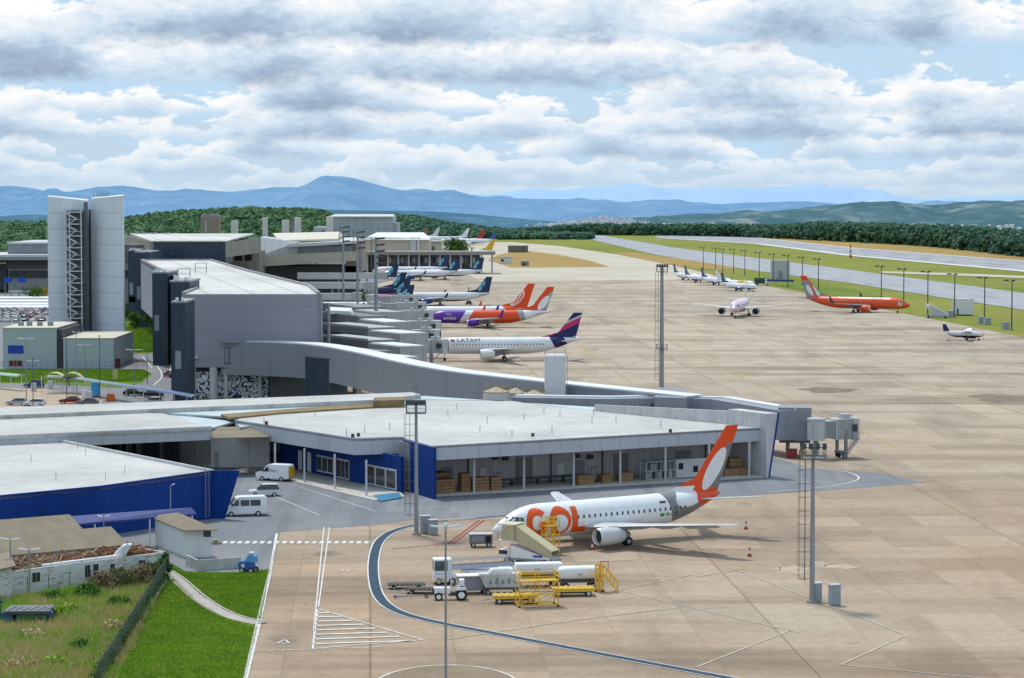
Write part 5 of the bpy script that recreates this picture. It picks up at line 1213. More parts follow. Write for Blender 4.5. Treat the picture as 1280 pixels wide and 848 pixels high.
# hillside houses and towers, far runway mast, jet far right
HW = M('house_white', (.74,.77,.80), .8, .2, .05); HT = M('house_tile', (.52,.47,.45), .8)
mb = MB(); mb.box(-5,5,-4,4,0,6); mb.mi = 1; mb.add([(-5.4,-4.4,6),(5.4,-4.4,6),(5.4,4.4,6),(-5.4,4.4,6),(-5.4,0,8.5),(5.4,0,8.5)], [(0,1,5,4),(2,3,4,5),(1,2,5),(3,0,4)])
hs = mb.build('hillside_house', [HW, HT]); tag(hs, 'tiny pale house among many on the distant hillside town', 'house', 'houses on the distant hillside')
rr_ = random.Random(3)
for i in range(285):
    u = rr_.random()
    if u < .62: px = rr_.gauss(745, 34); py = 282 - max(0, 1-abs(px-755)/75)*rr_.uniform(0, 11) + rr_.uniform(-1,2.5); D = 4700
    elif u < .85: px = rr_.uniform(800, 910); py = rr_.uniform(281, 287); D = 4300
    else: px = rr_.uniform(1190, 1275); py = rr_.uniform(283, 290); D = 3900
    o = hs if i == 0 else hs.copy()
    if i: C.objects.link(o)
    o.location = Q(px, py, D + rr_.uniform(-150,150)); o.rotation_euler = (0,0,rr_.uniform(0,3)); o.scale = (.42,.42,.42) if rr_.random() < .6 else (.62,.5,.55)
for i, (px, lb) in enumerate(((780,'left white slab apartment tower on the distant hill'),(788.5,'right white slab apartment tower on the distant hill'))):
    d = 4600; r_ = thing('apartment_tower', lb, 'building', Q(px, 283, d), 0, 'slab towers on the distant hill')
    part(r_, 'wall', HW, lambda m: hbox(m, px-3, px+2.4, 272.5, 284, d, 14)); part(r_, 'roof', GREYL, lambda m: hbox(m, px-3, px+2.4, 272, 272.5, d, 14))
D = 1650; r_ = thing('antenna_mast', 'red and white antenna mast beside the far side of the runway', 'mast', (hx(1063,D), D, 0))
for i in range(5): z0 = i*1.7; part(r_, 'mast_section', RED if i % 2 == 0 else WHITE, lambda m: m.lathe([(.8-.08*i, z0), (.72-.08*i, z0+1.7)], c=(hx(1063), D, 0), n=6))
# ------------------------------------------------------------------ airplanes (x forward, nose at 0, wheels on z = 0)
WINGM = M('wing_aluminium', (.50,.52,.54), .4, .10, .6)
FANM = M('fan_dark', (.02,.022,.026), .4)
LIP = M('intake_lip', (.62,.64,.66), .3, .05, 1, metal=.5)
GEARM = M('gear_metal', (.30,.31,.33), .5)
WINDOW = glass('cabin_glass', (.075,.085,.10), .15)
class Fus:
    def __init__(s, L, w, h, zc):
        s.L, s.w, s.h, s.zc = L, w, h, zc
        k = h/4.0
        s.st = [(0,.03,-.16),(.25*k,.17,-.155),(.7*k,.32,-.145),(1.3*k,.47,-.125),(2.1*k,.63,-.09),(3.0*k,.78,-.055),(4.0*k,.89,-.025),(5.2*k,.97,-.006),(6.4*k,1,0),
                (L*.62,1,0),(L*.68,.985,.01),(L*.74,.93,.045),(L*.80,.82,.10),(L*.86,.66,.175),(L*.91,.49,.25),(L*.96,.29,.33),(L*.99,.15,.375),(L,.06,.39)]
    def at(s, d):
        xs = [q[0] for q in s.st]; return float(np.interp(d, xs, [q[1] for q in s.st])), float(np.interp(d, xs, [q[2] for q in s.st]))
    def surf(s, d, z, side, off=.012):
        r, o = s.at(d); zc = s.zc + o*s.h; t = (z-zc)/(r*s.h/2 + 1e-6); t = max(-.995, min(.995, t))
        n_ = math.sqrt(1-t*t)
        return Vector((-d, side*(r*s.w/2*n_ + off*n_), z + off*t))
    def rings(s, n=28):
        out = []
        ds = sorted(set([q[0] for q in s.st] + list(np.linspace(6.4*s.h/4, s.L*.62, 8)) + list(np.linspace(s.L*.62, s.L*.96, 12))))
        for d in ds:
            r, o = s.at(d); zc = s.zc + o*s.h
            out.append([(-d, r*s.w/2*math.cos(2*math.pi*k/n), zc + r*s.h/2*math.sin(2*math.pi*k/n)) for k in range(n)])
        return out
    def patch(s, mb, pts, side, off=.014):
        q = [s.surf(d, z, side, off) for d, z in pts]; mb.quad(*q)
def section(x, y, z, c, t, vert=False):
    pr = [(0,0),(.08,.7),(.3,1),(.65,.6),(1,.03),(1,-.03),(.65,-.45),(.3,-.75),(.08,-.55)]
    if vert: return [(x - a*c, y + b*t*c/2, z) for a, b in pr]
    return [(x - a*c, y, z + b*t*c/2) for a, b in pr]
def text_mesh(txt, size):
    cu = bpy.data.curves.new('t', 'FONT'); cu.body = txt; cu.size = size; cu.resolution_u = 3
    o = bpy.data.objects.new('t', cu); C.objects.link(o)
    dg = bpy.context.evaluated_depsgraph_get(); me = bpy.data.meshes.new_from_object(o.evaluated_get(dg))
    bpy.data.objects.remove(o); bpy.data.curves.remove(cu)
    bm = bmesh.new(); bm.from_mesh(me); bmesh.ops.triangulate(bm, faces=bm.faces[:])
    bmesh.ops.subdivide_edges(bm, edges=[e for e in bm.edges if e.calc_length() > size*.35], cuts=2)
    bmesh.ops.triangulate(bm, faces=bm.faces[:])
    bm.verts.index_update()
    v = [(x.co.x, x.co.y) for x in bm.verts]; f = [tuple(q.index for q in p.verts) for p in bm.faces]; bm.free(); bpy.data.meshes.remove(me)
    return v, f
def decal_text(root, F, txt, size, d0, z0, side, mat, stretch=1.0, slant=0.0, name='lettering', off=.03):
    v, f = text_mesh(txt, size); mb = MB()
    for_side = [(d0 + (x*stretch + y*slant)*(1 if side > 0 else -1), z0 + y) for x, y in v]
    mb.add([F.surf(d, z, side, off) for d, z in for_side], f); return mb.build(name, mat, root)
def airliner(label, cat, group, L=37.6, w=3.95, h=4.1, zc=3.65, span=34.0, fin_h=12.0, body=None, fin=None, wing=None, eng=None, hst=None, winglet=None,
             windows=True, both=False, wl_h=2.2, eng_r=1.05, eng_y=5.3, name='passenger_airplane', wheels=True, detail=False, tops=True, nwin=None):
    t = thing(name, label, cat, (0,0,0), 0, group)
    F = Fus(L, w, h, zc); t_F = F
    wing = wing or WINGM; hst = hst or wing; eng = eng or WHITE2; winglet = winglet or body
    mb = MB(); mb.loft(F.rings()); fu = mb.build('fuselage', body, t, smooth=True)
    # belly fairing
    mb = MB(); rings = []
    for u_ in np.linspace(0, 1, 9):
        d = L*(.36 + .24*u_); s_ = math.sin(math.pi*u_)**.5 if 0 < u_ < 1 else .05
        rings.append([(-d, w*.52*s_*math.cos(a), zc - h*.30 + h*.27*s_*math.sin(a)) for a in np.linspace(0, 2*math.pi, 17)[:-1]])
    mb.loft(rings); mb.build('belly_fairing', wing, t, smooth=True)
    # wings
    hs = span/2; xr = -L*.345; cr = L*.20; z0 = zc - h*.27
    for sd in (1, -1):
        mb = MB(); secs = []
        for y, xl, c, tk in ((w*.2, xr, cr*1.02, .14), (w*.5, xr - .3, cr, .13), (hs*.34, xr - hs*.34*.54, cr*.60, .12), (hs*.97, xr - hs*.97*.50, cr*.215, .10), (hs, xr - hs*.515, cr*.17, .09)):
            secs.append(section(xl, sd*y, z0 + y*.088, c, tk))
        mb.loft(secs); wg = mb.build('wing', wing, t, smooth=True)
        if detail:
            for yy in (.30, .48, .66):
                y = hs*yy; c = cr*(.66 - .42*yy); xl = xr - y*.52 - c*.55
                mb = MB(); mb.lathe([(.02, xl+1.0), (.24, xl), (.26, xl-1.2), (.16, xl-2.4), (.02, xl-3.3)], axis='x', c=(0, sd*y, z0 + y*.088 - .28), n=8); mb.build('flap_fairing', wing, wg, smooth=True)
            mb = MB(); 
            for k, yy in enumerate((.16, .5)):
                ya, yb = hs*(yy), hs*(yy+.28)
                ca, cb = cr*(.9 - .95*yy), cr*(.9 - .95*(yy+.28))
                xa, xb = xr - ya*.52 - cr*(.97 if k == 0 else .5), xr - yb*.52 - cr*(.58 if k == 0 else .30)
                za, zb2 = z0 + ya*.088 - .12, z0 + yb*.088 - .12
                mb.hexa([(xa,sd*ya,za),(xb,sd*yb,zb2),(xb-.9,sd*yb,zb2-.42),(xa-1.3,sd*ya,za-.55)], [(xa,sd*ya,za+.1),(xb,sd*yb,zb2+.1),(xb-.9,sd*yb,zb2-.36),(xa-1.3,sd*ya,za-.48)])
            mb.build('flap', wing, wg)
        if wl_h:
            y = hs; zt = z0 + y*.088; xl = xr - y*.515; c = cr*.17
            mb = MB(); mb.loft([section(xl, sd*y, zt, c, .09), section(xl - c*.25, sd*(y+.25), zt + wl_h*.25, c*.85, .09, False), section(xl - c*.9, sd*(y+.55), zt + wl_h, c*.45, .09, False)])
            mb.build('winglet', winglet, wg, smooth=True)
        # engines
        y = sd*eng_y; xe = xr - eng_y*.5 + 2.6; ze = z0 + abs(y)*.088 - eng_r*1.02
        r = eng_r
        mb = MB(); mb.lathe([(r*.80, xe-.45), (r*.86, xe-.12), (r*.93, xe), (r*1.0, xe-.18), (r*1.06, xe-.9), (r*1.06, xe-1.9), (r*.94, xe-2.9), (r*.80, xe-3.5)], axis='x', c=(0,y,ze), n=24, cap=(0, 0))
        en = mb.build('engine', eng, t, smooth=True)
        mb = MB(); mb.lathe([(.02, xe-.02), (r*.25, xe-.3), (r*.79, xe-.435)], axis='x', c=(0,y,ze), n=20); mb.build('fan', FANM, en, smooth=True)
        mb = MB(); mb.lathe([(r*.85, xe-.05), (r*.93, xe+.04), (r*1.015, xe-.22)], axis='x', c=(0,y,ze), n=24, cap=(0, 0)); mb.build('intake_lip', LIP, en, smooth=True)
        mb = MB(); mb.lathe([(r*.62, xe-3.3), (r*.5, xe-4.0), (r*.32, xe-4.5)], axis='x', c=(0,y,ze), n=16); mb.build('exhaust', GREYM, en, smooth=True)
        mb = MB(); mb.hexa([(xe-.9,y-.15,ze+r*.9),(xe-.9,y+.15,ze+r*.9),(xe-4.6,y+.15,ze+r*.6),(xe-4.6,y-.15,ze+r*.6)], [(xe-1.6,y-.15,z0+abs(y)*.088+.1),(xe-1.6,y+.15,z0+abs(y)*.088+.1),(xe-5.0,y+.15,z0+abs(y)*.088),(xe-5.0,y-.15,z0+abs(y)*.088)]); mb.build('pylon', wing, en)
        # tailplane
        mb = MB(); zt = zc + h*.24; xt = -L*.872; st = span*.205
        mb.loft([section(xt, sd*.25, zt, L*.098, .10), section(xt - st*.62, sd*st, zt + st*.11, L*.036, .09)]); mb.build('tailplane', hst, t, smooth=True)
        # main gear
        if wheels:
            yg = sd*w*.73; xg = -L*.515; rw = .54
            mb = MB(); mb.tube((xg, yg, rw), (xg, yg*.9, z0+.3), .13, n=8); mb.tube((xg, yg-.45, rw), (xg, yg+.45, rw), .1, n=6); mb.tube((xg+.7, yg*.8, z0), (xg, yg, rw+.5), .07, n=6)
            gr = mb.build('main_gear', GEARM, t)
            for q in (-.28, .28):
                mb = MB(); mb.lathe([(rw*.6, -.17), (rw*.95, -.16), (rw, -.08), (rw, .08), (rw*.95, .16), (rw*.6, .17)], axis='y', c=(xg, yg+q, rw), n=16); mb.mi = 1
                mb.lathe([(rw*.5, -.19), (rw*.5, .19)], axis='y', c=(xg, yg+q, rw), n=12); mb.build('wheel', [BLACK, GREYL], gr, smooth=True)
    if wheels:
        xg = -L*.118; rw = .35; mb = MB(); mb.tube((xg, 0, rw), (xg, 0, zc-h*.4), .09, n=8); mb.tube((xg, -.25, rw), (xg, .25, rw), .06, n=6); gr = mb.build('nose_gear', GEARM, t)
        for q in (-.2, .2): mb = MB(); mb.lathe([(rw*.9, -.1), (rw, -.05), (rw, .05), (rw*.9, .1)], axis='y', c=(xg, q, rw), n=14); mb.build('wheel', BLACK, gr)
    # fin with its fillet
    zr = zc + h*.36; mb = MB(); x0 = -L*.80
    xs = -L*.835; cf = L*.15; ht = fin_h - zr
    mb.loft([section(xs + L*.0, 0, zr, cf, .085, True), section(xs - ht*.78, 0, fin_h, L*.058, .07, True)])
    mb.add([(x0 + L*.055, 0, zc+h*.49), (xs - ht*.20, 0, zr + ht*.26), (xs - 1.2, .14, zr), (xs - 1.2, -.14, zr)], [(0,1,2),(0,3,1),(0,2,3),(1,3,2)])
    mb.build('fin', fin or body, t, smooth=False)
    # flight deck glass
    k = h/4.0; mb = MB()
    zz = zc + .30*k
    for sd in (1, -1):
        for pts in ([(1.62,.55),(2.15,.52),(2.40,1.02),(2.02,1.05)], [(2.22,.50),(2.80,.50),(2.92,1.0),(2.47,1.02)], [(2.87,.50),(3.35,.58),(3.30,.92),(2.98,1.0)]):
            F.patch(mb, [(a*k, zc - .02 + b*k - .22*k) for a, b in pts], sd, .02)
        mb.quad(*[F.surf(a*k, zc - .02 + b*k - .22*k, s2*sd, .02) for a, b, s2 in ((1.60,.55,1),(1.40,.52,1),(1.72,.98,1),(2.0,1.05,1))])
    mb.build('windscreen', WINDOW, t)
    if windows:
        zw = zc + .35*k; n_ = nwin or int((L*.80 - 6.6)/.78)
        mb = MB(); ds = 6.6
        for sd in ((1, -1) if both else ((1,) if windows == 'port' else (-1,))):
            mb = MB(); F.patch(mb, [(ds-.13, zw-.19), (ds+.13, zw-.19), (ds+.13, zw+.19), (ds-.13, zw+.19)], sd, .015); w0_ = mb.build('cabin_window', WINDOW, t)
            me = w0_.data
            for i in range(1, n_):
                d = ds + i*.78
                r, o = F.at(d)
                if d > L*.66: mb = MB(); zq = zw + o*h*.15; F.patch(mb, [(d-.13, zq-.19), (d+.13, zq-.19), (d+.13, zq+.19), (d-.13, zq+.19)], sd, .015); mb.build('cabin_window', WINDOW, t)
                else:
                    o_ = bpy.data.objects.new('cabin_window', me); C.objects.link(o_); o_.parent = t; o_.location.x = -(d-ds); KIDS.setdefault(t.name, []).append(o_)
            if detail:
                for d, z0_, z1_, w_ in ((4.7, -.75, 1.05, .8), (L*.765, -.45, 1.25, .75), (L*.47, .0, .95, .5)):
                    mb = MB(); e_ = .035
                    for a in ((d-w_/2, d-w_/2+e_), (d+w_/2-e_, d+w_/2)):
                        for q in range(4): F.patch(mb, [(a[0], zc+z0_+(z1_-z0_)*q/4), (a[1], zc+z0_+(z1_-z0_)*q/4), (a[1], zc+z0_+(z1_-z0_)*(q+1)/4), (a[0], zc+z0_+(z1_-z0_)*(q+1)/4)], sd, .013)
                    for z in (z0_, z1_-e_):
                        F.patch(mb, [(d-w_/2, zc+z), (d+w_/2, zc+z), (d+w_/2, zc+z+e_), (d-w_/2, zc+z+e_)], sd, .013)
                    mb.build('door', GREYL, t)
    return t, F
def put(t, L, hd, tail=None, nose=None):
    """stand the airplane with its tail end or its nose over a ground point"""
    d = Vector((math.cos(R(hd)), math.sin(R(hd)), 0))
    p = (tail + d*L) if tail is not None else nose
    t.location = (p.x, p.y, 0); t.rotation_euler = (0, 0, R(hd))
def arc_decal(F, mb, dc, zc_, ro, zo, ri, zi, a0, a1, side, n=22, off=.02):
    for i in range(n):
        t0, t1 = a0 + (a1-a0)*i/n, a0 + (a1-a0)*(i+1)/n
        for q in range(3):
            f0, f1 = q/3, (q+1)/3
            pt = lambda t, f: (dc + (ri + (ro-ri)*f)*math.cos(t), zc_ + (zi + (zo-zi)*f)*math.sin(t))
            F.patch(mb, [pt(t0,f0), pt(t1,f0), pt(t1,f1), pt(t0,f1)], side, off)
def bar_decal(F, mb, d0, d1, z0, z1, side, n=8, off=.02, sl=0.0):
    for i in range(n):
        a, b = z0 + (z1-z0)*i/n, z0 + (z1-z0)*(i+1)/n
        F.patch(mb, [(d0+(a-z0)*sl, a), (d1+(a-z0)*sl, a), (d1+(b-z0)*sl, b), (d0+(b-z0)*sl, b)], side, off)
OR = (.80,.075,.008); WH = (.80,.81,.82); GY = (.20,.205,.21)
# --- the parked airplane in front ---
L7 = 32.4
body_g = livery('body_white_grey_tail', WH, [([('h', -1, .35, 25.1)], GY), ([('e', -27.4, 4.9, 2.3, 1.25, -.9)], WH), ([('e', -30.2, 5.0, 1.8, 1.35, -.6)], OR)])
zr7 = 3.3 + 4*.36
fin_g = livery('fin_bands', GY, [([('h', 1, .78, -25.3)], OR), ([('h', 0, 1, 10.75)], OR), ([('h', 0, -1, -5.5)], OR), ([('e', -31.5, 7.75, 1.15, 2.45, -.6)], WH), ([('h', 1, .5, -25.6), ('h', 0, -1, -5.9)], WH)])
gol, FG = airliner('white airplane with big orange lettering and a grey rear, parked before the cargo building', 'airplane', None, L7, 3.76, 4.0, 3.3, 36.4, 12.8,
                   body_g, fin_g, WINGM, M('engine_grey', (.56,.58,.59), .4, .1), windows=True, both=True, wl_h=0, eng_r=.98, eng_y=4.83, detail=True, nwin=26)
for sd in (1, -1):
    mb = MB(); zc_ = 3.32
    # the first letter: open ring with its spur
    arc_decal(FG, mb, 5.0, zc_, 1.45, 1.62, .72, .84, R(45), R(345), sd)
    bar_decal(FG, mb, 5.2, 6.38, zc_-.5, zc_+.08, sd, 3)
    mb.build('lettering', ORANGE, gol)
    mb = MB(); arc_decal(FG, mb, 8.0, zc_+.05, 1.5, 1.6, .80, .72, R(0), R(360), sd, 30, .022); mb.build('lettering', ORANGE, gol)
    mb = MB(); arc_decal(FG, mb, 8.25, zc_-.25, .78, .95, 0, 0, R(0), R(360), sd, 20, .03); mb.build('lettering', WHITE2, gol)
    mb = MB(); bar_decal(FG, mb, 9.65, 10.45, zc_-1.45, zc_+1.5, sd); bar_decal(FG, mb, 10.45, 11.7, zc_-1.45, zc_-.78, sd, 3); mb.build('lettering', ORANGE, gol)
decal_text(gol, FG, 'PR-GOQ', .55, 23.0, 2.85, 1, GREYD, name='registration')
mb = MB(); bar_decal(FG, mb, 22.2, 22.8, 2.85, 3.22, 1, 2); mb.build('flag', M('flag_green', (.02,.28,.05), .5), gol)
mb = MB(); bar_decal(FG, mb, 22.3, 23.2, 4.35, 4.6, 1, 2); mb.build('emblem', GREYD, gol)
mb = MB(); mb.tube((-9,0,5.3), (-9.4,0,5.75), .04, n=5); mb.tube((-14,0,5.3), (-14.3,0,5.7), .04, n=5); mb.build('antenna', GREYL, gol)
put(gol, L7, 213.6, nose=P(615.5, 658, 3.15))
# --- second row ---
def tailpt(px, py, z): p = P(px, py, z); return Vector((p.x, p.y, 0))
NV = (.012,.014,.10); MG = (.52,.02,.13)
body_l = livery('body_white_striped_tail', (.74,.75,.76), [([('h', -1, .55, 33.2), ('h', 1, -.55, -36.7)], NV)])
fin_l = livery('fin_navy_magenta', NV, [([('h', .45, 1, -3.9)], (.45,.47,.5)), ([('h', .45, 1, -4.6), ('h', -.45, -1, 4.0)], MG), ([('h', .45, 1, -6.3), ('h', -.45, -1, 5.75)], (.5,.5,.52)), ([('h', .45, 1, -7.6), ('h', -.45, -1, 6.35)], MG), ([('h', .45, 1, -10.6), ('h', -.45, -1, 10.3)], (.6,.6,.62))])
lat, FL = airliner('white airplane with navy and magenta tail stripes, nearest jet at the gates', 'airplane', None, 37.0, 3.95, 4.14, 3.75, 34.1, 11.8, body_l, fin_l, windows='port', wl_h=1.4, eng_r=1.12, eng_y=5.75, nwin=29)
decal_text(lat, FL, 'LATAM', 1.15, 7.3, 4.75, 1, M('navy_lettering', (.015,.015,.09), .5), 1.55)
mb = MB(); bar_decal(FL, mb, 6.0, 6.9, 4.75, 5.35, 1, 3, sl=-.5); mb.build('emblem', M('magenta', (.5,.02,.12), .5), lat)
put(lat, 37.0, 182.0, tail=tailpt(722, 424, 5.3))
PU = (.115,.025,.33)
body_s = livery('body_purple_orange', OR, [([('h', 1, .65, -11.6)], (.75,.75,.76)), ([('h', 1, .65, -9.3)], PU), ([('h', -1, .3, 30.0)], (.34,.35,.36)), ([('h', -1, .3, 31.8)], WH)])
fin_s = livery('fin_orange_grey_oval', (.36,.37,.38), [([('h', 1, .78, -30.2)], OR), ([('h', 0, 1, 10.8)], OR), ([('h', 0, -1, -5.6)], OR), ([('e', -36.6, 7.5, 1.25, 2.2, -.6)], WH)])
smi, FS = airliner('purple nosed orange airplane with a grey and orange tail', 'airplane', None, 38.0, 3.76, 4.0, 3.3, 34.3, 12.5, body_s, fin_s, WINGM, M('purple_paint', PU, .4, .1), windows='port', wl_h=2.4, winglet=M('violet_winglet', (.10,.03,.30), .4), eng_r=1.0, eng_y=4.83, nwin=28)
decal_text(smi, FS, 'smiles', 1.5, 5.6, 2.5, 1, WHITE2, 1.1); decal_text(smi, FS, 'clube', .7, 6.3, 4.0, 1, WHITE2, 1.2)
put(smi, 38.0, 182.5, tail=tailpt(685, 389, 5.0))
body_w = livery('body_white_orange_tail', (.76,.77,.78), [([('h', -1, .9, 34.3)], OR)])
fin_w = livery('fin_orange_rings', OR, [([('e', -34.3, 7.9, 1.75, 2.5, -.62)], WH), ([('e', -34.3, 7.9, 1.35, 2.1, -.62)], OR), ([('e', -34.3, 7.9, .75, 2.2, -.62)], WH), ([('e', -34.3, 7.9, .40, 1.9, -.62)], OR)])
go2, F2 = airliner('white airplane with an all orange tail carrying a white ringed oval', 'airplane', None, 38.0, 3.76, 4.0, 3.3, 34.3, 12.5, body_w, fin_w, windows='port', wl_h=2.4, winglet=M('orange_winglet', (.7,.1,.02), .4), eng_r=1.0, eng_y=4.83, nwin=28)
decal_text(go2, F2, '#gol', 1.9, 7.2, 2.7, 1, ORANGE, 1.5, .2)
put(go2, 38.0, 182.5, tail=tailpt(661, 384, 5.0))
# --- dark blue tailed jets ---
AZ = (.010,.028,.10); TQ = (.10,.42,.55)
fin_a = livery('fin_dark_blue_map', AZ, [([('e', -35.2, 7.4, 1.0, 1.1, -.5)], TQ), ([('e', -34.4, 6.0, .7, .5, -.5)], (.25,.55,.50)), ([('e', -36.0, 8.6, .45, .45, -.5)], (.14,.45,.60)), ([('e', -35.5, 7.1, .35, .4, -.5)], AZ)])
def azul_body(name, top, stripe=None):
    reg = [([('h', 0, -1, -2.05), ('h', -.05, -1, -2.3)], AZ)]
    if stripe: reg += stripe
    return livery(name, top, reg)
body_a = azul_body('body_white_blue_belly', (.74,.75,.77))
az, FA = airliner('white jet with a dark blue tail standing alone, behind the orange tailed airplanes', 'airplane', 'dark blue tailed jets', 38.3, 3.1, 3.4, 3.15, 28.7, 10.6, body_a, fin_a, WINGM, M('engine_blue', (.02,.055,.22), .35), windows='port', wl_h=1.7, winglet=M('navy_winglet', (.02,.04,.13), .4), eng_r=.92, eng_y=4.6, nwin=30)
decal_text(az, FA, 'Azul', 1.2, 7.0, 3.55, 1, M('azul_lettering', (.03,.09,.26), .5), 1.3)
LA = 38.3
put(az, LA, 183.0, tail=tailpt(613, 367, 4.4))
def azul(lab, tx_, ty, hd=183.0, z=10.5, dx=-1.0):
    c = dup(az, (0,0,0), 0, lab); p = P(tx_, ty, z); d = Vector((math.cos(R(hd)), math.sin(R(hd)), 0))
    q = Vector((p.x, p.y, 0)) + d*(LA+dx); c.location = q; c.rotation_euler = (0,0,R(hd)); return c
azul('white jet with a dark blue tail, rightmost of the row near the flat grey canopy', 601, 322.5)
azul('white jet with a dark blue tail, second from the right by the grey canopy', 571, 323.5)
azul('white jet with a dark blue tail, deepest in the row by the grey canopy', 557, 319.5)
azul('white jet at the gates, farthest of the overlapping dark blue tails', 494, 330.5)
def azul_special(lab, tx_, ty, body):
    c = azul(lab, tx_, ty)
    for o in KIDS[c.name]:
        if o.name.startswith('fuselage'):
            o.data = o.data.copy(); o.data.materials.clear(); o.data.materials.append(body)
    return c
azul_special('pale green jet at the gates between overlapping dark blue tails', 503, 341, azul_body('body_pale_green', (.36,.52,.42), [([('h', -1, 0, 20.0)], (.46,.48,.50)), ([('h', -1, 0, 27.5)], AZ)]))
azul_special('blue and yellow jet with a pink patch at the gates under the dark blue tails', 508, 348.5, azul_body('body_blue_yellow', (.12,.30,.47), [([('h', -1, 0, 15.5)], (.62,.52,.06)), ([('h', -1, 0, 23.0)], (.68,.66,.55)), ([('h', -1, 0, 27.0)], (.60,.12,.33)), ([('h', -1, 0, 31.5)], AZ)]))
azul('white jet at the gates, nearest of the overlapping dark blue tails', 512, 356.5)
for i, (x, y, hd, lb) in enumerate([(843,330,-66,'jet with a dark blue tail, leftmost of the remote stand group'),(857,332.5,-64,'jet with a dark blue tail, second from left on the remote stand'),(878,335,-62,'jet with a dark blue tail, third from left on the remote stand'),(903,341,-58,'jet with a dark blue tail, nearest on the remote stand')]):
    c = azul('white ' + lb, x, y, hd, 7.6); dd = Vector((math.cos(R(hd)), math.sin(R(hd)), 0)); c.location = c.location - dd*(LA-1)*.34; c['group'] = 'dark blue tailed jets'; c.scale = (.66,.66,.72)
# --- pink front-on airplane ---
body_p = livery('body_pale_pink', (.70,.60,.66), [([('h', -1, 0, 27)], (.72,.70,.72))])
pk, FP = airliner('pale pink airplane with dark purple engines facing the camera on the open apron', 'airplane', None, 37.0, 3.95, 4.14, 3.75, 34.1, 11.8, body_p, body_p, M('pale_wing', (.66,.64,.66), .4), M('plum_paint', (.055,.02,.06), .4), windows='port', wl_h=2.0, eng_r=1.2, eng_y=5.75)
put(pk, 37.0, -102, nose=P(917, 386.5, 3.2))
# --- all orange airplane ---
body_o = livery('body_orange_white_top', (.74,.10,.03), [([('h', .02, 1, 4.55), ('h', 1, 0, -26), ('h', -1, 0, 7)], (.80,.70,.60)), ([('e', -3.2, 3.3, .75, .75)], (.78,.72,.68)), ([('e', -3.2, 3.3, .5, .5)], (.30,.31,.32)), ([('e', -3.2, 3.3, .3, .3)], (.78,.6,.5))])
fin_o = livery('fin_grey_two_ovals', (.30,.31,.32), [([('h', 0, 1, 10.8)], OR), ([('e', -34.0, 7.4, 1.0, 1.9, -.5)], WH), ([('e', -36.4, 7.4, .9, 1.9, -.5)], WH), ([('e', -35.2, 8.0, .38, 3.0, -.5)], OR)])
og, FO = airliner('bright orange airplane with a grey tail bearing white ovals, parked along the light poles', 'airplane', None, 38.0, 3.76, 4.0, 3.3, 34.3, 12.5, body_o, fin_o, M('grey_wing', (.26,.27,.28), .4), ORANGE, windows=False, wl_h=2.4, winglet=GREYD, eng_r=1.0, eng_y=4.83)
decal_text(og, FO, 'GOL', 1.1, 13.6, 4.45, -1, ORANGE, 2.2); decal_text(og, FO, '#novavoegol', .7, 27, 3.9, -1, M('pale_orange', (.8,.45,.3), .5), 1.3)
put(og, 38.0, -25, nose=P(1138, 381, 3.0))
# --- far parked airplanes ---
far_body = livery('body_plain_white', (.76,.77,.79))
fb, FB = airliner('distant white airplane with a red and white fin', 'airplane', 'far parked airplanes', 38.0, 3.76, 4.0, 3.3, 34.3, 12.5, far_body, M('red_fin', (.50,.03,.03), .5), windows=False, wl_h=0, wheels=False)
fb.rotation_euler = (0,0,R(200)); p = P(601, 287.5, 12.5); fb.location = (p.x - 34, p.y - 12, 0)
for x, y, hd, mt, lb in [(531,288,182,M('rust_fin', (.45,.12,.05), .5),'distant airplane with a rusty orange fin, leftmost of the far group'),(546,285,185,None,'distant all white airplane second from the left in the far group'),(583,285.5,195,None,'distant all white airplane left of the red fin'),(618,288,190,M('blue_fin', (.05,.10,.25), .5),'distant airplane with a dull blue fin, rightmost of the far group'),
                      (614,299,181,M('yellow_fin', (.70,.45,.03), .5),'distant white airplane with a yellow fin, nearest of the far group')]:
    c = dup(fb, (0,0,0), R(hd), lb); z = 12.5; p = P(x, y, z); d = Vector((math.cos(R(hd)), math.sin(R(hd)), 0)); c.location = (p.x + d.x*37, p.y + d.y*37, 0)
    for o in KIDS[c.name]:
        if o.name.split('.')[0] == 'fin': o.data = o.data.copy(); o.data.materials.clear(); o.data.materials.append(mt or far_body)
c = dup(fb, (0,0,0), R(-150), 'white cargo airplane with a yellow patch, before the remote stand'); p = P(955, 350, 4); c.location = (p.x, p.y, 0); c.scale = (.62,)*3
c.rotation_euler = (0,0,R(-48)); p = P(945, 354, 2.4); c.location = (p.x, p.y, 0)
for o in KIDS[c.name]:
    if o.name.split('.')[0] == 'fin': o.data = o.data.copy(); o.data.materials.clear(); o.data.materials.append(far_body)
    if o.name.split('.')[0] == 'fuselage': o.data = o.data.copy(); o.data.materials.clear(); o.data.materials.append(livery('body_yellow_patch', (.76,.77,.78), [([('e', -13, 4.2, 4.0, 1.3)], (.65,.42,.03))]))
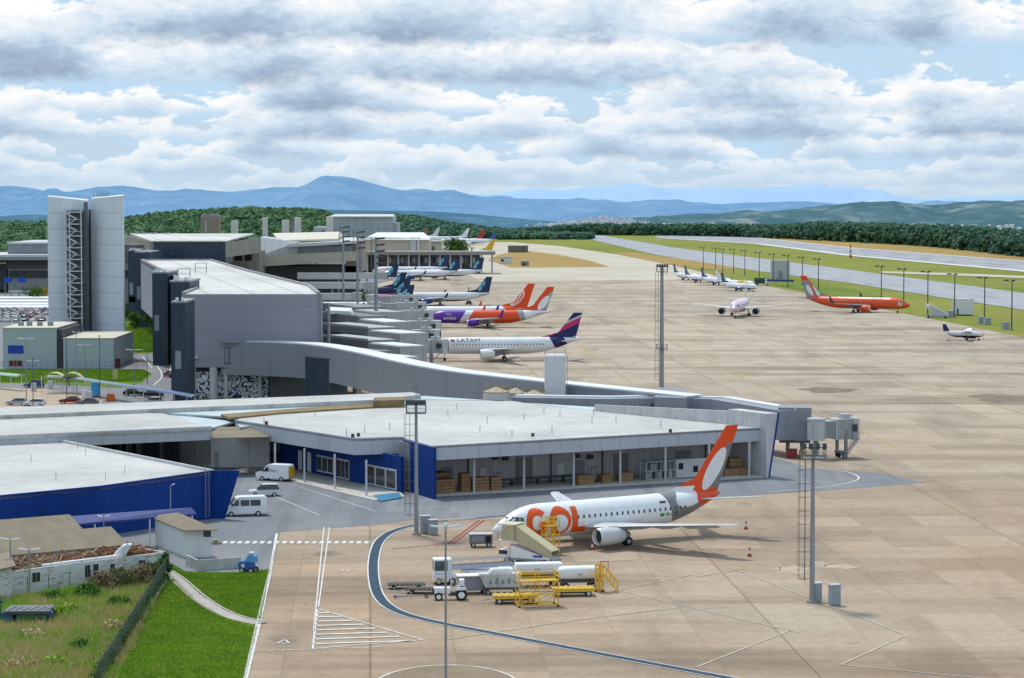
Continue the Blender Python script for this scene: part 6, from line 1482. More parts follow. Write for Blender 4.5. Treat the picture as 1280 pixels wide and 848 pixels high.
# --- small high-wing propeller airplane ---
t = thing('propeller_airplane', 'small single propeller airplane, white above and black below, alone on the apron', 'airplane', (0,0,0))
FC = Fus(11.0, 1.6, 1.75, 1.75); body_c = livery('body_white_black_belly', (.70,.71,.73), [([('h', 0, -1, -1.42)], (.02,.022,.03))])
MB().loft(FC.rings(18)).build('fuselage', body_c, t, smooth=True)
for sd in (1, -1):
    MB().loft([section(-3.3, sd*.2, 2.75, 2.0, .13), section(-3.5, sd*7.9, 3.05, 1.2, .11)]).build('wing', WHITE2, t, smooth=True)
    MB().loft([section(-9.6, sd*.1, 2.1, 1.35, .1), section(-9.9, sd*3.1, 2.15, .9, .1)]).build('tailplane', WHITE2, t, smooth=True)
    MB().tube((-4.0, sd*.75, 1.2), (-4.1, sd*3.6, 2.85), .07, n=6).build('wing_strut', WHITE, t)
    g_ = MB().tube((-4.3, sd*.6, 1.0), (-4.5, sd*1.7, .35), .09, n=6).build('main_gear', GEARM, t)
    MB().lathe([(.3,-.12),(.34,0),(.3,.12)], axis='y', c=(-4.5, sd*1.75, .34), n=12).build('wheel', BLACK, g_)
    m_ = MB()
    for d in (3.3, 4.1, 4.9, 5.7): FC.patch(m_, [(d-.2, 2.0), (d+.2, 2.0), (d+.2, 2.35), (d-.2, 2.35)], sd, .02)
    m_.build('cabin_window', WINDOW, t)
MB().loft([section(-8.9, 0, 2.0, 2.0, .09, True), section(-10.3, 0, 4.5, 1.0, .08, True)]).build('fin', M('navy_tail', (.012,.025,.08), .4), t)
g_ = MB().tube((-1.2, 0, 1.0), (-1.2, 0, .3), .08, n=6).build('nose_gear', GEARM, t); MB().lathe([(.26,-.1),(.3,0),(.26,.1)], axis='y', c=(-1.2, 0, .3), n=12).build('wheel', BLACK, g_)
MB().lathe([(.02,.45),(.2,.2),(.26,0)], axis='x', c=(0,0,1.5), n=12).build('spinner', GREYL, t)
m_ = MB()
for k in range(3):
    a = k*2.094 + .5; m_.hexa([(.1,.08*math.sin(a),1.5-.08*math.cos(a)),(.16,-.08*math.sin(a),1.5+.08*math.cos(a)),(.16,.1*math.cos(a)-.08*math.sin(a)*0,1.5+.1*math.sin(a)),(.1,-.1*math.cos(a),1.5-.1*math.sin(a))],
                              [(.1,1.3*math.cos(a)-.09*math.sin(a),1.5+1.3*math.sin(a)+.09*math.cos(a)),(.16,1.3*math.cos(a)+.09*math.sin(a),1.5+1.3*math.sin(a)-.09*math.cos(a)),(.16,1.3*math.cos(a)+.05*math.sin(a),1.5+1.3*math.sin(a)-.05*math.cos(a)),(.1,1.3*math.cos(a)-.05*math.sin(a),1.5+1.3*math.sin(a)+.05*math.cos(a))])
m_.build('propeller', GREYD, t)
m_ = MB(); m_.box(-5.5, -2.0, -.45, .45, .62, .95); m_.build('cargo_pod', M('pod_black', (.02,.02,.025), .5), t, bevel=.12)
put(t, 11, -14, nose=P(1229, 419, 1.6))
# ------------------------------------------------------------------ masts, lamps, poles
def high_mast(lb, base, h, group=None, cage=True, r=.22, lamps=6, ladder=True, low=None, name='floodlight_mast', face=-1):
    t = thing(name, lb, 'floodlight mast', (base.x, base.y, 0), 0, group)
    MB().tube((0,0,0), (0,0,h), r*1.25, r*.75, 12).build('pole', STEEL, t, smooth=True)
    MB().tube((0,0,0), (0,0,.25), r*2.4, n=10).build('base', CONC, t)
    def plat(z, s, mb):
        mb.box(-s, s, -s, s, z, z+.1)
        for k in (.5, 1.0):
            for a, b in (((-s,-s),(s,-s)),((s,-s),(s,s)),((s,s),(-s,s)),((-s,s),(-s,-s))): mb.tube((*a, z+k), (*b, z+k), .035, n=4)
        for a in ((-s,-s),(s,-s),(s,s),(-s,s),(0,-s),(0,s),(-s,0),(s,0)): mb.tube((*a, z), (*a, z+1.0), .035, n=4)
        return mb
    plat(h-1.3, 1.15, MB()).build('platform', STEELD, t)
    if low: plat(low, 1.1, MB()).build('lower_platform', STEELD, t)
    for i in range(lamps):
        x = -1.0 + 2.0*i/max(1, lamps-1)
        m = MB(); m.hexa([(x-.2,-1.3,h+.0),(x+.2,-1.3,h+.0),(x+.2,-.9,h-.25),(x-.2,-.9,h-.25)], [(x-.2,-1.15,h+.35),(x+.2,-1.15,h+.35),(x+.2,-.8,h+.25),(x-.2,-.8,h+.25)]); m.build('floodlight', GREYD, t)
    m = MB(); m.tube((-1.1,-1.0,h-.1), (1.1,-1.0,h-.1), .05, n=5); m.tube((0,0,h), (0,0,h+2.2), .03, n=4); m.build('crossbar', STEELD, t)
    if ladder:
        m = MB()
        for s in (-.25, .25): m.tube((-.75, s, 2.2), (-.75, s, h-1.3), .03, n=4)
        for i in range(int((h-3.6)/.45)):
            z = 2.4 + i*.45; m.tube((-.75,-.25,z), (-.75,.25,z), .022, n=4)
            if i % 3 == 0 and cage:
                m.path([(-.75,-.28,z),(-1.3,-.3,z),(-1.45,0,z),(-1.3,.3,z),(-.75,.28,z)], .022, 4); m.tube((-.75,0,z), (-.15,0,z), .03, n=4)
        if cage:
            for y in (-.3, 0, .3): m.tube((-1.3 - (.15 if y == 0 else 0), y, 2.6), (-1.3 - (.15 if y == 0 else 0), y, h-1.3), .018, n=4)
        m.build('ladder', STEELD, t)
    return t
high_mast('lattice caged floodlight mast before the blue wall with grey cabinets at its foot', P(520.5,669), 15.8)
high_mast('tall floodlight mast on the open apron at the right with a long caged ladder', P(1015,754), 15.6, lamps=4)
high_mast('floodlight mast with two railed platforms behind the curved pier', P(827,490), 26, low=8.8, r=.42, lamps=5)
def comb_mast(lb, px, D, ytop, r=.35, n=4, arms=1):
    x = (px-640)/FPX*D; h = CH-(ytop-HY)/FPX*D
    t = thing('floodlight_mast', lb, 'floodlight mast', (x, D, 0), 0, 'terminal floodlight masts')
    MB().tube((0,0,0), (0,0,h), r*1.3, r*.8, 10).build('pole', STEEL, t, smooth=True)
    MB().tube((0,0,0), (0,0,.4), r*2.5, n=8).build('base', CONC, t)
    for i in range(n):
        z = h - .4 - i*1.6; m = MB(); m.hexa([(0,-.4,z-.2),(2.2,-.4,z-.05),(2.2,.4,z-.05),(0,.4,z-.2)], [(0,-.4,z+.25),(2.4,-.4,z+.5),(2.4,.4,z+.5),(0,.4,z+.25)]); m.build('floodlight', GREYD, t)
    m = MB(); m.tube((-1.2,0,h-n*1.6), (-1.2,0,h+.2), .1, n=5); m.tube((-1.2,0,h-.5), (0,0,h-.5), .08, n=5); m.tube((-1.2,0,h-n*1.6), (0,0,h-n*1.6), .08, n=5); m.build('frame', STEELD, t)
for i, a in enumerate([('floodlight mast nearest to the pier roof, thick and tallest',470,640,297,.45,5),('floodlight mast second from the pier, before the white jets',447,750,289,.36,4),('floodlight mast third from the pier, at the left of the gate row',429,850,283,.36,4),
        ('slim floodlight mast rightmost of the group behind the concourse roof',366,1050,276,.4,3),('thick floodlight mast second from right behind the concourse roof',357,1020,275,.55,3),('floodlight mast third from right behind the concourse roof',348,1100,296,.4,2),('slim floodlight mast leftmost of the group behind the concourse roof',335,1150,290,.35,2)]): comb_mast(*a)
def light_pole(lb, px, yb, yt, group):
    b = P(px, yb); h = CH-(yt-HY)/FPX*b.y
    t = thing('light_pole', lb, 'light pole', b, 0, group)
    MB().tube((0,0,0), (0,0,h), .24, .15, 8).build('pole', STEELD, t, smooth=True)
    MB().box(-.5,.5,-.5,.5,0,.5).build('base', CONC, t)
    m = MB(); m.tube((0,0,h-.2), (-1.6,0,h), .1, n=5); m.tube((0,0,h-.2), (.6,0,h-.1), .1, n=5); m.build('arm', STEELD, t)
    m = MB(); m.hexa([(-2.6,-.35,h-.1),(-1.2,-.35,h-.15),(-1.2,.35,h-.15),(-2.6,.35,h-.1)], [(-2.5,-.3,h+.3),(-1.2,-.3,h+.35),(-1.2,.3,h+.35),(-2.5,.3,h+.3)]); m.build('lamp', GREYD, t)
    m = MB(); m.box(-.1,.9,-.3,.3,h-.1,h+.3); m.build('lamp', GREYD, t)
PX = [(1264.5,413.5,351),(1230.5,405.5,347),(1193,398,343),(1159.5,394,340),(1129.5,386,336.5),(1101.5,379,333),(1023,362.5,324),(1003,357.5,322),(984.5,359.5,319.5),(966.5,352,318),(949,349,316),(931,344.5,313.5),(917,342,312),(903.5,340,311.5),(894.5,339,310.5),(879,336,310)]
words = ['nearest at the right frame edge','second from the right','third from the right, left of the white shed','fourth from the right, by the white stairs','fifth from the right, behind the orange nose','sixth from the right, behind the orange fuselage','rising right of the orange tail','rising behind the orange tail','just left of the orange tail','behind the white ramp truck group','eleventh from the right','twelfth from the right','thirteenth from the right','third from the far end','second from the far end','at the far end']
for (px, yb, yt), wd_ in zip(PX, words): light_pole('dark apron light pole ' + wd_, px, yb, yt, 'light poles along the taxiway')
def street_lamp(lb, base, h, arm, group=None, r=.07, globe=True, two=True):
    t = thing('street_lamp', lb, 'street lamp', base, 0, group)
    MB().tube((0,0,0), (0,0,h), r*1.3, r*.8, 8).build('pole', STEEL, t, smooth=True); MB().box(-.22,.22,-.22,.22,0,.2).build('base', CONC, t)
    for s in ((-1, 1) if two else (1,)):
        m = MB(); m.hexa([(s*.15,-.14,h-.02),(s*arm,-.16,h+.10),(s*arm,.16,h+.10),(s*.15,.14,h-.02)], [(s*.15,-.1,h+.1),(s*arm,-.1,h+.24),(s*arm,.1,h+.24),(s*.15,.1,h+.1)]); m.build('lamp_head', WHITE, t)
    if globe: MB().lathe([(.05,h-.25),(.16,h-.1),(.18,h+.15),(.12,h+.33),(.02,h+.38)], n=12).build('photocell_cap', WHITE, t, smooth=True)
b = Q(557, 660, 199); street_lamp('tall slim double armed street lamp standing on the apron at the bottom', (b.x, b.y, 0), b.z, 1.25, None, .09)
for lb, px, yb, yt, arm in [('double armed street lamp left of the torn roof, farther one',13.5,740,677,1.0),('double armed street lamp in front of the old white wall',37,747,690,1.1),('double armed street lamp before the blue canopy',130,690,648,.7),('single street lamp before the blue wall, near the ladder',213.5,668,608,.5),
        ('double armed street lamp beside the blue sign shed',33,501,424,1.6),('double armed street lamp before the larger metal shed',41,481,452,1.5),('double armed street lamp before the smaller metal shed',106,474,432,1.5),('double armed street lamp on the road right of the sheds',168,497,438,1.7),('street lamp at the corner of the walkway',96,497,416,.8)]:
    p = P(px, yb); street_lamp(lb, p, CH-(yt-HY)/FPX*p.y, arm, None, .08, False, 'single' not in lb)
for px, yb, yt, lb in [(41.5,510,450,'thin dark post left of the red car'),(83.5,497,414,'thin dark post before the gap of the metal sheds'),(125,500,421,'thin dark post before the smaller metal shed'),(184,480,436,'thin dark post on the road by the lawn mound')]:
    p = P(px, yb); h = CH-(yt-HY)/FPX*p.y; t = thing('post', lb, 'post', p); MB().tube((0,0,0),(0,0,h),.1,.06,6).build('pole', STEELD, t); MB().tube((0,0,h),(0,0,h+.3),.16,.1,6).build('cap', STEELD, t)
def cabinet(lb, px, yb, w, d, h, group=None, rz=.3, mat=None):
    t = thing('electrical_cabinet', lb, 'cabinet', P(px, yb), rz, group)
    MB().box(-w/2,w/2,-d/2,d/2,.1,h).build('body', mat or M('cabinet_grey', (.36,.40,.44), .5, .1, .8, streak=.1), t, bevel=.02); MB().box(-w/2-.06,w/2+.06,-d/2-.06,d/2+.06,h,h+.07).build('roof', GREYL, t); MB().box(-w/2+.05,w/2-.05,-d/2+.03,d/2-.03,0,.1).build('plinth', CONCD, t)
    MB().box(-w/2+.08,w/2-.08,-d/2-.03,-d/2-.001,.2,h-.1).build('door', M('cabinet_door', (.31,.35,.39), .5), t)
cabinet('grey electrical cabinet directly right of the mast foot before the blue wall', 531.5, 667, 1.15, .9, 2.1, 'cabinets at the caged mast'); cabinet('grey electrical cabinet, right one of the pair at the caged mast', 541.5, 669, 1.0, .8, 1.8, 'cabinets at the caged mast')
cabinet('grey electrical cabinet standing alone right of the apron mast', 1043, 757, 1.0, .8, 2.05, 'cabinets at the apron mast'); cabinet('grey electrical cabinet half hidden behind the apron mast', 1021, 753, .8, .7, 1.9, 'cabinets at the apron mast')
for i, (px, yb) in enumerate([(1227,405),(1234,406),(1257,412),(1188,397)]): cabinet(['small grey box left of a light pole foot near the white shed','small grey box right of a light pole foot near the white shed','small grey box at the nearest light pole foot','small grey box at the light pole left of the white shed'][i], px, yb, 2.0, 1.5, 2.2, 'boxes at the light pole feet')
# mobile stairs and clutter by the poles
p = P(1172, 398); t = thing('mobile_stairs', 'white mobile passenger stairs parked by the light poles near the orange nose', 'stairs', p, R(-12))
m = MB(); m.hexa([(-2.5,-1,0.8),(3.5,-1,.6),(3.5,1,.6),(-2.5,1,.8)], [(-2.5,-1,4.6),(3.5,-1,1.4),(3.5,1,1.4),(-2.5,1,4.6)]); m.build('flight', GREYL, t); MB().box(-4,-2.5,-1.1,1.1,3.4,4.7).build('landing', WHITE, t)
for sx in (-3, 2.6):
    for sy in (-1, 1): MB().lathe([(.4,-.15),(.4,.15)], axis='y', c=(sx,sy,.4), n=10).build('wheel', BLACK, t)
MB().box(-3.5,3.3,-.8,.8,.35,.6).build('chassis', GREYM, t)
# ------------------------------------------------------------------ jet bridges
JG = M('bridge_panel', (.42,.43,.43), .55, .14, .4, rib=(0, .55, .82)); JG2 = M('bridge_light_panel', (.52,.53,.53), .55, .12, .4, rib=(0, 1.1, .85))
def jet_bridge(lb, base, hd, L, zf=4.2, group='jet bridges at the gates', stairs=True):
    t = thing('jet_bridge', lb, 'jet bridge', (base.x, base.y, 0), R(hd), group)
    MB().lathe([(1.9, zf-.4), (1.95, zf+2.7)], n=20).build('rotunda', JG2, t, smooth=True); MB().lathe([(2.1, zf+2.7), (2.0, zf+2.95), (.3, zf+3.2)], n=20).build('rotunda_roof', LINKT, t, smooth=True)
    MB().tube((0,0,0), (0,0,zf-.4), .55, n=12).build('column', GREYM, t, smooth=True)
    a, b = L*.46, L*.86
    MB().box(1.4, a+1, -1.35, 1.35, zf-.1, zf+2.55).build('tunnel', JG, t); MB().box(a-.5, b, -1.6, 1.6, zf-.3, zf+2.8).build('tunnel', JG2, t)
    m = MB()
    for i in range(9):
        x = 1.8 + i*(a-1.2)/9; m.box(x, x+.12, -1.43, -1.352, zf-.1, zf+2.55)
        x = a + i*(b-a)/9; m.box(x, x+.12, -1.68, -1.602, zf-.3, zf+2.8)
    m.build('tunnel_rib', GREYM, t)
    c = MB(); c.prism([(b,-1.9),(L-.4,-2.2),(L+.7,-1.2),(L+.7,1.6),(L-.6,2.1),(b,1.9)], zf-.4, zf+2.9); cb = c.build('cab', M('bridge_cab', (.47,.48,.49), .5, .1, .5), t)
    MB().box(L+.1, L+.74, -1.0, 1.2, zf, zf+2.4).build('bellows', BLACK, cb); MB().box(L-1.9, L-.7, -2.23, -2.1, zf+.9, zf+2.0).build('window', GLASS, cb); MB().box(b+.3, b+1.0, -2.05, -1.88, zf+.9, zf+2.0).build('window', GLASS, cb)
    m = MB()
    for s in (-1.5, 1.5): m.box(b-2.2, b-1.6, s-.25, s+.25, .9, zf+1.2)
    m.box(b-2.3, b-1.5, -1.9, 1.9, .7, 1.1); m.build('drive_column', GREYM, t)
    for s in (-1.4, -.8, .8, 1.4): MB().lathe([(.45,-.18),(.55,-.1),(.55,.1),(.45,.18)], axis='y', c=(b-1.9, s, .55), n=14).build('wheel', BLACK, t)
    if stairs:
        m = MB(); x0 = b+.6
        for s in (-2.3, -3.1):
            m.hexa([(x0,s,zf-.2),(x0-4.2,s,.2),(x0-4.2,s-.06,.2),(x0,s-.06,zf-.2)], [(x0,s,zf+.05),(x0-4.2,s,.45),(x0-4.2,s-.06,.45),(x0,s-.06,zf+.05)])
            m.tube((x0,s,zf+.9), (x0-4.2,s,1.1), .04, n=4)
            for k in range(6): m.tube((x0-.84*k,s,zf-.8*k*(zf-.2)/4.0), (x0-.84*k,s,zf-.8*k*(zf-.2)/4.0+.95), .03, n=4)
        for k in range(14): m.box(x0-.3*k-.3, x0-.3*k, -3.1, -2.3, zf-.25-k*(zf-.3)/14, zf-.2-k*(zf-.3)/14)
        m.build('service_stairs', STEEL, t)
    m = MB()
    for s in (-1.4, 1.4):
        m.tube((a,s,zf+3.3), (b,s,zf+3.3), .05, n=4)
        for k in range(7): x = a + (b-a)*k/6; m.tube((x,s,zf+2.8), (x,s,zf+3.3), .04, n=4)
    m.build('roof_railing', STEEL, t)
    for x in (a+2, b-1): MB().box(x, x+1.2, -.6, .6, zf+2.81, zf+3.5).build('roof_unit', GREYL, t)
    return t
jb = jet_bridge('jet bridge in the foreground at the end of the grey pier, with steps down', P(1020,574), 22, 10.5, 3.3, 'jet bridges')
for i, (px, py, hd, L, lb) in enumerate([(504,462,-2,9.8,'nearest jet bridge at the gates, reaching the striped tail airplane'),(482,436,0,14,'second nearest jet bridge in the stack at the gates'),(474,420,2,15,'middle jet bridge in the stack, reaching the purple airplane'),(470,408,2,15,'fourth jet bridge in the stack at the gates'),(466,397,4,14,'farthest jet bridge in the stack under the dark blue tails'),
        (490,447,-6,11.5,'jet bridge squeezed between the two nearest at the gates')]): jet_bridge(lb, P(px, py), hd, L, 4.2 if i in (0, 5) else 4.6)
for i, (D, z, L, lb) in enumerate([(868,4.2,19,'nearest and lowest pale fixed boarding bridge under the concrete canopy'),(882,7.6,24,'middle pale fixed boarding bridge under the concrete canopy'),(894,10.6,29,'highest pale fixed boarding bridge under the concrete canopy')]):
    t = thing('boarding_bridge', lb, 'jet bridge', ((372-640)/FPX*D, D, 0), 0, 'fixed boarding bridges of the old terminal')
    MB().box(0, L, -1.6, 1.6, z, z+2.3).build('tunnel', JG2, t); MB().box(L, L+3.5, -2, 2, z-.1, z+2.5).build('cab', JG, t); MB().box(L+3.4,L+3.7,-1.2,1.2,z+.2,z+2.2).build('bellows', BLACK, t)
    for x in (L*.5, L*.85): MB().box(x, x+.7, -.5, .5, 0, z).build('drive_column', GREYM, t)
# apron equipment under the foreground bridge
jb.scale = (.62,.9,1)
t = thing('equipment_rack', 'small red equipment rack under the grey end room of the pier', 'rack', P(991,573)); MB().box(-1.0,.6,-.5,.5,.15,1.35).build('body', M('rack_red', (.30,.05,.045), .6), t); MB().box(-1.1,.7,-.55,.55,1.35,1.45).build('top', GREYD, t); MB().box(-.9,.5,-.4,.4,0,.14).build('base', BLACK, t)
t = thing('ground_unit', 'yellow ground power unit beside the red rack under the pier end', 'ground unit', P(1003,574)); MB().box(-.5,.6,-.5,.5,.25,1.3).build('body', M('dull_yellow', (.42,.31,.10), .6), t, bevel=.05)
for s in (-.35, .45): MB().lathe([(.22,-.55),(.22,.55)], axis='y', c=(s,0,.24), n=10).build('wheel', BLACK, t)
# ------------------------------------------------------------------ vehicles
def wheel_at(t, x, y, r, w=.22, name='wheel', hub=GREYL):
    m = MB(); m.lathe([(r*.7,-w/2),(r*.95,-w/2),(r,-w*.25),(r,w*.25),(r*.95,w/2),(r*.7,w/2)], axis='y', c=(x,y,r), n=16); m.mi = 1; m.lathe([(r*.58,-w/2-.015),(r*.58,w/2+.015)], axis='y', c=(x,y,r), n=12); return m.build(name, [BLACK, hub], t)
def side_loft(prof, wd, inset=0.06, crown=None):
    """body from a side outline: outline points (x, z), half width per height"""
    n = len(prof); m = MB(); R_ = []
    for y in (-1, -.92, .92, 1):
        k = 1 if abs(y) < .95 else 1 - inset
        cx = sum(p[0] for p in prof)/n; cz = sum(p[1] for p in prof)/n
        R_.append([(cx + (x-cx)*k, y*wd*(crown(z) if crown else 1), cz + (z-cz)*k) for x, z in prof])
    m.loft(R_); return m
def van(lb, loc, rz, L=5.4, H=2.4, W=1.0, bus=True, rear_yellow=False, name='van', extra=None, group=None):
    t = thing(name, lb, 'van', loc, rz, group)
    pr = [(0,.45),(0,1.05),(.15,1.2),(.95,1.42),(1.65,H-.22),(2.0,H-.03),(2.5,H),(L-.3,H),(L-.05,H-.15),(L,H-.7),(L,.45),(L-.1,.38),(.1,.38)]
    crown = lambda z: 1 - max(0, z-1.2)*.10
    m = side_loft([(-x, z) for x, z in pr], W, .03, crown); m.build('body', WHITE2, t, smooth=True)
    for sd in (-1, 1):
        yy = lambda z: sd*(W*crown(z)+.006)
        wins = [(1.25,2.05)] + ([(2.25,3.35),(3.5,4.75)] if bus else [])
        for i, (a, b) in enumerate(wins):
            z0, z1 = 1.35, H-.42; m = MB(); a2 = a + (.42 if i == 0 else 0); m.quad((-a,yy(z0),z0),(-b,yy(z0),z0),(-b,yy(z1),z1),(-a2,yy(z1),z1)); m.build('side_window', GLASS, t)
        for x in (1.05, L-1.15): wheel_at(t, -x, sd*(W-.1), .36)
        m = MB(); m.box(-.08,.03,sd*.55-.15,sd*.55+.15,.78,1.0); m.build('headlight', LIP, t); m = MB(); m.box(-L-.02,-L+.05,sd*.8-.1,sd*.8+.1,.9,1.5); m.build('tail_light', RED, t)
        m = MB(); m.box(-1.3,-1.12,sd*(W+.05)-.1,sd*(W+.05)+.1,1.4,1.7); m.build('mirror', BLACK, t)
    m = MB(); m.hexa([(-.90,-W*.86,1.44),(-.90,W*.86,1.44),(-1.0,W*.86,1.42),(-1.0,-W*.86,1.42)], [(-1.60,-W*.80,H-.24),(-1.60,W*.80,H-.24),(-1.72,W*.80,H-.26),(-1.72,-W*.80,H-.26)])
    for i in range(len(m.v)): m.v[i] = (m.v[i][0]+.03, m.v[i][1], m.v[i][2]+.03)
    m.build('windscreen', GLASS, t); MB().box(-L+.0,-L-.02,-.75,.75,1.35,H-.45).build('rear_window', GLASS, t)
    MB().box(-L-.08,-.02+.1,-W*.96,W*.96,.36,.5).build('bumper', GREYM, t)
    return t
v = van('white minibus with dark side windows beside the blue wall corner', P(277.5,645.5), R(192), 5.6, 2.5, 1.02)
MB().box(-5.66,-5.6,-.9,.9,.5,.75).build('chevron', YELLOW, v)
v2 = van('white panel van parked at the cargo walkway with its yellow rear facing out', P(323.5,600), R(158), 5.2, 2.4, 1.0, bus=False)
MB().box(-5.26,-5.2,-.85,.85,.55,2.0).build('yellow_rear_panel', YELLOW, v2)
vt, vf = text_mesh('Bag s', .55); m = MB(); m.add([(-1.95 - x, 1.0*(1-.06)+.03, 1.45 + y) for x, y in vt] if False else [(-2.1 - x*1.2, .985, 1.4 + y) for x, y in vt], vf); m.build('lettering', GREYD, v2)
PAINTS = {'red': M('car_red', (.22,.012,.03), .3, .05), 'dark': M('car_black', (.02,.022,.025), .25, .05), 'white': M('car_white', (.66,.67,.68), .3, .05), 'silver': M('car_silver', (.38,.39,.41), .3, .05, metal=.3), 'grey': M('car_grey', (.13,.14,.15), .3, .05), 'blue': M('car_blue', (.03,.07,.18), .3, .05)}
def car(lb, loc, rz, paint, group=None, suv=False, parts=True):
    H = 1.68 if suv else 1.46; t = thing('parked_car', lb, 'car', loc, rz, group); W = .86
    pr = [(0,.35),(.02,.72),(.25,.86),(1.1,.96),(3.95,.96),(4.15,.88),(4.2,.35)]
    side_loft([(-x, z) for x, z in pr], W, .03).build('body', PAINTS[paint], t, smooth=True)
    cp_ = [(1.05,.95),(1.85,H-.05),(2.2,H),(3.3 if not suv else 3.75,H-.02),(4.0 if not suv else 4.08,.97)]
    side_loft([(-x, z) for x, z in cp_], W*.96, .02, lambda z: 1-(z-.9)*.32).build('cabin_glass', GLASS, t)
    side_loft([(-x, z) for x, z in [(1.8,H-.06),(2.2,H+.015),(3.3 if not suv else 3.75,H),(3.45 if not suv else 3.85,H-.06)]], W*.80, .02).build('roof', PAINTS[paint], t)
    for sd in (-1, 1):
        for x in (.82, 3.35): wheel_at(t, -x, sd*(W-.08), .32, .2)
        MB().box(-.1,.03,sd*.6-.16,sd*.6+.16,.62,.78).build('headlight', LIP, t)
        MB().box(-4.22,-4.15,sd*.65-.12,sd*.65+.12,.68,.85).build('tail_light', RED, t)
    return t
for lb, px, py, rz, pc, suv in [('dark red hatchback beside the walkway posts',74,505,185,'red',False),('white car with a dark front next to the red hatchback',96,507,180,'grey',False),('white car beside the low roof edge near the gates',177,506,184,'white',False),('long dark car under the blue end of the walkway',180,495,2,'dark',False),('dark car further along under the blue walkway',205,497,4,'dark',False),
        ('grey car at the left frame edge on the sandy lot',8,507,178,'silver',False),('white car with red trim on the sandy lot',30,508,176,'white',False),('red car coming along the road by the lawn',208,471,120,'red',False),('dark car at the end of the road below the lawn mound',203,443,175,'dark',False),('dark teal pickup parked by the green walkway',30,485,180,'blue',True),('white car behind the minibus by the blue wall corner',311,621,190,'white',True)]:
    car(lb, P(px, py), R(rz), pc, None, suv)
# car park: one row after another, small in the picture
mb = MB()
def far_car(pc):
    m = MB(); m.add([(0,-.85,.3),(4.2,-.85,.3),(4.2,.85,.3),(0,.85,.3),(0,-.85,.85),(4.2,-.85,.9),(4.2,.85,.9),(0,.85,.85)], [(0,3,2,1),(4,5,6,7),(0,1,5,4),(1,2,6,5),(2,3,7,6),(3,0,4,7)])
    m.mi = 1; m.hexa([(1.0,-.8,.88),(3.9,-.8,.9),(3.9,.8,.9),(1.0,.8,.88)], [(1.7,-.62,1.38),(3.3,-.62,1.4),(3.3,.62,1.4),(1.7,.62,1.38)]); m.mi = 0; m.hexa([(1.68,-.63,1.385),(3.32,-.63,1.405),(3.32,.63,1.405),(1.68,.63,1.385)], [(1.75,-.6,1.45),(3.25,-.6,1.46),(3.25,.6,1.46),(1.75,.6,1.45)])
    m.mi = 2
    for x in (.8, 3.4):
        for s in (-.86, .66): m.lathe([(.32,0),(.32,.2)], axis='y', c=(x,s,.32), n=8)
    return m.build('parked_car', [PAINTS[pc], GLASS, BLACK], None)
protos = {k: far_car(k) for k in PAINTS}
used = set(); rr_ = random.Random(9)
for row, py in enumerate((390, 394, 398, 403)):
    D = P(30, py).y; n_ = 0; X = (-14-640)/FPX*D
    while X < (57-640)/FPX*D:
        k = rr_.choice(['white','white','white','silver','grey','dark','red','silver','blue']); o = protos[k]
        if k in used: o = o.copy(); C.objects.link(o)
        used.add(k); o.location = (X, D + rr_.uniform(-.4,.4), .05); o.rotation_euler = (0,0,R(90 + rr_.uniform(-4,4)))
        tag(o, f'{k} car among the rows of the car park left of the white tower', 'car', 'cars in the car park'); X += 2.75
for k in protos:
    if k not in used: bpy.data.objects.remove(protos[k])
# ------------------------------------------------------------------ ground support equipment
CREAMC = M('cream_canopy', (.50,.45,.28), .6, .15, .8, rib=(0, .5, .85)); LILAC = M('pale_blue_paint', (.50,.54,.64), .5, .15, .8)
def L_(t, hd): t.rotation_euler = (0,0,R(hd))
# boarding stair truck: local x runs from the foot of the steps to the landing
t = thing('stair_truck', 'white boarding stair truck with a cream canopied staircase at the airplane nose', 'stair truck', P(695,706)); L_(t, 152); t.scale = (.80,.95,.74)
m = MB(); m.hexa([(0,-.85,.7),(5.6,-.85,3.1),(5.6,.85,3.1),(0,.85,.7)], [(0,-.85,.95),(5.6,-.85,3.35),(5.6,.85,3.35),(0,.85,.95)]); m.build('stairs', GREYL, t)
for s in (-.95, .95):
    m = MB(); m.hexa([(0,s-.04,.8),(5.7,s-.04,3.2),(5.7,s+.04,3.2),(0,s+.04,.8)], [(.1,s-.04,2.0),(5.7,s-.04,5.5),(5.7,s+.04,5.5),(.1,s+.04,2.0)]); m.build('side_panel', CREAMC, t)
m = MB(); m.hexa([(.1,-.95,2.0),(5.7,-.95,5.5),(5.7,.95,5.5),(.1,.95,2.0)], [(.1,-.95,2.08),(5.7,-.95,5.58),(5.7,.95,5.58),(.1,.95,2.08)]); m.build('stair_roof', CREAMC, t)
MB().box(5.7,8.3,-1.2,1.2,3.1,3.3).build('landing', WHITE, t); 
for s in (-1.2, 1.16): MB().box(5.72,7.6,s,s+.04,3.3,5.5).build('landing_panel', CREAMC, t)
MB().box(5.6,8.3,-1.3,1.3,5.58,5.72).build('landing_roof', M('cream_roof_sheet', (.56,.52,.36), .6), t)
m = MB()
for s in (-1.2, 1.2):
    for x in (7.6, 8.25): m.tube((x,s,3.3), (x,s,4.5), .04, n=5)
    m.tube((7.6,s,4.45), (8.25,s,4.45), .04, n=5); m.tube((7.6,s,3.9), (8.25,s,3.9), .03, n=5)
m.build('guard_rail', STEEL, t)
MB().box(-.3,6.6,-1.0,1.0,.45,.75).build('chassis', GREYM, t); m = MB(); m.hexa([(.4,-1.02,.75),(6.4,-1.02,.75),(6.4,1.02,.75),(.4,1.02,.75)], [(.4,-1.02,1.0),(6.4,-1.02,2.6),(6.4,1.02,2.6),(.4,1.02,1.0)]); m.build('body', WHITE2, t)
